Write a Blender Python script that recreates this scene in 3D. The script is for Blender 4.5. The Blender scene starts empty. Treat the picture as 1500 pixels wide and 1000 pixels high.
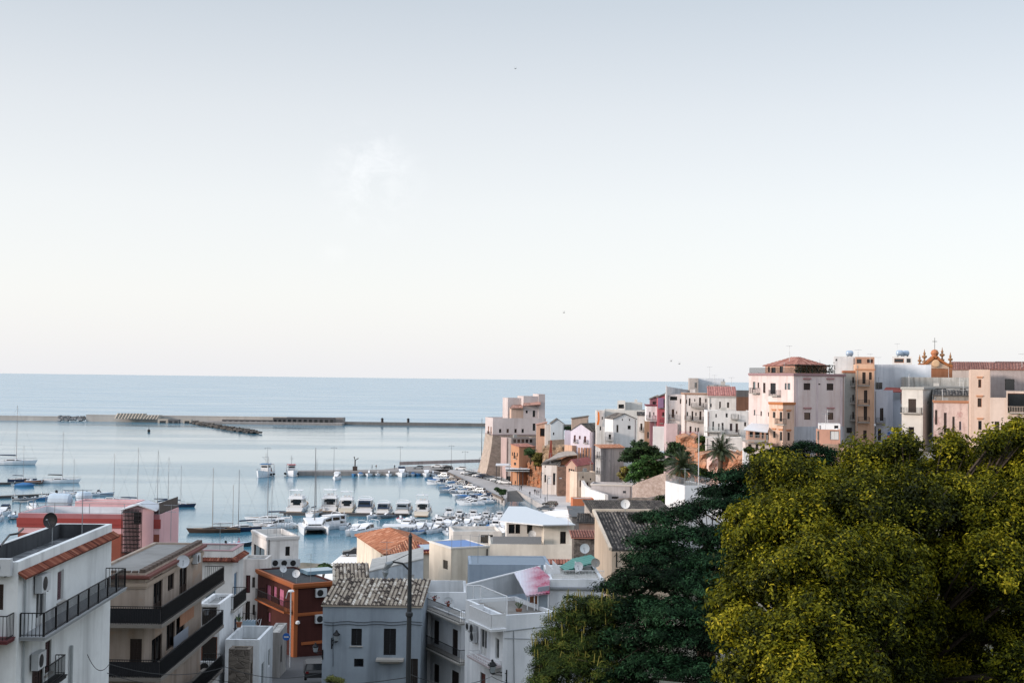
import bpy, math, random
import numpy as np
from mathutils import Vector, Matrix
R = math.radians
S = bpy.context.scene
COL = S.collection
random.seed(7)
# ---------------------------------------------------------------- camera
FPX = 1900.0; CAMZ = 36.0
PITCH = math.atan(55/FPX); ROLL = R(0.70)
_f = Vector((0, math.cos(PITCH), math.sin(PITCH)))
_r0 = Vector((1, 0, 0)); _u0 = _r0.cross(_f)
CR = (_r0*math.cos(ROLL) + _u0*math.sin(ROLL)).normalized()
CU = (_u0*math.cos(ROLL) - _r0*math.sin(ROLL)).normalized()
CP = Vector((0, 0, CAMZ))
cd = bpy.data.cameras.new('camera'); cam = bpy.data.objects.new('camera', cd); COL.objects.link(cam)
cd.sensor_width = 36; cd.lens = 36*FPX/1500; cd.clip_start = 0.5; cd.clip_end = 200000
M = Matrix.Identity(4)
for i in range(3):
    M[i][0] = CR[i]; M[i][1] = CU[i]; M[i][2] = -_f[i]; M[i][3] = CP[i]
cam.matrix_world = M
S.camera = cam
# ---------------------------------------------------------------- world and sun
SUN_EL, SUN_AZ = 13.0, -112.0          # azimuth from +Y, negative is left of the view
w = bpy.data.worlds.new("World"); S.world = w; w.use_nodes = True
wt = w.node_tree; wt.nodes.clear()
def wn(t, **k):
    n = wt.nodes.new(t)
    for a, b in k.items(): setattr(n, a, b)
    return n
out = wn('ShaderNodeOutputWorld'); add = wn('ShaderNodeAddShader')
sky = wn('ShaderNodeTexSky', sky_type='NISHITA'); sky.sun_disc = False
sky.sun_elevation = R(SUN_EL); sky.sun_rotation = R(SUN_AZ); sky.air_density = 1.0; sky.dust_density = 2.0; sky.ozone_density = 2.0
b1 = wn('ShaderNodeBackground'); b1.inputs[1].default_value = 0.05
wt.links.new(sky.outputs[0], b1.inputs[0])
tc = wn('ShaderNodeTexCoord'); sep = wn('ShaderNodeSeparateXYZ')
wt.links.new(tc.outputs['Generated'], sep.inputs[0])
ramp = wn('ShaderNodeValToRGB'); cr = ramp.color_ramp
cr.elements[0].position = 0.0; cr.elements[0].color = (0.83, 0.83, 0.86, 1)
cr.elements[1].position = 1.0; cr.elements[1].color = (1.12, 1.21, 1.36, 1)
for p, c in ((0.06, (0.84, 0.83, 0.83, 1)), (0.13, (0.795, 0.79, 0.79, 1)), (0.20, (0.70, 0.705, 0.715, 1)), (0.28, (0.55, 0.58, 0.61, 1)), (0.5, (0.86, 0.93, 1.04, 1))):
    e = cr.elements.new(p); e.color = c
wt.links.new(sep.outputs[2], ramp.inputs[0])
# thin cloud wisps
def cdir(px, py):
    d = _f + CR*((px-750)/FPX) + CU*(-(py-500)/FPX)
    return d.normalized()
def wisp(c, rad, amt, prev, seed):
    d = cdir(*c)
    sub = wn('ShaderNodeVectorMath', operation='SUBTRACT'); sub.inputs[1].default_value = d
    wt.links.new(tc.outputs['Generated'], sub.inputs[0])
    sc = wn('ShaderNodeVectorMath', operation='MULTIPLY'); sc.inputs[1].default_value = (1/rad[0], 1/rad[0], 1/rad[1])
    wt.links.new(sub.outputs[0], sc.inputs[0])
    ln = wn('ShaderNodeVectorMath', operation='LENGTH'); wt.links.new(sc.outputs[0], ln.inputs[0])
    inv = wn('ShaderNodeMapRange'); inv.inputs[1].default_value = 1.0; inv.inputs[2].default_value = 0.0
    inv.inputs[3].default_value = 0.0; inv.inputs[4].default_value = 1.0; inv.interpolation_type = 'SMOOTHSTEP'
    wt.links.new(ln.outputs['Value'], inv.inputs[0])
    mp = wn('ShaderNodeMapping'); mp.inputs[1].default_value = (seed, seed*.3, 0); mp.inputs[3].default_value = (34, 34, 46)
    wt.links.new(tc.outputs['Generated'], mp.inputs[0])
    nz = wn('ShaderNodeTexNoise'); nz.inputs['Detail'].default_value = 8; nz.inputs['Scale'].default_value = 1.0; nz.inputs['Roughness'].default_value = 0.62; nz.inputs['Distortion'].default_value = 0.4
    wt.links.new(mp.outputs[0], nz.inputs[0])
    mr = wn('ShaderNodeMapRange'); mr.inputs[1].default_value = 0.42; mr.inputs[2].default_value = 0.75
    wt.links.new(nz.outputs[0], mr.inputs[0])
    mu = wn('ShaderNodeMath', operation='MULTIPLY'); wt.links.new(inv.outputs[0], mu.inputs[0]); wt.links.new(mr.outputs[0], mu.inputs[1])
    m2 = wn('ShaderNodeMath', operation='MULTIPLY'); wt.links.new(mu.outputs[0], m2.inputs[0]); m2.inputs[1].default_value = amt
    mx = wn('ShaderNodeMix', data_type='RGBA'); mx.inputs[7].default_value = (0.86, 0.85, 0.85, 1)
    wt.links.new(m2.outputs[0], mx.inputs[0]); wt.links.new(prev, mx.inputs[6])
    return mx.outputs[2]
o_ = wisp((545, 262), (0.05, 0.055), 1.9, ramp.outputs[0], 3.0)
o_ = wisp((487, 372), (0.016, 0.012), .7, o_, 9.0)
b2 = wn('ShaderNodeBackground'); wt.links.new(o_, b2.inputs[0]); b2.inputs[1].default_value = 1.0
wt.links.new(b1.outputs[0], add.inputs[0]); wt.links.new(b2.outputs[0], add.inputs[1]); wt.links.new(add.outputs[0], out.inputs[0])
sl = bpy.data.lights.new('sun', 'SUN'); so = bpy.data.objects.new('sun', sl); COL.objects.link(so)
sl.energy = 3.8; sl.angle = R(10); sl.color = (1.0, 0.85, 0.76)
sd = Vector((math.sin(R(SUN_AZ))*math.cos(R(SUN_EL)), math.cos(R(SUN_AZ))*math.cos(R(SUN_EL)), math.sin(R(SUN_EL))))
so.rotation_euler = sd.to_track_quat('Z', 'Y').to_euler(); so.location = (-200, -100, 200)
S.view_settings.view_transform = 'Standard'; S.view_settings.look = 'None'; S.view_settings.exposure = 0.0; S.view_settings.gamma = 1.0
S.cycles.max_bounces = 6; S.cycles.diffuse_bounces = 2; S.cycles.glossy_bounces = 3; S.cycles.transparent_max_bounces = 8
S.cycles.caustics_reflective = False; S.cycles.caustics_refractive = False
# ---------------------------------------------------------------- pixel helpers (photo pixels, 1500 wide)
def ray(px, py):
    d = _f + CR*((px-750)/FPX) + CU*(-(py-500)/FPX)
    return d/d.y
def pt(px, py, D): return CP + ray(px, py)*D
def gz(px, py, z):
    d = ray(px, py); return CP + d*((z-CAMZ)/d.z)
def proj(P):
    a = Vector(P)-CP; d = a.dot(_f)
    return 750+FPX*a.dot(CR)/d, 500-FPX*a.dot(CU)/d
def solve_w(P0, u, px):
    a = P0-CP; k = (px-750)/FPX
    return (k*a.dot(_f)-a.dot(CR))/(u.dot(CR)-k*u.dot(_f))
# ---------------------------------------------------------------- materials
MC = {}
def newmat(name):
    m = bpy.data.materials.new(name); m.use_nodes = True
    nt = m.node_tree; b = nt.nodes['Principled BSDF']
    return m, nt, b
def srgb(c):
    if isinstance(c, str):
        c = tuple(int(c[i:i+2], 16)/255 for i in (0, 2, 4))
        return tuple((x/12.92 if x <= 0.04045 else ((x+0.055)/1.055)**2.4) for x in c)
    return c
def L4(c): return (c[0], c[1], c[2], 1)
def flat(c, rough=0.6, metal=0.0, var=0.12, scale=6.0, spec=0.4):
    key = ('flat', c, rough, metal, var, scale, spec)
    if key in MC: return MC[key]
    m, nt, b = newmat('paint'); rgb = srgb(c)
    N = nt.nodes; tcn = N.new('ShaderNodeTexCoord'); nz = N.new('ShaderNodeTexNoise')
    nz.inputs['Scale'].default_value = scale; nz.inputs['Detail'].default_value = 4
    nt.links.new(tcn.outputs['Object'], nz.inputs[0])
    mx = N.new('ShaderNodeMix'); mx.data_type = 'RGBA'
    mx.inputs[6].default_value = L4(tuple(x*(1-var) for x in rgb)); mx.inputs[7].default_value = L4(tuple(min(1, x*(1+var)) for x in rgb))
    nt.links.new(nz.outputs[0], mx.inputs[0]); nt.links.new(mx.outputs[2], b.inputs['Base Color'])
    b.inputs['Roughness'].default_value = rough; b.inputs['Metallic'].default_value = metal
    b.inputs['Specular IOR Level'].default_value = spec
    MC[key] = m; return m
def plaster(c, dirt='6b5f55', amt=0.5, scale=1.0, streak=1.0, bump=0.3, patch=None):
    """rendered wall: broad tone drift, vertical rain streaks, blotches"""
    key = ('pl', c, dirt, amt, scale, streak, bump, patch)
    if key in MC: return MC[key]
    m, nt, b = newmat('plaster'); N = nt.nodes; Lk = nt.links.new
    rgb = srgb(c); drt = srgb(dirt); lum_ = .3*rgb[0]+.6*rgb[1]+.1*rgb[2]; rgb = tuple(lum_+(x-lum_)*.82 for x in rgb)
    tcn = N.new('ShaderNodeTexCoord')
    def noise(sc, det, mapscale=None, rough=0.55):
        nz = N.new('ShaderNodeTexNoise'); nz.inputs['Scale'].default_value = sc; nz.inputs['Detail'].default_value = det; nz.inputs['Roughness'].default_value = rough
        if mapscale:
            mp = N.new('ShaderNodeMapping'); mp.inputs[3].default_value = mapscale; Lk(tcn.outputs['Object'], mp.inputs[0]); Lk(mp.outputs[0], nz.inputs[0])
        else: Lk(tcn.outputs['Object'], nz.inputs[0])
        return nz.outputs[0]
    def mr(x, a, bb, c0, c1):
        n = N.new('ShaderNodeMapRange'); n.inputs[1].default_value = a; n.inputs[2].default_value = bb; n.inputs[3].default_value = c0; n.inputs[4].default_value = c1
        Lk(x, n.inputs[0]); return n.outputs[0]
    def mix(f, a, bb):
        n = N.new('ShaderNodeMix'); n.data_type = 'RGBA'
        if f is not None: Lk(f, n.inputs[0])
        if isinstance(a, tuple): n.inputs[6].default_value = L4(a)
        else: Lk(a, n.inputs[6])
        if isinstance(bb, tuple): n.inputs[7].default_value = L4(bb)
        else: Lk(bb, n.inputs[7])
        return n.outputs[2]
    base = mix(mr(noise(0.35*scale, 5), .3, .7, 0, 1), tuple(x*0.84 for x in rgb), tuple(min(1, x*1.1) for x in rgb))
    base = mix(mr(noise(3.2*scale, 7, None, .65), .35, .68, 0, .22), base, tuple((a*.6+b_*.4) for a, b_ in zip(rgb, drt)))
    st = mr(noise(1.0*scale, 6, (1.6, 1.6, 0.13)), .47, .74, 0, min(1, amt*streak*1.15))
    base = mix(st, base, drt)
    bl = mr(noise(0.9*scale, 8, None, .68), .50, .70, 0, min(1, amt*.95))
    base = mix(bl, base, tuple((a+b_)/2 for a, b_ in zip(rgb, drt)))
    if patch:
        pb = mr(noise(0.45*scale, 7, None, .7), .55, .60, 0, 0.85)
        base = mix(pb, base, srgb(patch))
    Lk(base, b.inputs['Base Color']); b.inputs['Roughness'].default_value = 0.9; b.inputs['Specular IOR Level'].default_value = 0.2
    bp = N.new('ShaderNodeBump'); bp.inputs['Strength'].default_value = bump; bp.inputs['Distance'].default_value = 0.03
    Lk(noise(9*scale, 6), bp.inputs['Height']); Lk(bp.outputs[0], b.inputs['Normal'])
    MC[key] = m; return m
def stone(c1, c2, scale=0.8, bump=0.8, mortar='8a8078', rough=0.95, flatz=1.6):
    key = ('st', c1, c2, scale, bump)
    if key in MC: return MC[key]
    m, nt, b = newmat('stone'); N = nt.nodes; Lk = nt.links.new
    tcn = N.new('ShaderNodeTexCoord'); mp = N.new('ShaderNodeMapping'); mp.inputs[3].default_value = (scale, scale, scale*flatz); Lk(tcn.outputs['Object'], mp.inputs[0])
    vo = N.new('ShaderNodeTexVoronoi'); vo.inputs['Scale'].default_value = 2.2; Lk(mp.outputs[0], vo.inputs[0])
    nz = N.new('ShaderNodeTexNoise'); nz.inputs['Scale'].default_value = .55; nz.inputs['Detail'].default_value = 9; nz.inputs['Roughness'].default_value = .7; Lk(mp.outputs[0], nz.inputs[0])
    a, d = srgb(c1), srgb(c2)
    sp = N.new('ShaderNodeSeparateColor'); Lk(vo.outputs['Color'], sp.inputs[0])
    ad = N.new('ShaderNodeMath'); ad.operation = 'MULTIPLY_ADD'; ad.inputs[1].default_value = .35; Lk(sp.outputs[0], ad.inputs[0]); 
    mr = N.new('ShaderNodeMapRange'); mr.inputs[1].default_value = .35; mr.inputs[2].default_value = .68; mr.inputs[4].default_value = .75; Lk(nz.outputs[0], mr.inputs[0]); Lk(mr.outputs[0], ad.inputs[2])
    mx = N.new('ShaderNodeMix'); mx.data_type = 'RGBA'; mx.inputs[6].default_value = L4(a); mx.inputs[7].default_value = L4(d); Lk(ad.outputs[0], mx.inputs[0])
    Lk(mx.outputs[2], b.inputs['Base Color']); b.inputs['Roughness'].default_value = rough; b.inputs['Specular IOR Level'].default_value = .2
    v2 = N.new('ShaderNodeTexVoronoi'); v2.feature = 'DISTANCE_TO_EDGE'; v2.inputs['Scale'].default_value = 2.2; Lk(mp.outputs[0], v2.inputs[0])
    m2 = N.new('ShaderNodeMapRange'); m2.inputs[2].default_value = .12; Lk(v2.outputs[0], m2.inputs[0])
    a2 = N.new('ShaderNodeMath'); a2.operation = 'ADD'; Lk(m2.outputs[0], a2.inputs[0]); Lk(nz.outputs[0], a2.inputs[1])
    bp = N.new('ShaderNodeBump'); bp.inputs['Strength'].default_value = bump; bp.inputs['Distance'].default_value = .12; Lk(a2.outputs[0], bp.inputs['Height']); Lk(bp.outputs[0], b.inputs['Normal'])
    MC[key] = m; return m
def tinted(stops, rough=0.8, spec=0.3, trans=0.0, extra=0.15):
    """colour from the per-face 'tint' attribute (0..1): each tile or leaf its own tone"""
    key = ('ti', stops, rough, spec, trans)
    if key in MC: return MC[key]
    m, nt, b = newmat('tinted'); N = nt.nodes; Lk = nt.links.new
    at = N.new('ShaderNodeAttribute'); at.attribute_name = 'tint'
    rp = N.new('ShaderNodeValToRGB'); r_ = rp.color_ramp
    r_.elements[0].position = stops[0][0]; r_.elements[0].color = L4(srgb(stops[0][1]))
    r_.elements[1].position = stops[-1][0]; r_.elements[1].color = L4(srgb(stops[-1][1]))
    for p, c in stops[1:-1]:
        e = r_.elements.new(p); e.color = L4(srgb(c))
    Lk(at.outputs['Fac'], rp.inputs[0]); Lk(rp.outputs[0], b.inputs['Base Color'])
    b.inputs['Roughness'].default_value = rough; b.inputs['Specular IOR Level'].default_value = spec
    if trans:
        tr = N.new('ShaderNodeBsdfTranslucent'); mxs = N.new('ShaderNodeMixShader'); mxs.inputs[0].default_value = trans
        Lk(rp.outputs[0], tr.inputs[0]); Lk(b.outputs[0], mxs.inputs[1]); Lk(tr.outputs[0], mxs.inputs[2]); Lk(mxs.outputs[0], N['Material Output'].inputs[0])
    MC[key] = m; return m
def glassmat(c='10151a', rough=0.08):
    return flat(c, rough, 0.0, 0.5, 0.7, 0.8)
GLASS = glassmat(); GLASSB = glassmat('1d2a33'); 
BLACK = flat('15161a', .5); IRON = flat('17181b', .45, .3)
WHITE = flat('d8dadc', .5); CONC = plaster('8f9190', '5a5b5c', .6); CONC_L = plaster('b4b3ae', '77746f', .5)
GREYM = flat('8a9096', .4, .5); ACM = flat('b9bdc0', .5); DISHM = flat('c3c8cc', .4)
# ---------------------------------------------------------------- mesh builder
class MB:
    def __init__(s): s.v = []; s.f = []; s.m = []; s.t = []; s.sm = False
    def poly(s, pts, m=0, t=0.5):
        n = len(s.v); s.v += [tuple(p) for p in pts]; s.f.append(tuple(range(n, n+len(pts)))); s.m.append(m); s.t.append(t)
    def mesh(s, vs, fs, m=0, t=0.5):
        n = len(s.v); s.v += [tuple(p) for p in vs]
        for f in fs: s.f.append(tuple(i+n for i in f)); s.m.append(m); s.t.append(t)
    def box(s, O, a, b, c, m=0):
        """O corner, a b c edge vectors"""
        O, a, b, c = Vector(O), Vector(a), Vector(b), Vector(c)
        v = [O, O+a, O+a+b, O+b, O+c, O+a+c, O+a+b+c, O+b+c]
        if a.cross(b).dot(c) > 0: f = [(3, 2, 1, 0), (4, 5, 6, 7), (0, 1, 5, 4), (1, 2, 6, 5), (2, 3, 7, 6), (3, 0, 4, 7)]
        else: f = [(0, 1, 2, 3), (7, 6, 5, 4), (4, 5, 1, 0), (5, 6, 2, 1), (6, 7, 3, 2), (7, 4, 0, 3)]
        s.mesh(v, f, m)
    def cbox(s, x, y, z, sx, sy, sz, m=0): s.box((x-sx/2, y-sy/2, z), (sx, 0, 0), (0, sy, 0), (0, 0, sz), m)
    def tube(s, pts, r, n=6, m=0, cap=True):
        pts = [Vector(p) for p in pts]; rs = r if isinstance(r, (list, tuple)) else [r]*len(pts)
        k0 = len(s.v)
        for i, p in enumerate(pts):
            d = (pts[min(i+1, len(pts)-1)]-pts[max(i-1, 0)]).normalized()
            up = Vector((0, 0, 1)) if abs(d.z) < .9 else Vector((0, 1, 0))
            a = d.cross(up).normalized(); b = a.cross(d)
            for j in range(n):
                an = 2*math.pi*j/n; s.v.append(tuple(p+(a*math.cos(an)+b*math.sin(an))*rs[i]))
        for i in range(len(pts)-1):
            for j in range(n):
                s.f.append((k0+i*n+j, k0+i*n+(j+1) % n, k0+(i+1)*n+(j+1) % n, k0+(i+1)*n+j)); s.m.append(m); s.t.append(.5)
        if cap:
            s.f.append(tuple(k0+j for j in range(n))[::-1]); s.m.append(m); s.t.append(.5)
            k = k0+(len(pts)-1)*n; s.f.append(tuple(k+j for j in range(n))); s.m.append(m); s.t.append(.5)
    def lathe(s, c, prof, n=12, m=0, ax=(0, 0, 1)):
        """prof: list of (r, h) along axis ax"""
        ax = Vector(ax).normalized(); up = Vector((0, 0, 1)) if abs(ax.z) < .9 else Vector((0, 1, 0))
        a = ax.cross(up).normalized(); b = ax.cross(a); c = Vector(c); k0 = len(s.v)
        for r, h in prof:
            for j in range(n):
                an = 2*math.pi*j/n; s.v.append(tuple(c+ax*h+(a*math.cos(an)+b*math.sin(an))*r))
        for i in range(len(prof)-1):
            for j in range(n):
                s.f.append((k0+i*n+j, k0+i*n+(j+1) % n, k0+(i+1)*n+(j+1) % n, k0+(i+1)*n+j)); s.m.append(m); s.t.append(.5)
        for k, rv in ((k0, True), (k0+(len(prof)-1)*n, False)):
            f = tuple(k+j for j in range(n)); s.f.append(f[::-1] if rv else f); s.m.append(m); s.t.append(.5)
    def ext(s, poly, d, m=0, t=.5):
        """extrude a polygon (list of points) along vector d"""
        d = Vector(d); p = [Vector(q) for q in poly]; n = len(p); k = len(s.v)
        s.v += [tuple(q) for q in p]+[tuple(q+d) for q in p]
        s.f.append(tuple(range(k, k+n))); s.f.append(tuple(range(k+2*n-1, k+n-1, -1)))
        for i in range(n): s.f.append((k+i, k+n+i, k+n+(i+1) % n, k+(i+1) % n))
        s.m += [m]*(n+2); s.t += [t]*(n+2)
    def tiles(s, poly, e, w=.25, l=.42, amp=.06, thick=.1, m=0, rnd=None):
        """barrel tiles over a planar polygon; e = eave direction"""
        P = [Vector(p) for p in poly]; nrm = Vector((0, 0, 0))
        for i in range(len(P)): nrm += (P[i]-P[0]).cross(P[(i+1) % len(P)]-P[0])
        nrm.normalize()
        if nrm.z < 0: nrm = -nrm
        e = Vector(e).normalized(); sdir = nrm.cross(e).normalized()
        O = P[0]; Q = [((p-O).dot(e), (p-O).dot(sdir)) for p in P]
        a0, a1 = min(q[0] for q in Q), max(q[0] for q in Q); b0, b1 = min(q[1] for q in Q), max(q[1] for q in Q)
        def clip(pl, ax, val, keep_gt):
            o = []
            for i in range(len(pl)):
                p, q = pl[i], pl[(i+1) % len(pl)]
                ip = (p[ax] >= val) if keep_gt else (p[ax] <= val); iq = (q[ax] >= val) if keep_gt else (q[ax] <= val)
                if ip: o.append(p)
                if ip != iq:
                    t = (val-p[ax])/(q[ax]-p[ax]); o.append((p[0]+t*(q[0]-p[0]), p[1]+t*(q[1]-p[1])))
            return o
        rnd = rnd or random.random
        nc = max(1, int((a1-a0)/w)); wc = (a1-a0)/nc; nr = max(1, int((b1-b0)/l)); lc = (b1-b0)/nr
        for i in range(nc):
            rcol = random.Random(i*7+int(abs(P[0].x*31))).random()
            for h in (0, 1, 2):
                xa = a0+(i+(0, .34, .68)[h])*wc; xb = a0+(i+(.34, .68, 1)[h])*wc
                c1 = clip(clip(Q, 0, xa, True), 0, xb, False)
                if len(c1) < 3: continue
                for j in range(nr):
                    c2 = clip(clip(c1, 1, b0+j*lc, True), 1, b0+(j+1)*lc, False)
                    if len(c2) < 3: continue
                    tv = random.Random(i*1009+j*31+int(abs(P[0].y*17))).random()*.65+rcol*.35; tv = min(.99, max(.01, (tv-.5)*1.25+.5))*(.3 if h == 2 else 1)
                    pts = []
                    for x, y in c2:
                        u_ = (x-a0-i*wc)/wc; hh = amp*max(0, 1-abs(u_/.34-1)); step = .03*(1-(y-b0-j*lc)/lc)
                        pts.append(O+e*x+sdir*y+nrm*(hh+step+.01))
                    s.poly(pts, m, tv)
        lo = [p-nrm*thick for p in P]; n = len(P)
        s.poly(lo[::-1], m, .5)
        for i in range(n): s.poly([lo[i], lo[(i+1) % n], P[(i+1) % n]+nrm*.012, P[i]+nrm*.012], m, .5)
    def build(s, name, mats, parent=None, label=None, org=None, smooth=False):
        if org is None:
            o = parent
            while o is not None and o.parent is not None: o = o.parent
            org = o.location if o is not None else Vector((0, 0, 0))
        me = bpy.data.meshes.new(name)
        me.from_pydata([(v[0]-org[0], v[1]-org[1], v[2]-org[2]) for v in s.v], [], s.f)
        if not isinstance(mats, (list, tuple)): mats = [mats]
        for m in mats: me.materials.append(m)
        if len(mats) > 1: me.polygons.foreach_set('material_index', s.m)
        if any(x != .5 for x in s.t):
            at = me.attributes.new('tint', 'FLOAT', 'FACE'); at.data.foreach_set('value', s.t)
        if smooth: me.polygons.foreach_set('use_smooth', [True]*len(me.polygons))
        me.update()
        ob = bpy.data.objects.new(name, me); COL.objects.link(ob)
        if parent is not None: ob.parent = parent
        else: ob.location = org
        if label: ob['label'] = label
        return ob
def thing(name, label, cat, loc=(0, 0, 0), rz=0, group=None):
    o = bpy.data.objects.new(name, None); COL.objects.link(o); o.empty_display_size = .3
    o.location = loc; o.rotation_euler = (0, 0, rz); o['label'] = label; o['category'] = cat
    if group: o['group'] = group
    return o
def tag(o, label, cat, group=None):
    o['label'] = label; o['category'] = cat
    if group: o['group'] = group
    return o
def struct(o, kind='structure'): o['kind'] = kind; return o
KIDS = {}; USED = set()
def paint(c, mats):
    k = c.name.split('.')[0]
    if not c.material_slots: return
    sl_ = c.material_slots[0]
    if mats and k in mats: sl_.link = 'OBJECT'; sl_.material = mats[k]
    else: sl_.link = 'DATA'
def kids(root):
    if root.name not in KIDS:
        every = list(COL.objects); ch = [o for o in every if o.parent == root]
        KIDS[root.name] = [(o, [g for g in every if g.parent == o]) for o in ch]
    return KIDS[root.name]
def place(root, loc, rz=0, label=None, group=None, mats=None, scale=1.0):
    """the first call puts the model itself, later calls copy it and each of its parts"""
    ks = kids(root)
    if root.name not in USED:
        USED.add(root.name); r = root
        for ch, gs in ks:
            paint(ch, mats)
            for g in gs: paint(g, mats)
    else:
        r = root.copy(); COL.objects.link(r)
        for ch, gs in ks:
            c = ch.copy(); COL.objects.link(c); c.parent = r; paint(c, mats)
            for g in gs:
                d = g.copy(); COL.objects.link(d); d.parent = c; paint(d, mats)
    r.location = loc; r.rotation_euler = (0, 0, rz); r.scale = (scale,)*3
    if label: r['label'] = label
    if group: r['group'] = group
    elif 'group' in r: del r['group']
    return r
ORDN = ['first', 'second', 'third', 'fourth', 'fifth', 'sixth', 'seventh', 'eighth', 'ninth', 'tenth', 'eleventh', 'twelfth', 'thirteenth', 'fourteenth', 'fifteenth', 'sixteenth', 'seventeenth', 'eighteenth', 'nineteenth', 'twentieth']

def on_plane(pxs, P0, P1, P2):
    """where the view rays through these photo pixels meet the plane of three points"""
    n = (P1-P0).cross(P2-P0).normalized(); n = n if n.z > 0 else -n; o = []
    for x, y in pxs:
        r_ = ray(x, y); o.append(CP+r_*((P0-CP).dot(n)/r_.dot(n)))
    return o, n

def ORDN2(i): return ORDN[i] if i < 20 else ('twenty-first', 'twenty-second', 'twenty-third')[i-20]
# ---------------------------------------------------------------- houses
SHUT_BR = flat('2c211c', .7); SHUT_MAR = flat('4a1d22', .7); SHUT_BL = flat('23415c', .7); SHUT_GR = flat('59666a', .7); SHUT_PK = flat('b06a86', .7)
FR_W = flat('c4c6c6', .5); FR_BR = flat('33261f', .6); SILL = flat('a9a6a0', .8)
class House:
    def __init__(s, label, cat, x0, x1, yt, D, rz=0, dep=10.0, h=None, zb=None, wall=None, roof='flat', ph=.6, group=None, name='house', roofm=None, over=.35, rise=1.5, axis='u', skipB=False, far=False, zt=None):
        s.p0 = pt(x0, yt, D); s.zt = s.p0.z if zt is None else zt
        if zt is not None: s.p0 = Vector((s.p0.x, s.p0.y, zt))
        a = R(rz); s.u = Vector((math.cos(a), math.sin(a), 0)); s.v = Vector((-math.sin(a), math.cos(a), 0))
        s.w = solve_w(s.p0, s.u, x1)
        if isinstance(dep, tuple):
            base = s.p0 if dep[0] == 'L' else s.p0+s.u*s.w
            s.d = solve_w(base, s.v, dep[1])
        else: s.d = dep
        if not (.3 < s.w < 80 and .3 < s.d < 80): print('ODD HOUSE', label, round(s.w, 1), round(s.d, 1))
        s.zb = s.zt-h if h else (zb if zb is not None else 0)
        s.wall = wall; s.roofk = roof; s.ph = ph; s.over = over; s.rise = rise; s.axis = axis; s.roofm = roofm; s.far = far
        s.hol = {'F': [], 'L': [], 'R': [], 'B': []}
        O = s.p0
        s.fc = {'F': (O, s.u, -s.v, s.w), 'L': (O, s.v, -s.u, s.d), 'R': (O+s.u*s.w, s.v, s.u, s.d), 'B': (O+s.v*s.d, s.u, s.v, s.w)}
        c = O+s.u*s.w/2+s.v*s.d/2
        s.root = thing(name, label, cat, (c.x, c.y, s.zb), 0, group)
        s.done = False
    def tz(s, face, px, py, off=0.0):
        O, t, n, W = s.fc[face]; r = ray(px, py); Q = O+n*off
        k = (Q-CP).dot(n)/r.dot(n); P = CP+r*k
        return (P-Q).dot(t), P.z
    def P(s, face, a, z, off=0.0):
        O, t, n, W = s.fc[face]; q = O+t*a+n*off; return Vector((q.x, q.y, z))
    def rect(s, face, box, off=0.0):
        x0, y0, x1, y1 = box
        a0, zA = s.tz(face, x0, (y0+y1)/2, off); a1, zB = s.tz(face, x1, (y0+y1)/2, off)
        am, zt_ = s.tz(face, (x0+x1)/2, y0, off); am, zb_ = s.tz(face, (x0+x1)/2, y1, off)
        return min(a0, a1), max(a0, a1), min(zt_, zb_), max(zt_, zb_)
    def win(s, face, box, st='w', fr=None, sh=None, sill=False, rect=None, hood=None, label=None, arch=False, name=None, mull=True):
        a0, a1, z0, z1 = rect or s.rect(face, box)
        O, t, n, W = s.fc[face]
        a0 = max(a0, .12); a1 = min(a1, W-.12)
        if a1-a0 < .15 or z1-z0 < .15: return
        s.hol[face].append((a0, a1, z0, z1))
        dpt = .16
        nm = name or {'w': 'window', 's': 'window', 'd': 'door', 'o': 'opening', 'h': 'window'}[st]
        fm = fr or FR_BR
        b = MB(); fw = min(.07, (a1-a0)*.14)
        pr = lambda A, z, o: s.P(face, A, z, o)
        def bar(A0, A1, Z0, Z1, o0, o1, mb=b, m=0): mb.box(pr(A0, Z0, o0), t*(A1-A0), n*(o1-o0), (0, 0, Z1-Z0), m)
        g = .003
        bar(a0+g, a0+fw, z0+g, z1-g, -dpt+.02, -dpt+.09); bar(a1-fw, a1-g, z0+g, z1-g, -dpt+.02, -dpt+.09)
        bar(a0+fw, a1-fw, z1-fw, z1-g, -dpt+.02, -dpt+.088); bar(a0+fw, a1-fw, z0+g, z0+fw, -dpt+.02, -dpt+.088)
        if mull and a1-a0 > .8 and st in 'wd': bar((a0+a1)/2-.03, (a0+a1)/2+.03, z0+fw, z1-fw, -dpt+.02, -dpt+.085)
        w_ = b.build(nm, fm, s.root, label)
        p = MB()
        if st in 'wo':
            bar(a0+fw, a1-fw, z0+fw, z1-fw, -dpt+.0, -dpt+.03, p); p.build('pane', GLASS, w_)
        elif st == 'd':
            zm = z0+(z1-z0)*.3
            bar(a0+fw, a1-fw, z0+fw, zm, -dpt, -dpt+.05, p, 0); bar(a0+fw, a1-fw, zm+.002, z1-fw, -dpt, -dpt+.03, p, 1)
            p.build('door_leaf', [fm, GLASS], w_)
        elif st in 'sh':
            m = sh or SHUT_BR; zz = z0+fw
            if st == 'h':   # blind pulled half down
                zz = z0+(z1-z0)*.45; q = MB(); bar(a0+fw, a1-fw, z0+fw, zz-.003, -dpt, -dpt+.03, q); q.build('pane', GLASS, w_)
            mid = (a0+a1)/2
            for (c0, c1) in ((a0+fw, mid-.01), (mid+.01, a1-fw)):
                bar(c0, c1, zz, z1-fw, -dpt, -dpt+.05, p)
                if not s.far:
                    k = max(3, int((z1-zz)/.11))
                    for i in range(k):
                        zq = zz+(z1-fw-zz)*(i+.25)/k
                        bar(c0+.05, c1-.05, zq, zq+.035, -dpt+.05, -dpt+.075, p)
            p.build('shutter', m, w_)
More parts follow.
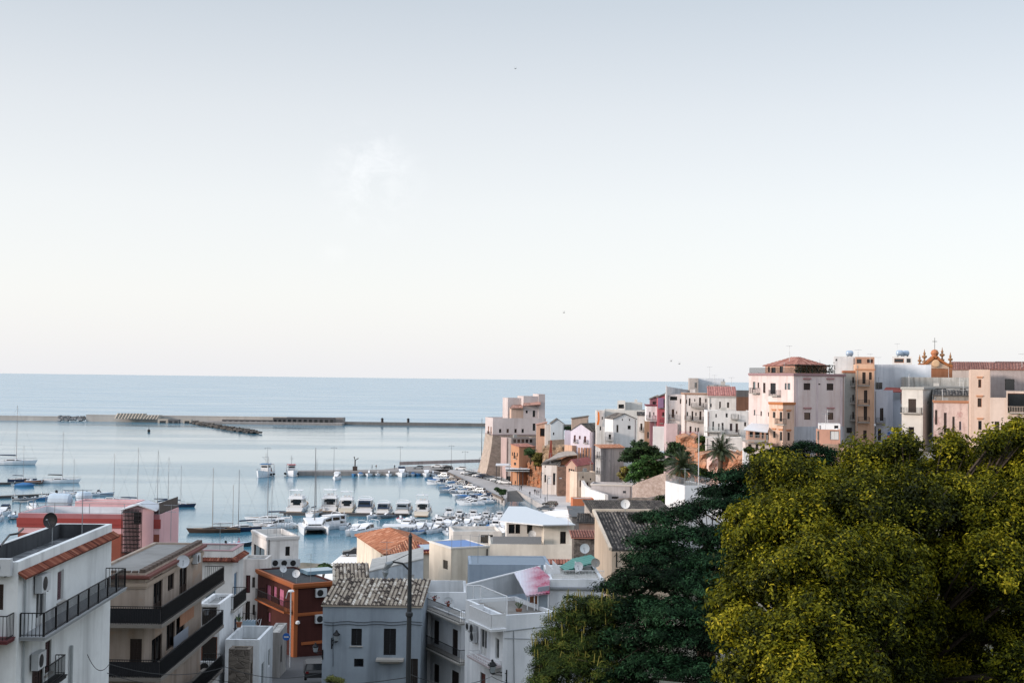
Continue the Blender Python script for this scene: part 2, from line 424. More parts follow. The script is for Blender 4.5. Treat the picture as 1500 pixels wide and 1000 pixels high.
        if sill:
            q = MB(); q.box(pr(a0-.08, z0-.08, .001), t*(a1-a0+.16), n*.1, (0, 0, .079)); q.build('sill', sill if not isinstance(sill, bool) else SILL, w_)
        if hood:
            q = MB(); q.box(pr(a0-.25, z1+.35, .001), t*(a1-a0+.5), n*.18, (0, 0, .16)); q.box(pr(a0-.15, z1+.2, .001), t*(a1-a0+.3), n*.08, (0, 0, .148)); q.build('hood', hood, w_)
        return w_
    def balcony(s, face, x0, x1, y, prj=1.0, rh=1.0, m=None, rm=None, gap=.12, solid=False, sides=True, zf=None, th=.16, bar=.022, name='balcony', panel=None, post=None):
        """y = pixel row of the slab's top on its outer plane at the middle of x0..x1"""
        off = prj; a0, z0 = s.tz(face, x0, y, off); a1, z1 = s.tz(face, x1, y, off); am, z = s.tz(face, (x0+x1)/2, y, off)
        if zf is not None: z = zf
        if a0 > a1: a0, a1 = a1, a0
        O, t, n, W = s.fc[face]
        b = MB(); b.box(s.P(face, a0, z-th, .003), t*(a1-a0), n*(prj-.003), (0, 0, th)); b.box(s.P(face, a0-.04, z-.05, .004), t*(a1-a0+.08), n*(prj+.04), (0, 0, .045))
        bo = b.build(name, m or SILL, s.root)
        r = MB()
        pa = [s.P(face, a0+.05, z, .02), s.P(face, a0+.05, z, prj-.06), s.P(face, a1-.05, z, prj-.06), s.P(face, a1-.05, z, .02)]
        if not sides: pa = pa[1:3]
        rail(r, pa, rh, gap, bar, solid, post)
        r.build('railing', rm or IRON, bo)
        if panel:
            q = MB()
            for i in range(len(pa)-1):
                d = (pa[i+1]-pa[i]); L_ = d.length; d.normalize(); nn = Vector((-d.y, d.x, 0))
                q.box(pa[i]+nn*.03+d*.03+Vector((0, 0, .08)), d*(L_-.06), nn*.02, (0, 0, rh-.18))
            q.build('screen', panel, bo)
        return a0, a1, z
    def box_on(s, face, box, prj, m, name, off=.002):
        a0, a1, z0, z1 = s.rect(face, box); O, t, n, W = s.fc[face]
        b = MB(); b.box(s.P(face, a0, z0, off), t*(a1-a0), n*prj, (0, 0, z1-z0)); return b.build(name, m, s.root)
    def ac(s, face, x, y, wd=.8, hg=.55):
        a, z = s.tz(face, x, y); O, t, n, W = s.fc[face]
        b = MB(); b.box(s.P(face, a-wd/2, z-hg/2, .08), t*wd, n*.3, (0, 0, hg))
        u = b.build('air_conditioner', ACM, s.root)
        f = MB(); c = s.P(face, a-wd*.12, z, .38); f.lathe(c, [(hg*.4, 0), (hg*.4, .012), (hg*.1, .02)], 14, 0, n)
        for k in (-.3, .3): f.box(s.P(face, a+k*wd-.02, z-hg/2-.05, .002), t*.04, n*.36, (0, 0, .045))
        f.build('fan', BLACK, u)
    def dish(s, P, r=.45, to=(-.3, -1, .35), m=None, pole=.6):
        dish(P, r, to, m, pole, s.root)
    def pipe(s, face, x, y0, y1, m=None, r=.05):
        a, z0 = s.tz(face, x, y0); a, z1 = s.tz(face, x, y1); a, _ = s.tz(face, x, (y0+y1)/2)
        b = MB(); b.tube([s.P(face, a, z0, r+.03), s.P(face, a, z1, r+.03)], r, 6); return b.build('drainpipe', m or GREYM, s.root)
    def cornice(s, y=None, m=None, hgt=.22, prj=.18, z=None, faces='FLR', name='cornice'):
        if z is None: z = s.tz('F', *(y if isinstance(y, tuple) else (proj(s.p0)[0], y)))[1]
        o = prj; O = s.p0; b = MB()
        A = {'F': ((-o, -o), (s.w+o, -o), (0, o)), 'L': ((-o, 0.0), (-o, s.d), (o, 0)), 'R': ((s.w, 0.0), (s.w, s.d), (o, 0))}
        for f in faces:
            (a0, b0), (a1, b1), dv = A[f]; q = O+s.u*a0+s.v*b0; q = Vector((q.x, q.y, z)); q2 = O+s.u*a1+s.v*b1; q2.z = z
            b.box(q, q2-q, s.u*dv[0]+s.v*dv[1], (0, 0, hgt)); b.box(q+s.u*dv[0]*.35*(f != 'R')+s.v*dv[1]*.35-Vector((0, 0, hgt*.5)), (q2-q), (s.u*dv[0]+s.v*dv[1])*.62, (0, 0, hgt*.498))
        return b.build(name, m or SILL, s.root)
    def quad_pts(s, z, o=0.0):
        O = s.p0; return [Vector((q.x, q.y, z)) for q in (O-s.u*o-s.v*o, O+s.u*(s.w+o)-s.v*o, O+s.u*(s.w+o)+s.v*(s.d+o), O-s.u*o+s.v*(s.d+o))]
    def finish(s):
        zt = s.zt; b = MB(); rt = .16
        for f, (O, t, n, W) in s.fc.items():
            hs = s.hol[f]
            xs = sorted({0.0, W, *[h[0] for h in hs], *[h[1] for h in hs]}); zs = sorted({s.zb, zt, *[h[2] for h in hs], *[h[3] for h in hs]})
            xs = [x for x in xs if 0 <= x <= W]; zs = [z for z in zs if s.zb <= z <= zt]
            flip = f in ('L', 'B')
            for i in range(len(xs)-1):
                for j in range(len(zs)-1):
                    cx, cz = (xs[i]+xs[i+1])/2, (zs[j]+zs[j+1])/2
                    if any(h[0] < cx < h[1] and h[2] < cz < h[3] for h in hs): continue
                    q = [s.P(f, xs[i], zs[j]), s.P(f, xs[i+1], zs[j]), s.P(f, xs[i+1], zs[j+1]), s.P(f, xs[i], zs[j+1])]
                    b.poly(q[::-1] if flip else q)
            for a0, a1, z0, z1 in hs:
                c = [(a0, z0), (a1, z0), (a1, z1), (a0, z1)]
                for k in range(4):
                    p, q = c[k], c[(k+1) % 4]
                    pp = [s.P(f, p[0], p[1]), s.P(f, q[0], q[1]), s.P(f, q[0], q[1], -rt), s.P(f, p[0], p[1], -rt)]
                    b.poly(pp if flip else pp[::-1])
                q = [s.P(f, a0, z0, -rt), s.P(f, a1, z0, -rt), s.P(f, a1, z1, -rt), s.P(f, a0, z1, -rt)]
                b.poly(q[::-1] if flip else q)
        zr = zt-s.ph; th = .22
        if s.roofk == 'flat':
            Q = s.quad_pts(zt); I = s.quad_pts(zt, -th); J = s.quad_pts(zr, -th)
            for k in range(4):
                b.poly([Q[k], Q[(k+1) % 4], I[(k+1) % 4], I[k]]); b.poly([I[k], I[(k+1) % 4], J[(k+1) % 4], J[k]])
            r = MB(); K = s.quad_pts(zr, -th); r.ext([p-Vector((0, 0, .15)) for p in K], (0, 0, .15)); r.build('roof', s.roofm or CONC, s.root)
        else:
            o = s.over; E = s.quad_pts(zt+.02, o); zr2 = zt+s.rise; Q = s.quad_pts(zt)
            r = MB(); far = s.far; tw, tl = (.5, .8) if far else (.30, .46); amp = .07 if far else .10
            def tile(pl, e):
                if s.roofm and s.roofm.name.startswith('tinted'): r.tiles(pl, e, tw, tl, amp)
                else:
                    nn = (Vector(pl[1])-Vector(pl[0])).cross(Vector(pl[2])-Vector(pl[0])).normalized(); nn = nn if nn.z > 0 else -nn
                    r.ext(pl, nn*.1)
            if s.roofk == 'hip':
                long_u = s.w >= s.d; m = min(s.w, s.d)/2+o
                if long_u: r1 = s.p0+s.u*(m-o)+s.v*(s.d/2); r2 = s.p0+s.u*(s.w-m+o)+s.v*(s.d/2)
                else: r1 = s.p0+s.u*(s.w/2)+s.v*(m-o); r2 = s.p0+s.u*(s.w/2)+s.v*(s.d-m+o)
                r1.z = r2.z = zr2; lng = (r1-r2).length > .3
                if long_u:
                    tile([E[0], E[1], r2, r1] if lng else [E[0], E[1], r1], s.u); tile([E[2], E[3], r1, r2] if lng else [E[2], E[3], r1], s.u)
                    tile([E[3], E[0], r1], s.v); tile([E[1], E[2], r2], s.v)
                else:
                    tile([E[0], E[1], r1], s.u); tile([E[2], E[3], r2], s.u)
                    tile([E[3], E[0], r1, r2] if lng else [E[3], E[0], r1], s.v); tile([E[1], E[2], r2, r1] if lng else [E[1], E[2], r1], s.v)
                b.poly([p+Vector((0, 0, -.01)) for p in Q])
            elif s.roofk == 'gable':
                if s.axis == 'u':   # ridge along u, gables on L and R
                    m1 = s.p0+s.v*(s.d/2); m2 = m1+s.u*s.w; m1.z = m2.z = zr2; k = s.rise/(s.d/2)
                    e1 = m1-s.u*o; e2 = m2+s.u*o; lo = Vector((0, 0, -o*k))
                    tile([E[0]+lo, E[1]+lo, e2, e1], s.u); tile([E[2]+lo, E[3]+lo, e1, e2], s.u)
                    b.poly([Q[3], Q[0], m1-Vector((0, 0, .02))]); b.poly([Q[1], Q[2], m2-Vector((0, 0, .02))])
                else:
                    m1 = s.p0+s.u*(s.w/2); m2 = m1+s.v*s.d; m1.z = m2.z = zr2; k = s.rise/(s.w/2)
                    e1 = m1-s.v*o; e2 = m2+s.v*o; lo = Vector((0, 0, -o*k))
                    tile([E[3]+lo, E[0]+lo, e1, e2], s.v); tile([E[1]+lo, E[2]+lo, e2, e1], s.v)
                    b.poly([Q[0], Q[1], m1-Vector((0, 0, .02))]); b.poly([Q[2], Q[3], m2-Vector((0, 0, .02))])
            elif s.roofk in ('shedB', 'shedR', 'shedL'):   # high side at the back / right / left
                hi = {'shedB': (2, 3), 'shedR': (1, 2), 'shedL': (3, 0)}[s.roofk]
                T = [Vector((p.x, p.y, zt+(s.rise if i in hi else 0))) for i, p in enumerate(Q)]
                for i in range(4): 
                    j = (i+1) % 4
                    if T[i].z > zt or T[j].z > zt: b.poly([p for p in (Q[i], Q[j], T[j], T[i]) if True] if (T[i].z > zt and T[j].z > zt) else ([Q[i], Q[j], T[j]] if T[j].z > zt else [Q[i], Q[j], T[i]]))
                E2 = [Vector((p.x, p.y, T[i].z+.03)) for i, p in enumerate(E)]
                tile(E2, s.u if s.roofk == 'shedB' else s.v)
            r.build('roof', s.roofm or CONC, s.root)
        b.build('wall', s.wall, s.root)
        s.done = True
        return s
def lining(H, m, faces=(0, 1, 2, 3), ph=None):
    b = MB(); ph = ph or H.ph; J_ = H.quad_pts(H.zt-ph, -.222); ins = (H.v, -H.u, -H.v, H.u)
    for k in faces: b.ext([J_[k], J_[(k+1) % 4], J_[(k+1) % 4]+Vector((0, 0, ph-.02)), J_[k]+Vector((0, 0, ph-.02))], ins[k]*.014)
    return b.build('parapet_lining', m, H.root)
def rail(r, pa, rh=1.0, gap=.12, bar=.022, solid=False, post=None, fill=.8):
    for i in range(len(pa)-1):
        a, b = Vector(pa[i]), Vector(pa[i+1]); d = b-a; L_ = d.length
        if L_ < .05: continue
        d.normalize(); n = Vector((-d.y, d.x, 0)).normalized(); up = Vector((0, 0, 1))
        if n.length < .5: n = Vector((0, 1, 0))
        r.box(a-n*.025+up*(rh-.04), d*L_, n*.05, up*.04); r.box(a-n*.015+up*.06, d*L_, n*.03, up*.03)
        if solid: r.box(a-n*.012+up*.09, d*L_, n*.014, up*(rh-.14))
        k = max(1, int(L_/gap))
        for j in range(k+1):
            p = a+d*(L_*j/k); w_ = bar
            if post and j % post == 0: w_ = bar*3.2
            r.box(p-n*w_/2-d*w_/2+up*.0, d*w_, n*w_, up*(rh-.041))
def dish(P, r=.45, to=(-.3, -1, .35), m=None, pole=.6, parent=None, label=None):
    P = Vector(P); to = Vector(to).normalized(); b = MB()
    prof = [(r*math.sqrt(k/5), .22*r*k/5) for k in range(0, 6)]; prof[0] = (.01, 0)
    k0 = len(prof); b.lathe(P, prof+[(r*1.0, .22*r+.015)]+[(r*math.sqrt(max(k, .001)/5), .22*r*k/5-.02) for k in range(5, -1, -1)], 20, 0, to)
    d = b.build('satellite_dish', m or DISHM, parent)
    q = MB(); q.tube([P-to*.02, P-to*.12+Vector((0, 0, -.05)), P-to*.12-Vector((0, 0, pole))], .025, 6)
    tip = P+to*r*.9; q.tube([P+to*.05-Vector((0, 0, r*.8)), tip], .014, 5); q.lathe(tip, [(.03, -.03), (.045, .02), (.03, .07)], 8, 0, to)
    q.build('feed_arm', GREYM, d)
    return d
# ---------------------------------------------------------------- sea
def make_sea():
    m, nt, b = newmat('sea_water'); N = nt.nodes; Lk = nt.links.new
    b.inputs['Base Color'].default_value = (0.035, 0.085, 0.12, 1); b.inputs['Roughness'].default_value = .09; b.inputs['IOR'].default_value = 1.33
    geo = N.new('ShaderNodeNewGeometry'); sp = N.new('ShaderNodeSeparateXYZ'); Lk(geo.outputs['Position'], sp.inputs[0])
    def noise(scale, det, ms, rough=.55):
        mp = N.new('ShaderNodeMapping'); mp.inputs[3].default_value = ms; Lk(geo.outputs['Position'], mp.inputs[0])
        nz = N.new('ShaderNodeTexNoise'); nz.inputs['Scale'].default_value = scale; nz.inputs['Detail'].default_value = det; nz.inputs['Roughness'].default_value = rough; Lk(mp.outputs[0], nz.inputs[0]); return nz.outputs[0]
    def mr(x, a, bb, c0, c1, smooth=True):
        n = N.new('ShaderNodeMapRange'); n.inputs[1].default_value = a; n.inputs[2].default_value = bb; n.inputs[3].default_value = c0; n.inputs[4].default_value = c1
        if smooth: n.interpolation_type = 'SMOOTHSTEP'
        Lk(x, n.inputs[0]); return n.outputs[0]
    def ma(op, x, y):
        n = N.new('ShaderNodeMath'); n.operation = op
        for i, q in enumerate((x, y)):
            if isinstance(q, (int, float)): n.inputs[i].default_value = q
            else: Lk(q, n.inputs[i])
        return n.outputs[0]
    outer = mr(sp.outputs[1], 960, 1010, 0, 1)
    swell = noise(1, 3, (.03, .10, .1)); chop = noise(1, 4, (.5, .9, 1)); fine = noise(1, 5, (1.6, 2.4, 1))
    drift = mr(noise(1, 4, (.0045, .014, .01)), .38, .62, .25, 1.0)      # wind lanes
    hgt = ma('ADD', ma('MULTIPLY', swell, 1.4), ma('ADD', ma('MULTIPLY', chop, .35), ma('MULTIPLY', fine, .28)))
    bp = N.new('ShaderNodeBump'); bp.inputs['Distance'].default_value = .5
    st = ma('ADD', ma('MULTIPLY', drift, .24), ma('MULTIPLY', outer, .05)); Lk(st, bp.inputs['Strength']); Lk(hgt, bp.inputs['Height']); Lk(bp.outputs[0], b.inputs['Normal'])
    Lk(ma('ADD', ma('MULTIPLY', drift, .10), ma('ADD', ma('MULTIPLY', outer, .15), .05)), b.inputs['Roughness'])
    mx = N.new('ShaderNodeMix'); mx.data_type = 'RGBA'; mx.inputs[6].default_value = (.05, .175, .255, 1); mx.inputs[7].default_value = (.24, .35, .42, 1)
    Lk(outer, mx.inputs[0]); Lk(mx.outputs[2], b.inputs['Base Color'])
    mb = MB(); n = 96; rs = [0, 60, 150, 300, 600, 1000, 2000, 5000, 12000, 30000, 90000]; vs = []; fs = []
    for r in rs[1:]:
        for j in range(n): vs.append((r*math.cos(2*math.pi*j/n), r*math.sin(2*math.pi*j/n), 0))
    k = len(vs); vs.append((0, 0, 0))
    for j in range(n): fs.append((k, j, (j+1) % n))
    for i in range(len(rs)-2):
        for j in range(n): fs.append((i*n+j, (i+1)*n+j, (i+1)*n+(j+1) % n, i*n+(j+1) % n))
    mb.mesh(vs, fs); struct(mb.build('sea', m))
make_sea()
# ---------------------------------------------------------------- unseen mound added left of the view to shade the near houses
def make_shade_hill():
    vs = []; fs = []; n = 26
    for j in range(n):
        for i in range(n):
            x = -128+(i/(n-1)-.5)*110; y = 36+(j/(n-1)-.5)*130; vs.append((x, y, -3+66*math.exp(-((x+128)/26)**4)*math.exp(-((y-36)/46)**6)+1.5*math.sin(x*.3)*math.sin(y*.23)))
    for j in range(n-1):
        for i in range(n-1): fs.append((j*n+i, j*n+i+1, (j+1)*n+i+1, (j+1)*n+i))
    mb = MB(); mb.mesh(vs, fs); struct(mb.build('hill', flat('5a5a44', .95, 0, .4, .3), smooth=True))  # added mound, shaped to keep the low sun off the foreground
make_shade_hill()
# ---------------------------------------------------------------- land
TER = [(0, 0, 33), (-40, -10, 33), (60, -10, 34), (0, 22, 27), (20, 30, 25), (50, 30, 30), (-30, 25, 26), (-60, 30, 24), (-24, 50, 17.5), (-18, 60, 15.5), (-45, 60, 17), (-18, 80, 12.5), (-19, 105, 10.6), (-21, 130, 9.0), (-17, 118, 9.8),
       (-40, 90, 12), (-60, 110, 8), (-50, 150, 5), (-28, 160, 6), (-20, 190, 3.5), (-24, 225, 1.7), (-70, 200, 1.5), (-110, 150, 2), (-140, 60, 8), (0, 60, 17), (-5, 80, 13), (10, 90, 13), (0, 110, 10), (0, 140, 8), (10, 170, 5), (-5, 200, 3),
       (0, 235, 1.5), (12, 260, 1.6), (15, 300, 1.5), (20, 120, 12), (30, 90, 17), (45, 60, 24), (60, 100, 22), (40, 150, 11), (30, 200, 5), (30, 250, 2.5), (22, 330, 1.5), (25, 380, 1.5), (40, 350, 2), (30, 400, 2.5),
       (70, 150, 20), (60, 200, 17), (75, 215, 22), (90, 230, 23.5), (58, 226, 22), (50, 222, 20), (45, 240, 14), (45, 260, 12), (100, 180, 24), (140, 160, 26), (120, 240, 24), (160, 260, 25), (90, 280, 24), (60, 275, 20), (48, 290, 17), (52, 310, 17),
       (70, 330, 22), (120, 330, 25), (38, 300, 5), (34, 330, 3), (44, 340, 9), (50, 360, 12), (38, 385, 8), (24, 405, 5), (30, 430, 8), (12, 440, 3), (20, 470, 6), (5, 480, 3), (60, 420, 12), (60, 480, 8), (100, 420, 15), (90, 520, 3), (160, 440, 12), (200, 300, 20), (150, 560, 2), (240, 480, 5), (260, 200, 25)]
COAST = [(-400, 218), (-70, 222), (-44, 240), (-28, 258), (-14, 278), (-2, 305), (4, 330), (9, 345), (9, 352), (4, 380), (2, 398), (-3, 404), (0, 412), (-4, 435), (-8, 455), (-8, 480), (4, 505), (30, 540), (90, 600), (200, 640), (500, 700)]
def coast_y(x):
    ys = None
    return ys
def in_land(x, y):
    poly = COAST+[(500, -200), (-400, -200)]; c = False; j = len(poly)-1
    for i in range(len(poly)):
        xi, yi = poly[i]; xj, yj = poly[j]
        if (yi > y) != (yj > y) and x < (xj-xi)*(y-yi)/(yj-yi)+xi: c = not c
        j = i
    return c
TA = np.array(TER, float)
def idw(x, y):
    d = (TA[:, 0]-x)**2+(TA[:, 1]-y)**2+4.0; w_ = 1/d**2
    return float((w_*TA[:, 2]).sum()/w_.sum())
def dist_coast(x, y):
    best = 1e9
    for i in range(len(COAST)-1):
        ax, ay = COAST[i]; bx, by = COAST[i+1]; dx, dy = bx-ax, by-ay
        t = max(0, min(1, ((x-ax)*dx+(y-ay)*dy)/(dx*dx+dy*dy))); best = min(best, math.hypot(x-ax-t*dx, y-ay-t*dy))
    return best
def ground(x, y):
    h = idw(x, y); d = dist_coast(x, y)
    if not in_land(x, y): return -2.5
    return h if d > 5 else -1.5+(h+1.5)*d/5
FLATS = []   # (polygon, height the land keeps below)
def inside(poly, x, y):
    c = False; j = len(poly)-1
    for i in range(len(poly)):
        xi, yi = poly[i][0], poly[i][1]; xj, yj = poly[j][0], poly[j][1]
        if (yi > y) != (yj > y) and x < (xj-xi)*(y-yi)/(yj-yi)+xi: c = not c
        j = i
    return c
ground0 = ground
def ground(x, y):
    h = ground0(x, y)
    for poly, z in FLATS:
        if h > z and any(inside(poly, x+a, y+b_) for a, b_ in ((0, 0), (5, 0), (-5, 0), (0, 5), (0, -5))): h = z
    return h
def make_land():
    xs = np.arange(-250, 330, 4.0); ys = np.arange(-40, 660, 4.0); vs = []; fs = []
    for y in ys:
        for x in xs:
            z = ground(x, y)
            if z > 2: z += .35*math.sin(x*.7+y*.31)*math.sin(y*.53)
            vs.append((x, y, z))
    n = len(xs)
    for j in range(len(ys)-1):
        for i in range(n-1):
            q = (j*n+i, j*n+i+1, (j+1)*n+i+1, (j+1)*n+i)
            if max(vs[k][2] for k in q) > -2.4: fs.append(q)
    m, nt, b = newmat('earth'); N = nt.nodes
    tcn = N.new('ShaderNodeTexCoord'); nz = N.new('ShaderNodeTexNoise'); nz.inputs['Scale'].default_value = .25; nz.inputs['Detail'].default_value = 9; nz.inputs['Roughness'].default_value = .7
    nt.links.new(tcn.outputs['Object'], nz.inputs[0]); rp = N.new('ShaderNodeValToRGB'); c = rp.color_ramp
    c.elements[0].position = .35; c.elements[0].color = (.05, .06, .03, 1); c.elements[1].position = .7; c.elements[1].color = (.26, .22, .18, 1)
    e = c.elements.new(.5); e.color = (.13, .12, .09, 1); nt.links.new(nz.outputs[0], rp.inputs[0]); nt.links.new(rp.outputs[0], b.inputs['Base Color']); b.inputs['Roughness'].default_value = .95
    mb = MB(); mb.mesh(vs, fs); struct(mb.build('hillside', m, smooth=True))
ASPH = plaster('55575a', '38393b', .5, .5, 0, .4); PAVE = plaster('a8a5a3', '7c7875', .5, .6, 0, .3); PAVEW = plaster('f0efec', 'bab8b4', .3, .5, 0, .2)
QSTONE = stone('8a7f76', '4c4743', 1.0, .6)
Z1 = 1.5
def pxz(pts, z): return [gz(x, y, z) for x, y in pts]
def slab(name, pts, top, bottom, m, kind='structure'):
    FLATS.append(([(q[0], q[1]) for q in pts], top-.6)); b = MB(); p = [Vector((q[0], q[1], top)) for q in pts]; b.ext(p, (0, 0, bottom-top)); return struct(b.build(name, m), kind)
qp = pxz([(655, 693), (739, 733), (743, 727), (743, 719), (757, 718), (800, 742.5), (812, 760)], Z1)+[Vector((30, 300, 0)), Vector((46, 345, 0)), Vector((40, 400, 0)), Vector((20, 440, 0)), Vector((10, 470, 0)), Vector((-10, 490, 0)), Vector((-30, 492, 0))]
slab('quay', qp, Z1, -2, PAVE)
# slipway down into the basin
b = MB(); sq = [gz(743, 719, Z1), gz(757, 718, Z1)]; lo = [gz(770, 738, -.35), gz(742, 738, -.35)]
b.ext([Vector((sq[0].x, sq[0].y, Z1-.01)), Vector((sq[1].x, sq[1].y, Z1-.01)), lo[0], lo[1]], (0, 0, -.6)); struct(b.build('slipway', plaster('5d5b58', '333332', .7, .6, 0)))
slab('quay_road', pxz([(757, 717), (800, 741.5), (845, 760), (900, 745), (872, 722), (830, 712), (800, 702), (740, 690), (690, 686), (715, 700), (745, 712)], Z1), Z1+.006, Z1+.001, plaster('bdbcbc', '918f8e', .4, .5, 0, .2))
# pale promenade by the near shore
slab('promenade', [(-400, 210), (-70, 214), (-46, 226), (-33, 236), (-32.5, 252), (-30, 265), (-25.5, 274), (-15, 276), (0, 300), (6, 330), (12, 346), (30, 340), (22, 290), (10, 250), (-10, 215), (-30, 200), (-80, 190), (-400, 190)], 1.62, -1, PAVEW)
# steep street between the near houses
b = MB(); st = [(-15.5, 70), (-16, 85), (-16.4, 100), (-18, 118), (-20.5, 135), (-22.5, 150), (-24, 175), (-22, 200)]
zz = [13.6, 12.4, 11.0, 9.75, 8.7, 7.2, 4.5, 2.2]
for i in range(len(st)-1):
    (x0, y0), (x1, y1) = st[i], st[i+1]; w0 = 4.2
    b.ext([(x0-w0, y0, zz[i]), (x0+w0, y0, zz[i]), (x1+w0, y1, zz[i+1]), (x1-w0, y1, zz[i+1])], (0, 0, -2.5))
struct(b.build('street', ASPH))
for i in range(len(st)-1): FLATS.append(([(st[i][0]-4, st[i][1]), (st[i][0]+4, st[i][1]), (st[i+1][0]+4, st[i+1][1]), (st[i+1][0]-4, st[i+1][1])], zz[i+1]-.8))
# ---------------------------------------------------------------- harbour works
WOOD = flat('4a4542', .85, 0, .35, 3.0); PIERC = plaster('8f8b88', '55514e', .6, .5, .6)
struct(slab('pier', pxz([(436, 690.5), (655, 690.5), (664, 684), (655, 680), (638, 681), (590, 683.5), (560, 687.3), (436, 688.6)], Z1), Z1, -2, PIERC))
b = MB(); a_ = gz(585, 681, Z1+.0); c_ = gz(704, 677, Z1)
b.ext([a_, c_, c_+Vector((0, .8, 0)), a_+Vector((0, .8, 0))], (0, 0, 1.3)); tag(b.build('sea_wall', plaster('b39a92', '6a5a55', .5)), 'low pinkish parapet wall along the outer edge of the pier beside the castle', 'wall')
# breakwater: three pieces of wall on one quay
BW = plaster('a8a5a0', '84817d', .6, .12, .6, .5, None)
def zat(px, py, D): return pt(px, py, D).z
DB = 985.0
def bwall(x0, x1, yt, D, dpt=7, label='', mat=BW, name='breakwater_wall', z0=-2):
    p = pt(x0, yt, D); q = pt(x1, yt+.0117*(x1-x0), D); b = MB(); z = p.z
    b.box((p.x, D, z0), (q.x-p.x, 0, 0), (0, dpt, 0), (0, 0, z-z0)); 
    b.box((p.x, D-.15, z-.5), (q.x-p.x, 0, 0), (0, .149, 0), (0, 0, .35))
    return tag(b.build(name, mat), label, 'breakwater')
bwall(-160, 85, 606.6, DB, label='left stretch of the tall concrete breakwater wall, ending at the gap')
bwall(126, 491, 607.0, DB, label='long middle stretch of the tall concrete breakwater wall on the harbour mouth')
bwall(491, 503, 611.4, DB-2, 12, label='pale square block closing the right end of the tall breakwater wall', mat=PIERC)
b = MB()
for (x0, x1, yt) in ((-170, 300, 619.0), (300, 503, 616.9)):
    p = pt(x0, yt, DB-14); q = pt(x1, yt+.0117*(x1-x0), DB-14); b.box((p.x, DB-20, -2), (q.x-p.x, 0, 0), (0, 19.8, 0), (0, 0, p.z+2))
tag(b.build('breakwater_quay', PIERC), 'low concrete quay running along the foot of the tall breakwater wall', 'quay')
b = MB(); p = pt(503, 618, DB-3); q = pt(860, 622.2, DB-3); b.box((p.x, DB-6, -2), (q.x-p.x, 0, 0), (0, 6, 0), (0, 0, 4.3))
tag(b.build('low_mole', plaster('6f6d6b', '4a4948', .6, .3)), 'thin low dark mole running from the breakwater towards the castle', 'mole')
for k, x in enumerate((560, 598)):
    b = MB(); p = pt(x, 617, DB-4); b.lathe((p.x, DB-4.5, 2.29), [(1.0, 0), (.9, 2.2), (1.2, 2.3), (.6, 3.2)], 10); tag(b.build('bollard_light', BLACK), ['small dark stub', 'right hand small dark stub'][k]+(' on the low mole, nearer the tall wall' if k == 0 else ' on the low mole, farther from the tall wall'), 'marker', 'stubs on the low mole')
ROCK = stone('6b6864', '2b2a2a', .35, 1.0)
def boulders(name, path, n, s0, s1, wdt, label, cat='rocks', h=2.0, mat=ROCK, seed=3):
    rr = random.Random(seed); b = MB()
    for i in range(n):
        t = rr.random()*(len(path)-1); k = int(t); f = t-k; a, c = Vector(path[k]), Vector(path[k+1]); p = a.lerp(c, f)
        off = rr.uniform(-1, 1); s_ = rr.uniform(s0, s1); d = (c-a).normalized(); nn = Vector((-d.y, d.x, 0)); q = p+nn*off*wdt+Vector((0, 0, (1-abs(off))*h*rr.uniform(.3, 1)))
        a1, a2 = rr.uniform(0, 6.3), rr.uniform(-.5, .5); M3 = Matrix.Rotation(a1, 3, 'Z') @ Matrix.Rotation(a2, 3, 'X')
        c8 = [M3 @ Vector((x*s_*rr.uniform(.6, 1), y*s_*rr.uniform(.5, .9), z*s_*rr.uniform(.5, .9)))+q for z in (-.5, .5) for x, y in ((-1, -1), (1, -1), (1, 1), (-1, 1))]
        b.mesh(c8, [(3, 2, 1, 0), (4, 5, 6, 7), (0, 1, 5, 4), (1, 2, 6, 5), (2, 3, 7, 6), (3, 0, 4, 7)])
    o = b.build(name, mat); o['kind'] = 'stuff'; o['label'] = label; o['category'] = cat; return o
A1 = pt(284, 620, 965); A1.z = .5; B1 = gz(330, 627, .5); C1 = gz(376, 634, .5)
boulders('rock_armour', [A1, B1, C1], 260, .9, 2.2, 3.0, 'dark jetty of tumbled concrete blocks running out from the breakwater', h=1.3)
p0_ = pt(88, 616, DB+1); p1_ = pt(125, 616, DB+1)
boulders('rock_mound', [(p0_.x-1, DB+3, 1), (p1_.x+1, DB+3, 1)], 90, 1.0, 2.1, 4.0, 'grey armour rocks filling the gap between two breakwater walls', h=2.8, mat=stone('9a9c9e', '5e6164', .3, 1), seed=5)
# stacked precast blocks leaning on the wall
b = MB(); PALE = flat('a39c92', .9)
for i in range(14):
    x = pt(168+i*4.6, 613, 980).x; b.box((x, DB-6, 2.6), (2.2, 2.6, 0), (.9, -.9, 0), (1.6, 1.9, 4.0 if i < 9 else 3.0))
o = tag(b.build('concrete_blocks', PALE), 'row of pale leaning precast blocks standing against the breakwater wall', 'blocks'); o['kind'] = 'stuff'
def hut(x0, x1, yt, D, h, m, label, name='harbour_hut', roofm=None, doors=1):
    H = House(label, 'hut', x0, x1, yt, D, 0, 5, h=h, wall=m, ph=.2, name=name, roofm=roofm, far=True)
    for i in range(doors):
        a = H.w*(i+.5)/doors; H.win('F', None, 'o', rect=(a-H.w*.3/doors, a+H.w*.3/doors, H.zb+.3, H.zb+h*.7))
    H.finish()
hut(231, 246, 613.3, 972, 4.4, PALE, 'pale block hut at the foot of the breakwater wall, nearest the leaning blocks')
hut(246, 262, 614.0, 971, 3.8, flat('5a5c5e', .8), 'dark open shed between two pale huts below the breakwater wall', doors=2)
hut(268, 280, 613.8, 971, 4.0, PALE, 'small pale hut beside the start of the dark block jetty')
hut(400, 420, 611.6, 976, 4.6, flat('45474a', .8), 'small dark low shed left of the long dark store on the breakwater', doors=3)
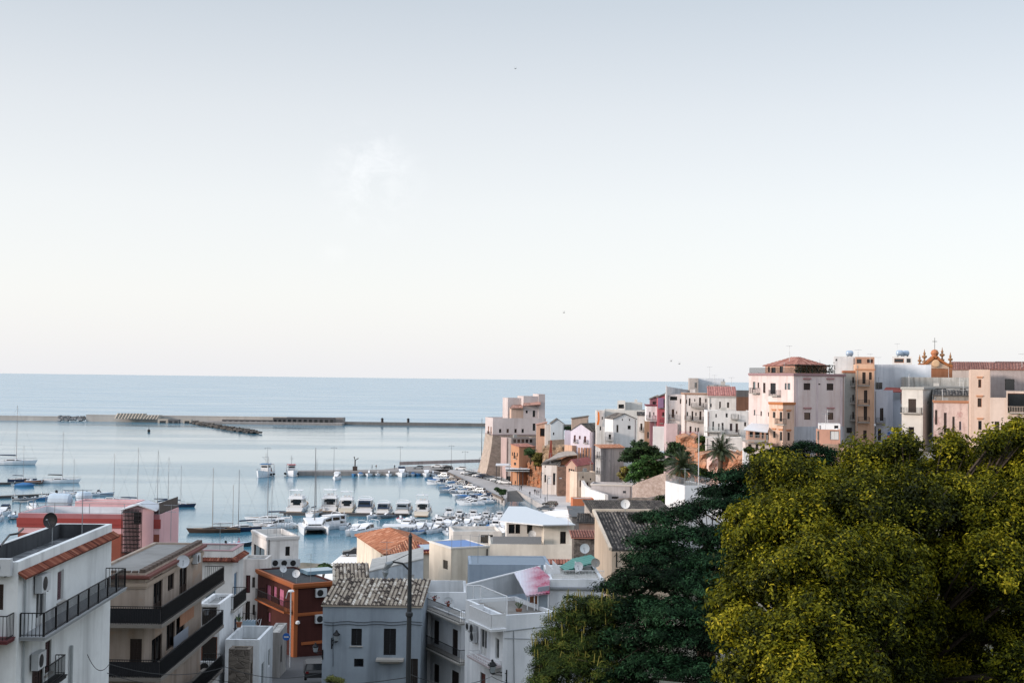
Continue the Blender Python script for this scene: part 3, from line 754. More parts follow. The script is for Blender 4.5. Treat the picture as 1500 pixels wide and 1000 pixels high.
hut(420, 490, 610.8, 976, 5.2, flat('4a4c50', .8), 'long dark store building under the right end of the breakwater wall', doors=9)
hut(325, 400, 614.2, 977, 2.6, flat('55575a', .8), 'very low dark shelter running along the foot of the breakwater wall', doors=9)
# floating pontoons
def pontoon(x0, y0, x1, y1, label, wdt=2.2, z=.55):
    p, q = gz(x0, y0, z), gz(x1, y1, z); d = (q-p).normalized(); n = Vector((-d.y, d.x, 0)); r = thing('floating_pontoon', label, 'pontoon', (p.x, p.y, 0), 0, 'floating pontoons of the marina')
    b = MB(); b.box(p, q-p, n*wdt, (0, 0, .12)); b.build('deck', WOOD, r)
    L_ = (q-p).length; k = max(2, int(L_/7))
    for i in range(k):
        b = MB(); c = p+d*(L_*(i+.15)/k)+n*.2; b.box(c+Vector((0, 0, -.7)), d*(L_*.7/k), n*(wdt-.4), (0, 0, .698)); b.build('float', flat('54575a', .8), r)
    for i in range(k+1):
        b = MB(); c = p+d*(L_*i/k*.99)+n*.4+Vector((0, 0, .121)); b.box(c, d*.25, n*.25, (0, 0, .8 if i % 2 else .5)); b.build('service_pedestal', flat('c9cccf', .5), r)
    return r
pontoon(408, 751.5, 600, 753.5, 'wooden pontoon behind the row of large white motor yachts')
pontoon(640, 757, 748, 763, 'wooden pontoon carrying the row of small outboard boats')
pontoon(-60, 708.5, 62, 706.5, 'upper left pontoon beside the moored blue boat')
pontoon(-60, 730, 102, 722.5, 'lower left pontoon crossing beyond the pink house')
pontoon(380, 769, 435, 771, 'short pontoon beside the dark wooden sailing boats')
# ---------------------------------------------------------------- near houses, left side
W1 = plaster('e0e5e6', '8b8e90', .45, .6); W2 = plaster('ac9b8c', '6b5d52', .5, .7, 1.2, .4, 'a58f7e'); W3_ = plaster('b8b6b4', '73706d', .45, .7)
TILE_R = tinted(((0, '4f2b24'), (.35, '6f3d30'), (.7, '85503f'), (1, '9a6a56')), .9)
TILE_O = tinted(((0, '80503c'), (.25, 'a16a50'), (.75, 'b58064'), (1, 'c79a80')), .9)
TILE_S = tinted(((0, '3a322e'), (.22, '4d423c'), (.27, 'a39788'), (.7, 'b8ad9d'), (.78, 'd5cec2'), (1, 'dad4ca')), .9)
TILE_D = tinted(((0, '2c2a29'), (.4, '514e4c'), (.8, '77726c'), (1, '8c857b')), .9)
TILE_P = tinted(((0, '7a5148'), (.5, '98695e'), (1, 'ab8175')), .9)
DARKROOF = plaster('6f7479', '202226', 1.0, .8, .8, .6, '34383c')
def eave(H, face, a0, a1, z, m, prj=.5, drop=.28, tw=.24):
    b = MB(); p = [H.P(face, a0, z, .004), H.P(face, a1, z, .004), H.P(face, a1, z-drop, prj), H.P(face, a0, z-drop, prj)]
    b.tiles(p, H.fc[face][1], tw, .3, .045, .06); return b.build('eave_tiles', m, H.root)
# A: white house, long street side
A = House('white plastered house with orange tile strip under its parapet and a long black balcony', 'house', -75, 27, 822, 54, 2, ('R', 164), h=13, wall=W1, ph=.75, name='terraced_house', roofm=DARKROOF)
eave(A, 'R', .0, A.d+.25, A.zt-.43, TILE_R, .36, .25, .17)
A.win('R', (84, 835, 93, 880), 's', FR_W, flat('5a4248', .6), sill=True); A.win('R', (53, 850, 67, 926), 'd', FR_W)
A.win('R', (66, 938, 75, 985), 's', FR_BR, flat('3d2428', .6), sill=True); A.win('R', (47, 958, 64, 1010), 's', FR_BR, flat('3a2a26', .6))
A.balcony('R', 66, 184, 902, 1.05, 1.0, flat('8f9396', .8), IRON, zf=25.02, gap=.16, post=10, bar=.024)
A.ac('R', 55, 853, 1.15, .75); A.ac('R', 49, 966, 1.05, .7)
A.pipe('R', 33, 840, 1000, flat('9aa0a3', .5)); A.pipe('R', 101, 945, 1000, flat('9aa0a3', .5), .08)
A.balcony('R', 72, 97, 996, .5, .9, IRON, IRON, gap=.14)
A.win('F', (-20, 855, 5, 893), 's', FR_BR, SHUT_BR); A.ac('F', 0, 829, 1.1, .7)
A.balcony('F', -40, 10, 938, .9, 1.0, flat('5b2a2e', .7), IRON, gap=.14)
lining(A, plaster('4b4e52', '2a2c2f', .8), (1, 2, 3)); A.finish()
dish(A.P('R', 6.0, A.zt-.0, -8.2)*1 if False else pt(75, 762, 60), .36, (-.25, -1, .2), BLACK, 1.3, A.root)
b = MB()
for i in range(3):
    q = pt(2+i*3, 812-i*1.5, 53.5+i*.2)
b.tube([pt(0, 800, 57), pt(14, 783, 60), pt(26, 781, 60.5), pt(34, 774, 62)], .05, 6); b.build('cable', BLACK, A.root)
b = MB(); c = pt(66, 792, 60.5); c.z = A.zt-A.ph; b.lathe(c, [(.42, 0), (.45, .25), (.3, .38)], 10); b.build('roof_vent', flat('303338', .7), A.root)
# B: beige three storey house with wrap-round balconies
B = House('beige weathered house with two long black wrap-round balconies and a flat grey roof', 'house', 128, 213, 838, 74, 0, ('R', 297), h=14, wall=W2, ph=.12, name='terraced_house', roofm=plaster('8e8d8a', '6c6a67', .4, .5))
B.cornice(m=flat('6a3f38', .8), hgt=.14, prj=.30, z=B.zt-.26, faces='FR'); B.cornice(m=flat('a39384', .8), hgt=.2, prj=.12, z=B.zt-.75, faces='FR')
b = MB()
for i in range(16):
    t0 = B.d*i/16; b.box(B.P('R', t0+.05, B.zt+.002, -.35), B.v*(B.d/16-.12), B.u*.33, (0, 0, .2))
for i in range(8):
    t0 = B.w*i/8; b.box(B.P('F', t0+.05, B.zt+.002, -.30), B.u*(B.w/8-.12), B.v*-.28, (0, 0, .1))
b.build('coping', flat('5b4f47', .9, 0, .4), B.root)
for box, st in (((225, 842, 238, 900), 'd'), ((246, 834, 255, 864), 'w'), ((263, 824, 274, 872), 'd'), ((222, 932, 237, 992), 'd'), ((244, 912, 256, 949), 'w'), ((258, 902, 270, 962), 'd')):
    B.win('R', box, st, FR_BR, SHUT_BR)
B.win('F', (190, 935, 210, 990), 's', FR_BR)
CONCB = flat('77726c', .8)
for zf in (22.1, 19.15, 16.2):
    a0 = -1.35; off = 1.35
    bb = MB(); th = .2
    bb.box(B.P('R', -off, zf-th, .003), B.v*(B.d+off+.8), B.u*(off-.003), (0, 0, th)); bb.box(B.P('F', -.6, zf-th, .003), B.u*(B.w+.6), -B.v*(off-.003), (0, 0, th))
    bo = bb.build('balcony', CONCB, B.root)
    r = MB(); rail(r, [B.P('F', -.6, zf, off-.05), B.P('F', B.w+off-.05, zf, off-.05), B.P('R', B.d+.75, zf, off-.05), B.P('R', B.d+.75, zf, .02)], 1.0, .13, .022)
    r.build('railing', IRON, bo)
    q = MB(); q.box(B.P('F', -.5, zf+.05, off-.09), B.u*(B.w+off+.4), -B.v*.015, (0, 0, .82)); q.box(B.P('R', -off+.12, zf+.05, off-.10), B.v*(B.d+off+.55), B.u*.015, (0, 0, .84)); q.build('screen', flat('26272b', .9), bo)
B.ac('R', 283, 817, 1.0, .6)
B.dish(B.P('R', *B.tz('R', 268, 822, .5), .5), .40, (.3, -1, .25), None, .5)
b = MB(); b.box(B.P('R', 6.5, 19.16, .004), B.v*3.6, B.u*.02, (0, 0, .7)); b.build('wall_panel', flat('a2aab6', .8), B.root)
b = MB(); b.box(B.P('R', 7.9, 20.2, .004), B.v*3.6, B.u*.03, (0, 0, 1.55)); b.build('repair_patch', plaster('b5805f', '8c6650', .5), B.root)
B.finish()
# C: white house behind with maroon tile edge
Cc = House('narrow white house with dark red tile edge and blue window blinds behind the beige one', 'house', 262, 341, 806, 100, 0, ('R', 357), h=14, wall=plaster('dcdad7', '8b8885', .4), ph=.8, name='terraced_house', roofm=DARKROOF)
eave(Cc, 'R', -.5, Cc.d+.3, Cc.zt-.5, TILE_R, .4, .25, .2); eave(Cc, 'F', -.5, Cc.w+.5, Cc.zt-.5, TILE_R, .4, .25, .2)
b = MB(); Q = Cc.quad_pts(Cc.zt+.001, .03); I = Cc.quad_pts(Cc.zt+.001, -.3)
for k in range(4): b.ext([Q[k], Q[(k+1) % 4], I[(k+1) % 4], I[k]], (0, 0, .07))
b.build('coping', flat('a08084', .8), Cc.root)
Cc.win('R', (338.5+4.5, 838, 347.5, 872), 's', FR_W, flat('4f7390', .6)); Cc.win('R', (343, 905, 347, 940), 's', FR_BR, SHUT_BL); Cc.win('R', (348.5, 898, 352, 925), 's', FR_W, SHUT_BL)
Cc.balcony('R', 343, 361.5, 886, 1.1, 1.0, SILL, IRON, gap=.12); Cc.balcony('R', 343, 361, 948, 1.1, 1.0, SILL, IRON, gap=.12)
Cc.win('F', (300, 850, 316, 880), 's', FR_W, SHUT_GR); Cc.win('F', (299, 892, 318, 915), 's', FR_W, flat('9c6a58', .7))
Cc.finish()
# white frame annex in front of C
H = House('white framed balcony tower with open storeys at the end of the beige house', 'building', 291, 322, 884, 92, 0, 4.5, h=9, wall=plaster('dfe2e4', '8b8e91', .4), ph=.3, name='annex', roofm=CONC)
H.win('F', (294, 888, 318, 922), 'o', FR_W); H.win('F', (294, 932, 318, 985), 'o', flat('8a5a48', .8)); H.ac('F', 290+14, 975, 1.2, .8); H.finish()
H = House('low white rendered house with roof terrace full of clutter beside the steep street', 'house', 330, 380, 936, 92, 0, ('R', 400), h=8, wall=plaster('dbe1e5', '7f868b', .5), ph=.9, name='terraced_house', roofm=CONC)
for i, (x0, y0, x1, y1) in enumerate(((383, 970, 387, 1005), (393, 950, 396, 975))): H.win('R', (x0, y0, x1, y1), 's', FR_W, SHUT_GR)
H.win('F', (340, 965, 356, 1010), 'd'); H.finish()
rr = random.Random(4)
t = thing('laundry_rack', 'white drying rack and folded chairs on the low terrace by the steep street', 'drying rack', gz(366, 925, H.zt-.9))
b = MB()
for i in range(7): b.tube([t.location+Vector((i*.22-.7, -.5, .9)), t.location+Vector((i*.22-.7, .5, .9))], .012, 4)
for x in (-.75, .75): b.tube([t.location+Vector((x, -.5, 0)), t.location+Vector((x, .5, .9))], .018, 4); b.tube([t.location+Vector((x, .5, 0)), t.location+Vector((x, -.5, .9))], .018, 4)
b.build('frame', WHITE, t)
b = MB(); b.box(t.location+Vector((-.5, -.3, .3)), (.9, 0, 0), (0, .02, 0), (0, 0, .6)); b.box(t.location+Vector((-.3, .1, .35)), (.7, 0, 0), (0, .02, 0), (0, 0, .55)); b.build('laundry', flat('9fb4c4', .9), t)
H = House('rough stone faced low house between the white house and the street', 'house', 335, 366, 950, 86, 0, ('R', 371), h=7, wall=stone('8f867c', '4f4a45', 1.0, .5), ph=.2, name='stone_house', roofm=CONC_L)
H.win('R', (367, 970, 370, 1005), 's', FR_BR); H.finish()
H = House('small grey walled store with flat slab roof beside the street bollards', 'building', 393, 410, 926, 112, 2, 4.5, h=6.5, wall=plaster('9d9c9a', '615f5d', .6), ph=.1, name='store', roofm=CONC_L)
H.win('R', (411, 945, 413, 970), 's'); H.finish()
# D: white block with glazed bay and three air conditioners
D_ = House('white two storey block with tall glazed bay and three air conditioners on its side', 'house', 391, 437.5, 786, 140, 24, ('L', 369), h=18, wall=plaster('e4e1dd', '8e8a87', .45), ph=.5, name='white_house', roofm=CONC_L)
D_.cornice(m=flat('c9c8c6', .8), hgt=.25, prj=.1, z=D_.zt-.3, faces='FL')
D_.win('F', (418, 800, 424.6, 813.5), 'w'); D_.win('L', (371.5, 800, 387.5, 825), 'w', FR_BR)
for x in (404, 417, 430): D_.ac('F', x, 823.5, 1.25, .8)
D_.pipe('F', 393.5, 790, 835, BLACK, .05)
rb = MB(); Q = D_.quad_pts(D_.zt+.01, -.1); rail(rb, [Q[0], Q[1], Q[2]], .9, 1.1, .03); rb.build('railing', GREYM, D_.root)
D_.finish()
H = House('white lower wing with brown shutters left of the orange trimmed house', 'house', 352, 390, 818, 134, 0, ('R', 398), h=17, wall=plaster('dad6d1', '85807b', .5), ph=.25, name='white_house', roofm=CONC)
H.win('F', (360, 842, 366.5, 868), 's', FR_BR, SHUT_MAR); H.win('F', (369.5, 845, 373.5, 860), 's'); H.win('F', (359.5, 880, 366, 908), 's'); H.win('F', (370, 885, 373.5, 900), 's')
H.balcony('F', 352, 372, 912, 1.0, 1, SILL, IRON, gap=.2); H.finish()
# E: dark maroon and orange house
ORG = flat('94542e', .8); MARW = plaster('4a241f', '2d1614', .5)
E = House('dark maroon house with orange corner trims, pink shutters and a flat black roof', 'house', 432.5, 489, 854.5, 124, 30, ('L', 378), h=12.5, wall=MARW, ph=.12, name='corner_house', roofm=plaster('3f4448', '26292c', .7))
E.cornice(m=ORG, hgt=.3, prj=.3, z=E.zt-.3, faces='FL'); zf = E.tz('F', 450, 899.5)[1]
E.cornice(m=ORG, hgt=.2, prj=.08, z=zf, faces='FL')
b = MB(); b.box(E.P('F', -.12, E.zb, -.25)-E.v*0, E.u*.38, -E.v*.37, (0, 0, E.zt-E.zb-.5)); b.box(E.P('F', -.12, E.zb, -.25), E.u*.0+E.v*.45, -E.u*.0+E.u*.119, (0, 0, E.zt-E.zb-.51)); b.build('corner_trim', ORG, E.root)
b = MB(); b.box(E.P('F', E.w-.35, E.zb, .002), E.u*.33, -E.v*.08, (0, 0, E.zt-E.zb-.5)); b.build('end_trim', ORG, E.root)
for bx in ((390, 856, 396.5, 880), (400, 858, 405, 875), (408, 862, 415.5, 889), (392, 896, 396, 911)): E.win('L', bx, 's', FR_BR, SHUT_PK)
E.balcony('L', 373, 416, 886, 1.0, 1.0, ORG, IRON, gap=.14); E.ac('F', 469, 867, 1.1, .8); E.ac('F', 468.5, 905, 1.1, .8)
E.box_on('F', (441, 938, 486, 942), .08, ORG, 'plinth_trim')
b = MB(); c = E.P('F', *E.tz('F', 436, 914, .2), .2); b.lathe(c, [(.1, 0), (.22, .1), (.2, .3), (.05, .36)], 10); b.build('wall_lamp', WHITE, E.root)
E.dish(E.P('F', .2, E.zt+.9, -.3), .38, (-.1, -1, .3), None, .9); E.dish(E.P('L', 5, E.zt+.7, -.6), .36, (.6, -1, .4), None, .7)
b = MB(); b.box(E.P('F', 3.0, E.zt+.01, -4.5), E.u*3, E.v*2.2, (0, 0, .35)); b.build('skylight', flat('7c98a8', .2), E.root)
E.finish()
# bins, cafe chairs at its foot
t = thing('stacked_chairs', 'cluster of pale plastic chairs stacked on the paving below the maroon house', 'chairs', gz(463, 944, 8.2))
b = MB()
for i in range(9):
    o = t.location+Vector((i % 5*.62-1.6, i//5*.7, 0)); b.box(o+Vector((0, 0, .42)), (.42, 0, 0), (0, .42, 0), (0, 0, .04)); b.box(o+Vector((0, .38, .46)), (.42, 0, 0), (0, .05, 0), (0, 0, .45))
    for dx in (.02, .36):
        for dy in (.02, .36): b.box(o+Vector((dx, dy, 0)), (.04, 0, 0), (0, .04, 0), (0, 0, .419))
b.build('chairs', WHITE, t)
# ---------------------------------------------------------------- G grey-blue house with speckled tiles
G = House('grey blue rendered house with speckled tile roof and dark shuttered windows', 'house', 473, 617, 886, 95, -1, 7.0, h=12, wall=plaster('98a6b2', '626b73', .5, .6), roof='shedB', rise=.85, over=.12, roofm=TILE_S, name='rendered_house')
G.win('F', (514.5, 920, 530, 945), 's', BLACK, flat('17181b', .7), sill=True); G.win('F', (562, 920, 580, 959), 's', BLACK, flat('17181b', .7)); G.win('F', (518.5, 964, 532.5, 976), 'o', BLACK)
G.win('F', (596, 964, 612, 1010), 's', FR_BR, flat('2b2622', .7))
a0, z0 = G.tz('F', 552, 963); a1, z1 = G.tz('F', 592, 963); b = MB(); b.box(G.P('F', a0, z0-.12, .002), G.u*(a1-a0), -G.v*.7, (0, 0, .16)); b.box(G.P('F', a0+.3, z0-.3, .002), G.u*(a1-a0-.6), -G.v*.4, (0, 0, .179)); b.build('balcony', SILL, G.root)
b = MB()
for (y, dx) in ((910, 0), (914, .02)): 
    pts = [G.P('F', *G.tz('F', 475+i*12, y+math.sin(i*1.7)*1.0), .05) for i in range(13)]; b.tube(pts, .022, 5)
b.tube([G.P('F', *G.tz('F', 488, 912), .05), G.P('F', *G.tz('F', 488, 975), .05)], .02, 5); b.build('cable', flat('3c4248', .7), G.root)
G.finish()
def wall_lantern(P, out, name, label, arm=.6, s=1.0, parent=None, cat='lantern'):
    t = thing(name, label, cat, P); P = Vector(P); out = Vector(out).normalized(); c = P+out*arm
    b = MB(); b.box(P-Vector((.04, .04, .5*s)), (.08, 0, 0), (0, .08, 0), (0, 0, .7*s)); b.tube([P, P+out*arm*.5+Vector((0, 0, .12)), c], .03*s, 6); b.tube([P-Vector((0, 0, .4*s)), P+out*arm*.35-Vector((0, 0, .1)), c-Vector((0, 0, .02))], .02*s, 6); b.build('bracket', IRON, t)
    b = MB(); b.lathe(c, [(.06*s, 0), (.12*s, .05*s), (.2*s, .42*s), (.26*s, .46*s), (.1*s, .62*s), (.04*s, .75*s)], 6); l = b.build('lantern_body', IRON, t)
    b = MB(); b.lathe(c, [(.131*s, .08*s), (.203*s, .40*s)], 6); b.build('glass', flat('8f979b', .2), l); return t
wall_lantern(G.P('F', *G.tz('F', 486, 938), 0), (1, -1, 0), 'wall_lantern', 'black iron lantern on the grey blue wall, left of its dark windows', .55, 1.15)
wall_lantern(G.P('F', .05, G.tz('F', 475, 955)[1], 0), (-1, -.4, 0), 'wall_lantern', 'black lantern on the left corner of the grey blue house', .55, 1.0)
# grey gable bits behind it
H = House('low house with broken speckled tile roof and concrete parapet behind the grey blue one', 'house', 489, 541, 855, 104, 8, 6, h=9, wall=plaster('9aa0a4', '65696d', .6), roof='shedB', rise=.75, over=.1, roofm=TILE_S, name='old_house'); H.finish()
H = House('grey rendered wall block with slanting whitish top between the speckled and terracotta roofs', 'house', 541, 620, 838, 106, 4, 7, h=10, wall=plaster('b4bdc4', '6e767c', .6), roof='shedR', rise=1.05, over=.02, roofm=CONC_L, name='old_house')
H.win('F', (594, 841, 607, 854), 'h', FR_W, flat('c9c9c6', .7)); H.finish()
# ---------------------------------------------------------------- H terracotta roof
CREAM = plaster('d5ccbb', '8c8376', .4, .7); CREAM2 = plaster('ded8cb', '928b80', .35, .6)
H_ = House('cream house under a hipped terracotta tile roof with a small skylight', 'house', 565, 650, 811.5, 150, 17, ('L', 523), h=15, wall=CREAM, roof='hip', rise=1.25, over=.3, roofm=TILE_O, name='tile_roof_house')
H_.pipe('L', 559.5, 813, 826, flat('4a3a30', .6), .05); H_.pipe('F', 619, 813, 860, flat('4a3a30', .6), .05)
H_.win('F', (636.5, 840, 648, 866), 's', FR_BR)
H_.finish()
# skylight lies on the front slope
b = MB(); e0 = H_.p0-H_.v*.3; sl_ = 1.25/(min(H_.w, H_.d)/2+.3)
def onroof(px, py):
    # intersect view ray with the front slope
    nrm = (H_.v*-sl_+Vector((0, 0, 1))).normalized(); Q = Vector((e0.x, e0.y, H_.zt+.02)); r_ = ray(px, py); k = (Q-CP).dot(nrm)/r_.dot(nrm); return CP+r_*k, nrm
c4 = [onroof(x, y)[0] for x, y in ((617, 808), (638, 807), (630, 798.5), (611, 799.5))]; nr = onroof(620, 800)[1]
b.ext([p+nr*.08 for p in c4], nr*.14); sk = b.build('skylight', flat('6e3a50', .6), H_.root); cc = sum(c4, Vector())/4
b = MB(); b.ext([cc+(p-cc)*.8+nr*.222 for p in c4], nr*.03); b.build('pane', flat('9fb0bd', .15), sk)
# I: beige block with blue painted terrace
I_ = House('beige block with bright blue painted roof terrace beside the terracotta roof', 'house', 661, 717, 801.5, 141, 26, ('L', 629), h=14, wall=CREAM, ph=.06, name='beige_house', roofm=flat('6180b0', .7))
I_.cornice(m=flat('d0d0ce', .7), hgt=.12, prj=.06, z=I_.zt-.12, faces='FL'); I_.win('L', (649, 820, 656, 833), 's', FR_BR, flat('4a4640', .7)); I_.pipe('F', 713, 803, 823, BLACK, .07)
rb = MB(); Q = I_.quad_pts(I_.zt+.01, -.1)
for i in range(5):
    p = Q[0].lerp(Q[1], i/4); rb.tube([p, p+Vector((0, 0, 1.3))], .025, 5)
rb.tube([Q[0]+Vector((0, 0, 1.25)), Q[1]+Vector((0, 0, 1.25))], .008, 4); rb.build('railing', GREYM, I_.root)
I_.finish()
# low wall house behind I and J
H = House('long white low wall and terrace behind the blue terrace with a rounded parapet', 'building', 664, 735, 778, 168, 8, 6, h=7, wall=plaster('cfcdc9', '928f8b', .35), ph=.4, name='white_terrace', roofm=CONC_L)
H.win('F', (704, 783, 722, 795), 'o', BLACK); H.finish()
# J: cream house with white metal roof and terrace
J = House('cream house with a terrace of grey railings under an upper floor', 'house', 717, 841, 796.5, 160, 2, 12, h=12, wall=CREAM2, ph=.15, name='cream_house', roofm=CONC_L)
b = MB()
rr = random.Random(8)
bx0, zr_ = J.tz('F', 722, 821); bx1, _ = J.tz('F', 838, 821); b.tiles([J.P('F', bx0, zr_-.25, .6), J.P('F', bx1, zr_-.25, .6), J.P('F', bx1, zr_+.25, .0), J.P('F', bx0, zr_+.25, .0)], J.u, .35, .4, .06, .05); b.build('eave_tiles', TILE_P, J.root)
a0, z = J.tz('F', 722, 790); a1, _ = J.tz('F', 793, 790)
rb = MB(); rail(rb, [J.P('F', a0, J.zt, -.1), J.P('F', a1, J.zt, -.1)], .95, .22, .03, True); rb.build('railing', flat('84888c', .5), J.root)
J.finish()
J2 = House('cream upper storey with white sheet metal roof and one tall dark window', 'house', 797, 841, 768, 161, 2, 9, h=4.2, wall=CREAM2, ph=.05, name='penthouse', roofm=WHITE)
J2.win('F', (820.5, 778, 829, 796), 'w', FR_BR, hood=None); J2.finish()
J3 = House('recessed terrace room with glass doors below the white sheet roof', 'house', 742, 797, 766, 165, 2, 7, h=4.5, wall=plaster('d5d4d1', '9a9894', .3), ph=.03, name='penthouse', roofm=WHITE)
for bx in ((745, 766+1.5, 754, 781), (755, 767.5, 762, 781), (772, 768, 780, 781)): J3.win('F', bx, 'w', FR_BR)
J3.dish(J3.P('F', J3.w-1.6, J.zt+.9, 2.2), .5, (-.1, -1, .3), None, .9); J3.finish()
b = MB(); z = J2.zt+.06
def rz_(px, py, zz): p = gz(px, py, zz); return p
pl = [pt(731, 757, 162), pt(795, 771, 159), pt(843, 767, 160), pt(770, 748.5, 178), pt(745, 750, 178)]
pl = [Vector((p.x, p.y, z+(.35 if i > 2 else (0.1 if i == 0 else 0)))) for i, p in enumerate(pl)]
b.ext([pl[0], pl[1], pl[2], pl[3], pl[4]], (0, 0, .14)); b.build('roof', flat('c9d0d6', .35, .3), J2.root)
# brown awning side
# K: cream gable house with dark tiles
K = House('cream house with steep dark grey tile roof behind the dark conifer', 'house', 896.5, 985, 806, 118, 4, ('L', 871), h=12, wall=plaster('cdb8a0', '9a8570', .35, .6), roof='shedB', rise=2.3, over=.02, roofm=TILE_D, name='gabled_house')
b = MB(); b.box(K.P('B', -.15, K.zt+2.3, .1), K.u*(K.w+.3), -K.v*.35, (0, 0, .28)); b.build('ridge_coping', plaster('cfc0ac', '9a8570', .3), K.root)
b = MB(); b.ext([K.P('L', 0, K.zt+.02, .0), K.P('L', K.d, K.zt+2.3, .0), K.P('L', K.d, K.zt+2.55, .0), K.P('L', 0, K.zt+.27, .0)], -K.u*.28); b.build('verge_coping', plaster('cfc0ac', '9a8570', .3), K.root)
K.pipe('F', 903, 808, 830, BLACK, .06); K.finish()
dish(pt(916, 738, 128), .46, (-.05, -1, .25), flat('e3e3e0', .4), 1.2, K.root)
# ---------------------------------------------------------------- centre bottom: two white houses
WB = plaster('e6eaee', '8d949b', .4, .6); WH = plaster('e8ebee', '969ca2', .35, .6)
Lh = House('white three storey house with black balconies, flower pots and brown shutters', 'house', 676, 700, 905, 96, 27, ('L', 614), h=14, wall=WH, ph=.06, name='balcony_house', roofm=CONC_L)
BRN = flat('2b211e', .7)
for bx in ((617, 897, 622, 934), (635, 908, 643, 943), (662, 921, 670.5, 967), (635, 972, 643, 1010), (661, 982, 672, 1010), (618, 955, 623, 1000)): Lh.win('L', bx, 's', BRN, BRN)
a = Lh.balcony('L', 612, 672.5, 900, .8, .9, SILL, IRON, gap=.14); Lh.balcony('L', 612, 673, 957, .9, .95, SILL, IRON, gap=.14)
for i, x in enumerate((628, 634, 648, 668)):
    f, z = Lh.tz('L', x, 0, .8)
    P0 = Lh.P('L', f, a[2]+.9, .76); t = thing('flower_pot', ['red flowers in a pot at the far end of the upper black balcony', 'red flowers in the second pot from the far end of the black balcony', 'red flowers in a pot at the middle of the upper black balcony', 'large red flowers in a pot on the nearest corner of the upper balcony'][i], 'flower pot', P0, 0, 'flower pots on the balcony')
    b = MB(); b.lathe(P0, [(.09, 0), (.14, .18)], 8); b.build('pot', flat('7a4534', .8), t)
    b = MB(); rr = random.Random(i)
    for k in range(60):
        q = P0+Vector((rr.gauss(0, .12), rr.gauss(0, .12), .2+rr.random()*.2)); e_ = Vector((rr.gauss(0, 1), rr.gauss(0, 1), rr.gauss(0, 1))).normalized()*.05; g = e_.cross(Vector((0, .3, 1))).normalized()*.05; b.poly([q-e_, q+g, q+e_, q-g], 0, rr.random())
    b.build('flowers', tinted(((0, '1f3a1c'), (.4, '2b4a24'), (.5, '8c1f2c'), (1, 'b52a3c')), .7), t)
Lh.finish()
H = House('white roof terrace wall with big satellite dish behind the black balcony house', 'building', 624, 684, 867, 101, 3, 6, h=9, wall=plaster('dde0e2', '898d91', .4), ph=1.5, name='roof_terrace', roofm=CONC_L); H.finish()
dish(pt(657, 884, 97.5), .5, (-.35, -1, .25), None, 1.0, Lh.root)
# M
Mh = House('white corner house with glazed roof terrace, low balcony and iron street lantern', 'house', 737, 815, 901, 85, 24, ('L', 682), h=12, wall=WB, ph=.25, name='corner_house', roofm=plaster('8a8782', '66625d', .5))
Mh.win('L', (725.5, 934, 731, 965), 'w', FR_W); Mh.win('L', (703.5, 921, 713, 960), 'd', FR_W); Mh.win('L', (703.5, 985, 711, 1010), 's', FR_BR, flat('5a2f28', .7))
for (x, y, s_) in ((697, 919, .9), (697.5, 931, .9), (691, 916, .7)): Mh.ac('L', x, y, .95*s_, .8*s_)
Mh.balcony('L', 686, 719, 913+1, 1.1, .95, WH, WHITE, gap=.12, solid=True); Mh.balcony('L', 684, 716, 983-16, .9, .3, flat('b9b0b2', .8), WHITE, gap=.4)
b = MB()
for x in (752,): b.tube([Mh.P('F', *Mh.tz('F', x, 922), .04), Mh.P('F', *Mh.tz('F', x+1, 1000), .04)], .03, 5)
b.tube([Mh.P('F', *Mh.tz('F', 738, 924), .04), Mh.P('F', *Mh.tz('F', 806, 916), .04)], .03, 5); b.tube([Mh.P('F', *Mh.tz('F', 739, 934), .04), Mh.P('F', *Mh.tz('F', 806, 936), .04)], .02, 5); b.build('cable', flat('8d9398', .6), Mh.root)
Mh.finish()
wall_lantern(Mh.P('F', .3, Mh.tz('F', 741, 986)[1], 0), (-1, -.15, 0), 'wall_lantern', 'black iron lantern on a scrolled bracket at the corner of the white house', .95, 1.25)
# upper storeys behind the terrace
N1 = House('white set back storey behind the terrace with blue grey parapet', 'building', 687, 806, 826, 103, 3, 5, h=9, wall=plaster('93a3b4', '6f7d8b', .4), ph=.05, name='upper_storey', roofm=flat('7b8894', .8)); N1.finish()
# sloping party wall, diagonal coping
b = MB(); q0, q1, q2 = pt(684, 857, 92), pt(792, 830, 96), pt(805, 828, 96.5); zb_ = Mh.zt-.2
b.ext([Vector((q0.x, q0.y, zb_)), Vector((q1.x, q1.y, zb_)), q1, q0], (0, .2, 0)); o = b.build('party_wall', plaster('b6bcc1', '82888d', .5), Mh.root)
b = MB(); b.ext([q0+Vector((-.05, -.06, 0)), q1+Vector((0, -.06, 0)), q1+Vector((0, -.06, .09)), q0+Vector((-.05, -.06, .09))], (0, .32, 0)); b.build('coping', WHITE, Mh.root)
# glass screen round the terrace
m_, nt_, b_ = newmat('screen_glass'); b_.inputs['Base Color'].default_value = (.8, .85, .88, 1); b_.inputs['Roughness'].default_value = .25; b_.inputs['Alpha'].default_value = .35; SCREEN = m_
t0 = Mh.root; pts = [pt(683, 857, 91.5), pt(704, 857, 91.3), pt(743, 873, 86.5)]
b = MB(); fr = MB()
zc = Mh.zt-.2
base = [Vector((p.x, p.y, zc)) for p in pts]
for i in range(2):
    b.poly([base[i], base[i+1], pts[i+1], pts[i]])
    fr.tube([pts[i], pts[i+1]], .035, 5)
for i in range(3): fr.tube([base[i], pts[i]], .035, 5)
fr.tube([base[0].lerp(base[1], .5), pts[0].lerp(pts[1], .5)], .02, 4)
fo = fr.build('terrace_frame', WHITE, t0); b.build('screen', SCREEN, fo)
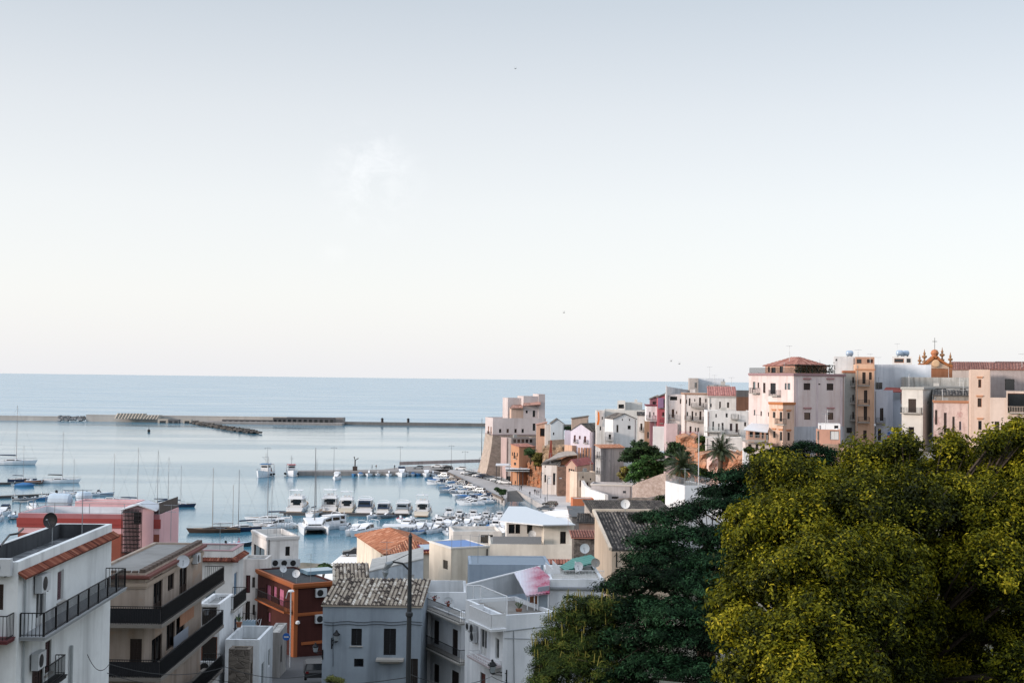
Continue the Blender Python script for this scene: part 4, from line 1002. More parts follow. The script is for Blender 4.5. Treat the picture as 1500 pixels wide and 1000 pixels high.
# corrugated lean-to
awn, _n = on_plane([(771, 873), (805, 868.5), (805.5, 845), (788, 829), (753, 839)], pt(771, 873, 88), pt(805, 868.5, 88), pt(788, 829, 95))
m, nt, bs = newmat('corrugated'); N = nt.nodes; tcn = N.new('ShaderNodeTexCoord'); nz = N.new('ShaderNodeTexNoise'); nz.inputs['Scale'].default_value = 1.3; nz.inputs['Detail'].default_value = 6
sp_ = N.new('ShaderNodeSeparateXYZ'); nt.links.new(tcn.outputs['Object'], sp_.inputs[0]); nt.links.new(tcn.outputs['Object'], nz.inputs[0])
loc = t0.location; xl = (awn[4]-loc).x; xr_ = (awn[2]-loc).x
mrn = N.new('ShaderNodeMapRange'); mrn.inputs[1].default_value = xr_-2.1; mrn.inputs[2].default_value = xr_-.7; nt.links.new(sp_.outputs[0], mrn.inputs[0])
y1_ = N.new('ShaderNodeMapRange'); y1_.inputs[1].default_value = (awn[0]-loc).y-1; y1_.inputs[2].default_value = (awn[3]-loc).y+1; y1_.inputs[4].default_value = .9; nt.links.new(sp_.outputs[1], y1_.inputs[0])
mm = N.new('ShaderNodeMath'); mm.operation = 'MULTIPLY'; nt.links.new(mrn.outputs[0], mm.inputs[0]); mm.inputs[1].default_value = 1.6
aa = N.new('ShaderNodeMath'); aa.operation = 'MULTIPLY'; nt.links.new(nz.outputs[0], aa.inputs[0]); nt.links.new(mm.outputs[0], aa.inputs[1]); aa.use_clamp = True
mx = N.new('ShaderNodeMix'); mx.data_type = 'RGBA'; mx.inputs[6].default_value = (.60, .60, .66, 1); mx.inputs[7].default_value = (.33, .02, .08, 1); nt.links.new(aa.outputs[0], mx.inputs[0]); nt.links.new(mx.outputs[2], bs.inputs['Base Color']); bs.inputs['Roughness'].default_value = .6
b = MB(); e_ = (awn[4]-awn[0]).normalized(); b.tiles(awn, (awn[1]-awn[0]).normalized(), .22, 30, .045, .04)
b.t = [.5]*len(b.t); ao = b.build('lean_to_roof', m, t0)
for f_ in (.05, .35, .5, .95):
    b = MB(); p = awn[0].lerp(awn[1], f_)+Vector((0, .2, 0)); b.tube([p, Vector((p.x, p.y, zc))], .04, 5); b.build('post', WHITE, t0)
b = MB(); p = awn[0].lerp(awn[1], .5); b.box(Vector((p.x, p.y+.5, zc)), awn[1]-p+Vector((0, 0, 0)), (0, .1, 0), (0, 0, 1.5)); b.build('terrace_panel', flat('8a949c', .7), t0)
b = MB(); p = pt(776, 893, 90); p.z = zc; b.box(p, (.8, 0, 0), (0, .5, 0), (0, 0, .8)); b.box(p+Vector((-.1, -.05, .801)), (1, 0, 0), (0, .6, 0), (0, 0, .05)); tag(b.build('terrace_cupboard', flat('7b5138', .8)), 'small brown wooden cupboard under the corrugated lean-to', 'cupboard')
# N: right white house with green tarps
Nh = House('white house with green tarpaulin lean-to and small railing left of the pine', 'house', 805, 885, 848, 91, 2, 7, h=12, wall=plaster('e0e4e8', '8c9299', .35), ph=.12, name='white_house', roofm=CONC_L)
Nh.cornice(m=flat('8e9297', .8), hgt=.14, prj=.22, z=Nh.tz('F', 840, 862)[1], faces='F'); Nh.win('F', (826, 872, 846, 876), 'o', IRON)
rb = MB(); rail(rb, [Nh.P('F', .9, Nh.zt, -.1), Nh.P('F', Nh.w, Nh.zt, -.1)], .62, .1, .02); rb.build('railing', WHITE, Nh.root)
Nh.finish()
b = MB()
pl, _n = on_plane([(820, 830), (828, 836), (878, 822), (866, 812), (838, 818)], pt(828, 836, 94), pt(878, 822, 94.5), pt(866, 812, 99))
b.tiles(pl, (pl[2]-pl[1]).normalized(), .28, 30, .03, .03)
b.t = [.5]*len(b.t); b.build('tarpaulin_roof', flat('2f7d72', .5, 0, .3, 3), Nh.root)
b = MB()
for (x0, y0, x1, y1, d) in ((799, 823, 812, 850, 93.5), (809, 820, 822, 846, 94.5), (842, 822, 853, 838, 93.2)):
    b.ext([pt(x0, y0, d), pt((x0+x1)/2+3, (y0+y1)/2-4, d), pt(x1, y1-3, d), pt(x0+1, y1, d)], (0, .15, 0))
b.build('gable_upstand', WHITE, Nh.root)
dish(pt(872, 824, 92), .32, (.2, -1, .3), flat('8e8b85', .5), .6, Nh.root); dish(pt(848, 829, 92), .32, (-.3, -1, .25), None, .6, Nh.root)
dish(pt(857, 803, 100), .38, (-.3, -1, .2), None, 1.2, Nh.root)
# rubble-stone walls and pinkish house right of J
H = House('rubble stone shed with tin roof squeezed between the cream houses', 'building', 841, 872, 787, 150, 0, 5, h=9, wall=stone('8d8782', '3f3b3a', 2.0, .8), roof='shedB', rise=.2, roofm=TILE_P, name='stone_shed'); H.finish()
H = House('salmon pink walled house with grey tile roof right of the cream house', 'house', 848, 872, 765, 172, -4, 8, h=10, wall=plaster('c79b86', '94705f', .4), roof='shedB', rise=.35, roofm=TILE_D, name='pink_house'); H.finish()
H = House('tall dark grey side wall house with slate grey roof beside the cream upper storey', 'house', 838, 862, 757, 190, 0, 10, h=14, wall=plaster('6d7073', '47494b', .5), roof='shedB', rise=.5, roofm=plaster('5e6265', '44474a', .5), name='grey_house'); H.finish()
# grey metal and tile roofs beyond
H = House('long grey tiled roof spreading to the left of the round dish', 'house', 868, 985, 750, 176, 2, 12, h=9, wall=plaster('a39b94', '6d6762', .5), roof='shedB', rise=.5, over=.3, roofm=TILE_D, name='grey_roof_house'); H.finish()
H = House('low house with grey brown tile roof and orange wall end above the harbour road', 'house', 838, 872, 756, 205, -6, 11, h=8, wall=plaster('b0673f', '7d4a30', .5), roof='shedB', rise=.5, over=.3, roofm=TILE_D, name='harbour_house'); H.finish()
H = House('small orange gabled dormer wall facing the harbour road', 'building', 839, 870, 730, 226, 4, 3, h=6, wall=plaster('b8683c', '8a4f2f', .4), ph=.1, name='orange_house', roofm=CONC_L); H.finish()
# P: pink house on the left by the water
PK = plaster('a8686e', '74484c', .35, .5); PKL = plaster('d8aab0', '9c7a7e', .35, .5)
Ph = House('pink flat roofed house with white railing on the water side', 'house', 27, 234, 751, 126, 0, ('R', 262), h=11, wall=PKL, ph=1.4, name='pink_house', roofm=plaster('c2c6cb', '8b8f94', .4))
Ph.win('F', (196, 768, 204, 790), 'w', FR_W); Ph.cornice(m=flat('8c3a38', .8), hgt=.6, prj=.12, z=Ph.tz('F', 120, 768)[1], faces='F')
rb = MB(); Q = Ph.quad_pts(Ph.zt+.01, -.1); rail(rb, [Q[3], Q[0], Q[1]], 1.0, 3.0, .05); rb.build('railing', GREYM, Ph.root)
rb = MB(); rail(rb, [Q[1], Q[2]], 1.1, .14, .03, True); rb.build('railing', IRON, Ph.root)
b = MB(); q = pt(184, 763, 125); q = Vector((q.x, q.y-1.35, q.z-4))
for i in range(13):
    for (dx, dy) in ((i*.13, 0), (i*.13, 1.2)): b.box(q+Vector((dx, dy, 0)), (.05, 0, 0), (0, .05, 0), (0, 0, 5.2))
for i in range(14): b.box(q+Vector((0, .05 if i % 2 else .6, i*.38)), (1.6, 0, 0), (0, .5, 0), (0, 0, .05))
b.build('outside_stair', IRON, Ph.root)
b = MB(); b.box(Ph.P('F', .0, Ph.zt-1.1, .002), Ph.u*Ph.w, -Ph.v*.06, (0, 0, 1.1)); b.build('facade_band', PK, Ph.root)
b = MB(); b.box(Ph.P('F', .0, Ph.zb, .002), Ph.u*Ph.w, -Ph.v*.03, (0, 0, Ph.zt-Ph.zb-1.9)); b.build('facade_panel', plaster('8c4a3a', '5c332a', .4), Ph.root)
lining(Ph, plaster('c6cad0', '93979c', .3))
Ph.finish()
H = House('pink stair turret with small white gabled roof on the pink house', 'building', 180, 225, 747, 125.5, 5, 4, h=4, wall=PKL, roof='gable', axis='v', rise=.5, over=.3, roofm=flat('b9bfc6', .5), name='stair_turret')
H.win('F', (196, 750, 207, 766), 'w', BLACK); H.finish()
H = House('low pink parapet block at the back of the pink roof terrace', 'building', 110, 200, 734, 138, 0, 3, h=3.3, wall=PKL, ph=.2, name='roof_block', roofm=CONC_L); H.finish()
for i, (x0, x1) in enumerate(((55, 92), (96, 122))):
    t = thing('water_tank', ['long pale water tank on the pink roof terrace', 'round pale blue water tank standing right of the long one on the pink roof'][i], 'water tank', gz((x0+x1)/2, 750, Ph.zt-1.4)); P0 = t.location
    b = MB(); hw = (x1-x0)/1900*133/2
    if i == 0: b.lathe(P0+Vector((-hw, 3, .9)), [(.3, 0), (.85, .2), (.9, .6), (.9, 2*hw-.6), (.85, 2*hw-.2), (.3, 2*hw)], 14, 0, (1, 0, 0))
    else: b.lathe(P0+Vector((0, 3, 0)), [(hw, 0), (hw, 1.6), (hw*.8, 1.9), (.2, 2.0)], 16)
    b.build('tank', flat('a9bac8', .4), t, smooth=False)
    for s_ in (-.6, .6): b = MB(); b.box(P0+Vector((s_*hw-.1, 2.5, 0)), (.2, 0, 0), (0, 1, 0), (0, 0, .12 if i else .3)); b.build('cradle', GREYM, t)

def aerial(P, h, name_label=None, parent=None, red=False):
    P = Vector(P); b = MB(); b.tube([P, P+Vector((0, 0, h))], .02, 5)
    for k, (z, l) in enumerate(((.98, .5), (.8, .35))):
        q = P+Vector((0, 0, h*z)); b.tube([q+Vector((-l, .1, 0)), q+Vector((l, -.1, 0))], .012, 4)
        for i in range(7): c = q+Vector((-l+l*2*i/6, .1-.2*i/6, 0)); b.tube([c+Vector((.02, -.22, 0)), c+Vector((-.02, .22, 0))], .008, 3)
    return b.build('antenna', flat('a88f88', .5) if red else GREYM, parent)
aerial(pt(832, 796, 158), 4.3, parent=J.root, red=True); aerial(pt(566, 852, 103), 3.2, parent=G.root); aerial(pt(455, 852, 122), 2.6, parent=E.root); aerial(pt(250, 792, 86), 2.4, parent=B.root); aerial(pt(120, 782, 64), 2.2, parent=A.root); aerial(pt(700, 830, 104), 2.5, parent=N1.root); aerial(pt(405, 786, 142), 2.4, parent=D_.root); aerial(pt(322, 806, 103), 2.2, parent=Cc.root)
# household clutter on terraces
for k, (x, y, D, c_, lb) in enumerate(((350, 918, 95, '8a5a40', 'terracotta pot with a dry shrub on the low white terrace'), (302, 900, 90, '6f7378', 'grey bucket by the white framed balcony tower'), (760, 899, 88, '8d5f48', 'terracotta pot on the glazed roof terrace'))):
    p = pt(x, y, D); t = thing('plant_pot', lb, 'plant pot', p); b = MB(); b.lathe(p, [(.14, 0), (.22, .34), (.24, .36), (.2, .33)], 10); b.build('pot', flat(c_, .8), t)
    if k != 1: b = MB(); rr = random.Random(k); [b.poly([p+Vector((0, 0, .34)), p+Vector((math.cos(a)*.3, math.sin(a)*.3, .6+.3*rr.random())), p+Vector((math.cos(a+.3)*.26, math.sin(a+.3)*.26, .7))], 0, rr.random()) for a in [i*.55 for i in range(12)]]; b.build('foliage', tinted(((0, '2a3a1c'), (1, '55663a')), .8), t)
# ---------------------------------------------------------------- castle, old town and upper town
def pl_(c, amt=.5, d=None, patch=None, scale=.6, streak=.9):
    return plaster(c, d or '6f6760', amt, scale, streak, .5, patch)
ZGEN = {}
def T(label, x0, x1, yt, D, rz=0, dep=8, zb=None, wall=None, roof='flat', wins=(), roofm=None, name='house', cat='house', ph=.4, rise=1.2, axis='u', over=.25, bals=(), cor=None, keep=False, group=None, hood=None):
    rz = rz-math.degrees(math.atan((x0-750)/FPX)); p = pt(x0, yt, D)
    if zb is None: zb = min(ground0(p.x, p.y), ground0(p.x+5, p.y+5), p.z-3)-3.5
    H = House(label, cat, x0, x1, yt, D, rz, dep, zb=zb, wall=wall, roof=roof, roofm=roofm or CONC_L, name=name, ph=ph, rise=rise, axis=axis, over=over, far=True, group=group)
    for w_ in wins:
        f, box, st = w_[:3]; sh = w_[3] if len(w_) > 3 else None
        H.win(f, box, st, w_[4] if len(w_) > 4 else FR_BR, sh, mull=False, hood=hood)
    for b_ in bals:
        f, xa, xb, y = b_[:4]; pr = b_[4] if len(b_) > 4 else .9; rm = b_[5] if len(b_) > 5 else IRON
        H.balcony(f, xa, xb, y, pr, 1.0, SILL, rm, gap=.25, bar=.04)
    if cor: H.cornice(m=cor, hgt=.3, prj=.2, z=H.zt-.3, faces='FLR')
    rr = random.Random(int(x0*7+yt*3)); zt = H.zt
    if rr.random() < .75 and H.w > 3:
        a_ = rr.uniform(.3, H.w-.6); d_ = rr.uniform(.5, max(.6, H.d*.5)); P0 = H.P('F', a_, zt-.1, -d_)+Vector((0, 0, rise if roof != 'flat' else 0)); hh = rr.uniform(1.6, 3.0)
        b = MB(); b.tube([P0-Vector((0, 0, .8)), P0+Vector((0, 0, hh))], .035, 4); az = rr.uniform(-.6, .6); dr = Vector((math.cos(az), math.sin(az), 0)); b.tube([P0+dr*-.7+Vector((0, 0, hh-.1)), P0+dr*.7+Vector((0, 0, hh-.1))], .02, 4)
        for k in range(5): q = P0+dr*(-.6+.3*k)+Vector((0, 0, hh-.1)); s_ = Vector((-dr.y, dr.x, 0))*(.32-.04*k); b.tube([q-s_, q+s_], .014, 3)
        b.build('antenna', GREYM, H.root)
    if rr.random() < .6 and H.w > 3:
        b = MB(); a_ = rr.choice((.25, H.w-.3)); b.tube([H.P('F', a_, H.zb, .07), H.P('F', a_, zt-.25, .07)], .055, 5); b.build('drainpipe', rr.choice((GREYM, SILL, flat('6d4a3a', .7))), H.root)
    if roof == 'flat' and rr.random() < .5 and H.w > 4 and H.d > 4:
        b = MB(); q = H.P('F', rr.uniform(.6, H.w-2), zt-ph, -rr.uniform(1.5, H.d-1.8)); b.box(q, H.u*rr.uniform(.8, 1.4), H.v*rr.uniform(.7, 1.2), (0, 0, ph+rr.uniform(.3, 1.0))); b.build(rr.choice(('chimney', 'roof_hatch')), rr.choice((CONC, CONC_L, wall)), H.root)
    if not keep: H.finish()
    return H
CST = plaster('c6bab8', '8f827e', .45, .35, .9, .5); CSTL = plaster('c9ab98', '8a7464', .4, .4); BATT = stone('bcae a2'.replace(' ', ''), '968a80', .7, .7); BATT2 = stone('aa9a8e', '7c6f66', .7, .7)
TCAS = tinted(((0, '8f6c60'), (.5, 'a98478'), (1, 'bd998c')), .9)
# castle: lower block
Cs = House('rose grey castle with sloping brown stone base and square tower at the quay end', 'castle', 722, 800, 612, 462, 14, 12, zb=pt(722, 637, 462).z, wall=CST, ph=1.4, name='castle', roofm=plaster('9d8a88', '6d5f5d', .5), far=True)
for x in (731, 742, 753.5, 764): Cs.win('F', (x, 628, x+3.4, 633.6), 'o')
Cs.win('F', (780.3, 620, 784.3, 630.5), 'o'); Cs.win('L', (714.8, 624, 716.3, 636), 's', FR_BR, flat('7a4a30', .8)); Cs.win('L', (718.5, 625, 720, 637), 's', FR_BR, flat('7a4a30', .8))
Cs.balcony('L', 713, 717, 635.5, .8, 1, SILL, IRON, gap=.3, bar=.04)
Cs.cornice(m=flat('a08f8f', .9), hgt=.25, prj=.12, z=Cs.zb+.1, faces='FL')
Cs.finish()
b = MB(); Q = Cs.quad_pts(Cs.zb); z0 = .2; zz_ = Cs.zb
def off(p, a, c, z): q = p+Cs.u*a+Cs.v*c; return Vector((q.x, q.y, z))
ring = []
for f_, (a, c) in ((0, (0, 0)), (.35, (.7, .5)), (.7, (1.9, 1.2)), (1, (3.4, 2.2))):
    z = zz_+(z0-zz_)*f_; O = Cs.p0; ring.append([off(O, -a, -c, z), off(O, Cs.w, -c, z), off(O, Cs.w, Cs.d, z), off(O, -a, Cs.d, z)])
for i in range(3):
    for k in range(4): b.poly([ring[i][k], ring[i][(k+1) % 4], ring[i+1][(k+1) % 4], ring[i+1][k]], 1 if k == 0 else 0)
b.build('battered_base', [BATT, BATT2], Cs.root)
def cblock(x0, x1, yt, D, dep, name, wall, roofh=None, win=()):
    H = House('x', 'x', x0, x1, yt, D, 14, dep, zb=Cs.zt-1.4, wall=wall, ph=.5, name='x', roofm=CONC_L, far=True)
    for w_ in win: H.win('F', w_, 'o')
    H.finish()
    for o in [o for o in COL.objects if o.parent == H.root]:
        o.parent = Cs.root; o.location = H.root.location-Cs.root.location
        if o.name.startswith('wall'): o.name = name
    bpy.data.objects.remove(H.root); return H
t2 = cblock(744, 768, 582.5, 468, 8, 'tower_wall', CST); t3 = cblock(767, 798.5, 580, 466, 9, 'tower_wall', CST, win=((770, 601, 773, 605), (780.3, 601, 784, 610.5)))
t4 = cblock(749, 766.5, 597, 465, 2.5, 'tower_annex', CSTL); t5 = cblock(789, 798.5, 577, 467, 8, 'tower_turret', CST)
b = MB(); p, n_ = on_plane([(766, 594), (792, 592), (790.5, 582), (768, 583)], pt(766, 594, 464.5), pt(792, 592, 465.5), pt(790, 582, 469)); b.tiles(p, Cs.u, .5, .8, .06, .3); b.build('tower_roof', TCAS, Cs.root)
b = MB(); p, n_ = on_plane([(747, 597.5), (766, 597), (764, 592.5), (750, 593)], pt(747, 597.5, 464.3), pt(766, 597, 465), pt(764, 592.5, 467)); b.tiles(p, Cs.u, .5, .8, .06, .3); b.build('annex_roof', TCAS, Cs.root)
# old town between castle and hill (west to east)
OR = flat('b06a32', .8)
T('narrow rose house squeezed against the castle base with four small windows', 742.5, 749, 641, 452, 20, 6, wall=pl_('b39a96'), wins=[('F', (744, 647+10*i, 746, 650+10*i), 'o') for i in range(4)])
T('grey terrace roofed house with black pergola behind the orange house', 749, 785, 641, 449, 18, 7, wall=pl_('8d8583'), wins=[('F', (752+6*i, 643, 756+6*i, 648), 'o') for i in range(5)])
T('orange house with pink tiled roof and pale window front facing the quay', 760.5, 784, 654.5, 424, 38, ('L', 748.5), wall=plaster('b98560', '8a5a3a', .4, .6), roof='shedB', rise=.8, roofm=TILE_P, wins=[('L', (750, 662, 751.3, 667), 'w'), ('L', (752.6, 662, 754.4, 671), 'd'), ('L', (757, 663, 758.5, 668), 'w'), ('L', (753, 677, 756, 681), 'w')], bals=[('L', 751.5, 755.5, 671.5, .5)])
t = thing('cafe_pavilion', 'flat white roofed cafe pavilion with dark open sides below the castle', 'pavilion', gz(745, 697, Z1))
b = MB()
for (xa, xb, ya, yb, D) in ((726, 760, 682, 679, 428), (740, 776, 687, 684.5, 421)):
    p = pt(xa, ya, D); q = pt(xb, ya, D); b.box(p, (q.x-p.x, 0, 0), (0, 9, 0), (0, 0, .25))
b.build('canopy', flat('c9ccd0', .5), t)
b = MB(); p = pt(741, 690, 420); b.box(p, (7.6, 0, 0), (0, 8, 0), (0, 0, .16)); b.build('awning', flat('9fa7aa', .5), t)
for i, x in enumerate((727, 735, 742, 750, 758, 766, 775)):
    b = MB(); p = pt(x, 688, 428-7*(i > 2)); b.cbox(p.x, p.y+.3, Z1, .25, .25, pt(x, 682 if i < 2 else 687, p.y).z-Z1); b.build('post', flat('3b3d40', .6), t)
b = MB(); p = pt(742, 690, 427); q = pt(776, 690, 427); b.box((p.x, p.y+2, Z1), (q.x-p.x, 0, 0), (0, .2, 0), (0, 0, 2.5)); b.build('back_wall', flat('2a2d30', .7), t)
b = MB(); rr = random.Random(9)
for i in range(26):
    x = rr.uniform(730, 775); y = rr.uniform(693, 698); p = gz(x, y, Z1); b.cbox(p.x, p.y, Z1+.70, .8, .8, .05); b.cbox(p.x, p.y, Z1, .1, .1, .7); b.cbox(p.x+.7, p.y, Z1+.42, .4, .4, .04); b.cbox(p.x+.9, p.y, Z1, .05, .4, .85)
o = tag(b.build('cafe_tables', flat('4a4c50', .7)), 'crowded dark tables and chairs under and before the cafe pavilion', 'tables'); o['kind'] = 'stuff'
RK = stone('b06c46', '84705e', .35, 1.2); RK2 = stone('a58c72', '7a6a5a', .6, 1.0); RK3 = stone('b5714a', '9a8676', .3, 1.2)
def rockface(name, top, base, mat, label, thick, cat):
    from mathutils import noise as NZ
    b = MB(); P_ = []; n = 0
    for i in range(len(top)-1):
        k = max(2, int((top[i+1]-top[i]).length/.8))
        for j in range(k+(i == len(top)-2)): P_.append(top[i].lerp(top[i+1], j/k))
    m = 16; rows = []
    for j in range(m+1):
        f = j/m; row = []
        for p in P_:
            z = base+(p.z-base)*f+NZ.noise(p*.6)*.8*f; q = Vector((p.x, p.y, z)); d = NZ.noise(q*.35)*2.2+NZ.noise(q*1.1)*.9; row.append(q+Vector((NZ.noise(q*.9+Vector((9, 0, 0)))*.6, -d-(1-f)*1.2, 0)))
        rows.append(row)
    rows.append([q+Vector((0, thick+3, .3)) for q in rows[-1]]); rows.append([Vector((q.x, q.y, base)) for q in rows[-1]])
    for j in range(len(rows)-1):
        for i in range(len(P_)-1): b.poly([rows[j][i], rows[j][i+1], rows[j+1][i+1], rows[j+1][i]])
    for i in (0, len(P_)-1): b.poly([r[i] for r in rows])
    return tag(b.build(name, mat), label, cat)
def wallq(name, pxs, Ds, mat, label, thick=1.5, cat='wall', zb=None):
    """a free-standing wall panel: px corner list (top edge left to right) with distances; goes down to zb"""
    b = MB(); top = [pt(x, y, D) for (x, y), D in zip(pxs, Ds)]; base = zb if zb is not None else min(p.z for p in top)-6
    if 'rock' in name: return rockface(name, top, base, mat, label, thick, cat)
    for i in range(len(top)-1):
        p, q = top[i], top[i+1]; d = Vector((q.x-p.x, q.y-p.y, 0)).normalized(); n = Vector((-d.y, d.x, 0)); n = n if n.y > 0 else -n
        P_, Q_ = Vector((p.x, p.y, base)), Vector((q.x, q.y, base))
        b.ext([P_, Q_, q, p], n*thick)
    return tag(b.build(name, mat), label, cat)
wallq('rock_wall', [(773, 676), (783, 678), (794, 682)], [424, 420, 414], RK, 'rough orange rock face beside the cafe pavilion, under the green shrubs', 3, zb=1)
T('tiny orange walled house with pale gable beside the castle', 786, 801, 622, 440, 1, 6, wall=pl_('c49a80'), wins=[('F', (791, 627, 799, 639), 'o', None, OR)], roof='shedR', rise=.9, roofm=TCAS)
T('pale blue house with grey gabled roof next to the castle', 807, 826, 620, 432, 2, 8, wall=plaster('b4c2cc', '8a959c', .35, .5), roof='gable', axis='v', rise=1.6, roofm=TILE_D, wins=[('F', (810, 633, 812, 637), 'o')])
T('white house end left of the pale blue gabled house', 799, 808, 622, 434, 2, 6, wall=pl_('cdc4bd'))
wallq('stone_wall', [(803, 645), (831, 643)], [420, 418], stone('8d8278', '6a6158', 1.3, .6), 'brown grey stone wall below the pale blue house', 4)
wallq('rock_wall', [(796, 655), (810, 654), (838, 653), (842, 655)], [412, 408, 404, 404], RK2, 'ochre rock and masonry face under the stone wall, left of the pink arcade wall', 4)
b = MB(); p = pt(806, 650, 403); b.ext([pt(803, 676, 403), pt(809, 672, 403), pt(808.5, 645, 403), pt(806.5, 644, 403)], (0, 1.2, 0)); tag(b.build('buttress', flat('7c3f33', .9)), 'tall narrow brick red buttress standing before the ochre rock', 'buttress')
T('brown stone shed with single slope roof behind the lilac house', 838, 862, 613, 425, 2, 6, wall=pl_('b29c8c'), roof='shedR', rise=.9, roofm=TILE_D)
LH = T('lilac white gabled house with three maroon windows and two little balconies', 836, 866, 630, 400, -30, ('R', 888), wall=plaster('c9c3d2', '9a93a0', .3, .5), roof='gable', axis='v', rise=2.2, roofm=TILE_D, wins=[('F', (840.5, 637, 843.3, 647), 's', SHUT_MAR), ('F', (848, 638, 850.5, 643), 's', SHUT_MAR), ('F', (855.5, 638.5, 858.6, 648), 's', SHUT_MAR), ('R', (874, 640, 878, 645), 'w')], bals=[('F', 839, 845, 648, .6), ('F', 854, 860, 649, .6)])
T('low lilac wing on the left of the maroon windowed house', 827, 837, 631, 403, 0, 6, wall=plaster('c6c0cf', '9a93a0', .3, .5))
wallq('retaining_wall', [(838, 652), (866, 654), (884, 654)], [398, 402, 410], plaster('c29c82', '8a6c58', .6, .8), 'pinkish ochre retaining wall under the lilac white house', 4)
b = MB()
for i in range(5): p = pt(847+i*4.2, 668, 396); b.box((p.x, p.y, p.z-3), (.5, 0, 0), (0, 1, 0), (0, 0, 5.6))
tag(b.build('wall_piers', flat('a97f66', .9)), 'five shallow piers ribbing the pinkish ochre retaining wall', 'piers')
T('white front harbour house with three arches and a rough stone side', 794, 817, 680, 392, -12, ('R', 830) if False else 7, wall=plaster('d5cfca', '9b8e84', .5, .6), wins=[('F', (797.5, 695, 800, 706), 'd'), ('F', (802, 697, 808, 709), 's', FR_W, flat('a88c98', .8)), ('F', (810, 692.5, 813.5, 710), 'd'), ('F', (798, 682, 799.4, 684.5), 'o')], roof='shedB', rise=1.2, roofm=TILE_D, name='harbour_house')
T('rough brown stone house end with a small sign, beside the white arched front', 817, 830, 683, 386, 3, 8, wall=stone('8f7566', '5f5048', 1.2, .6), wins=[('F', (819, 699, 823, 701), 's', FR_W, flat('7f93ad', .6))], name='harbour_house')
wallq('rock_wall', [(803, 681), (818, 676), (832, 670), (846, 667)], [398, 397, 396, 396], RK, 'bright orange rock cut under the sloping grey roof behind the arched front', 3)
b = MB(); p, n_ = on_plane([(796, 677), (830, 668), (846, 666), (838, 660), (818, 664), (806, 672)], pt(796, 677, 393), pt(830, 668, 394), pt(838, 660, 400)); b.ext(p, n_*.3); tag(b.build('shelter_roof', plaster('9c958e', '6a645e', .6)), 'sloping weathered grey roof over the orange rock cut', 'roof')
PKG = plaster('c9a48e', '9a7763', .4, .6)
T('salmon gabled boathouse with red roof, tall green door and triple window', 829.5, 844.5, 681, 368, -22, 13, wall=PKG, roof='gable', axis='v', rise=1.7, over=.2, roofm=tinted(((0, '85504f'), (1, 'a86b69')), .9), wins=[('F', (833, 686, 835.4, 691), 'o'), ('F', (836, 686.6, 838.4, 691.6), 'o'), ('F', (839, 687.5, 841.4, 692.5), 'o'), ('F', (835, 700, 839.2, 717), 's', FR_W, flat('76806f', .7)), ('F', (840.8, 714, 843, 718), 'o')], name='boathouse')
T('long cream harbour store with slot windows running toward the tall grey house', 845, 873, 691, 362, 20, 8, wall=plaster('cbb8a4', '927f6e', .5, .7), wins=[('F', (849, 703, 851, 713), 's', SHUT_MAR), ('F', (859, 706, 861.4, 716), 's', SHUT_MAR), ('F', (864, 700, 866, 703), 'o'), ('F', (853, 697, 855, 700), 'o'), ('F', (868, 705, 870, 714), 'd')], name='harbour_store')
TILE_OR = tinted(((0, '95644c'), (.5, 'ad7c62'), (1, 'c49a80')), .9)
T('tall bare grey concrete sided house with white balcony front and orange tiles on top', 880, 914, 656, 350, 30, ('L', 873), wall=plaster('aaa9a9', '5f6164', .9, .5, 1.0, .5), roofm=TILE_OR, ph=.1, roof='shedB', rise=.8, over=.4, wins=[('L', (874.2, 661, 875.4, 670), 's'), ('L', (877, 661, 878.2, 671), 's'), ('L', (874.2, 684, 875.4, 693), 's'), ('L', (877, 685, 878.2, 694), 's'), ('F', (907, 688, 910, 702), 'o')], bals=[('L', 872, 879.5, 672.5, .8), ('L', 872, 879.5, 695, .8)])
b = MB(); H = T('low pale roof terrace with slab edge at the foot of the tall grey house', 866, 925, 708, 336, -6, 7, wall=plaster('b3afb0', '85807f', .5), wins=[('F', (912.5, 718.5, 917, 722), 'o'), ('F', (896, 727, 906, 730), 'o')], cor=flat('c2bdb8', .8), name='terrace_house')
wallq('ramp_wall', [(848, 697), (856, 711), (866, 717), (886, 724)], [372, 350, 335, 315], plaster('d4d1cd', '9d9a97', .35, .6), 'curved white wall of the ramp sweeping down beside the harbour road', .8, zb=1)
wallq('retaining_wall', [(926, 711), (936, 706), (968, 694), (978, 692), (996, 700)], [300, 296, 292, 290, 286], stone('bfb0a8', '8c7b72', 1.6, .8), 'long sloping pinkish rubble retaining wall below the dark green garden trees', 3, zb=4)
wallq('rubble_wall', [(905, 731), (925, 729), (955, 730), (985, 724), (996, 722)], [262, 262, 260, 262, 262], stone('a39a92', '56504b', 2.2, 1.0), 'broken dry stone wall with vines beyond the grey tiled roof', 2, zb=4)
T('white house with orange awning strip and flat top among the old town roofs', 874, 886, 601, 392, 3, 7, wall=pl_('cfccc8'), wins=[('F', (881.5, 610, 883, 614.5), 'o'), ('F', (878.5, 624, 880.5, 630), 'o')])
b = MB(); p0 = pt(876.5, 602, 391); b.ext([pt(875.5, 602, 391), pt(878, 604, 391), pt(878.5, 614, 391), pt(877, 622, 391), pt(874, 622, 391), pt(876, 614, 391)], (0, .25, 0)); tag(b.build('orange_banner', flat('d8701c', .6)), 'bright orange curved strip hanging on the white house corner above the sea', 'banner')
T('large pale grey white block with flat parapets rising over the old town', 885, 947, 600, 396, 0, 12, wall=plaster('cac9c4', '96958f', .3, .4), ph=.4)
T('square white roof room with a dark opening on top of the pale block', 904.5, 916, 586.5, 398, 0, 5, wall=pl_('d0cfca', .3), wins=[('F', (906, 592, 914, 598), 'o')], ph=.2)
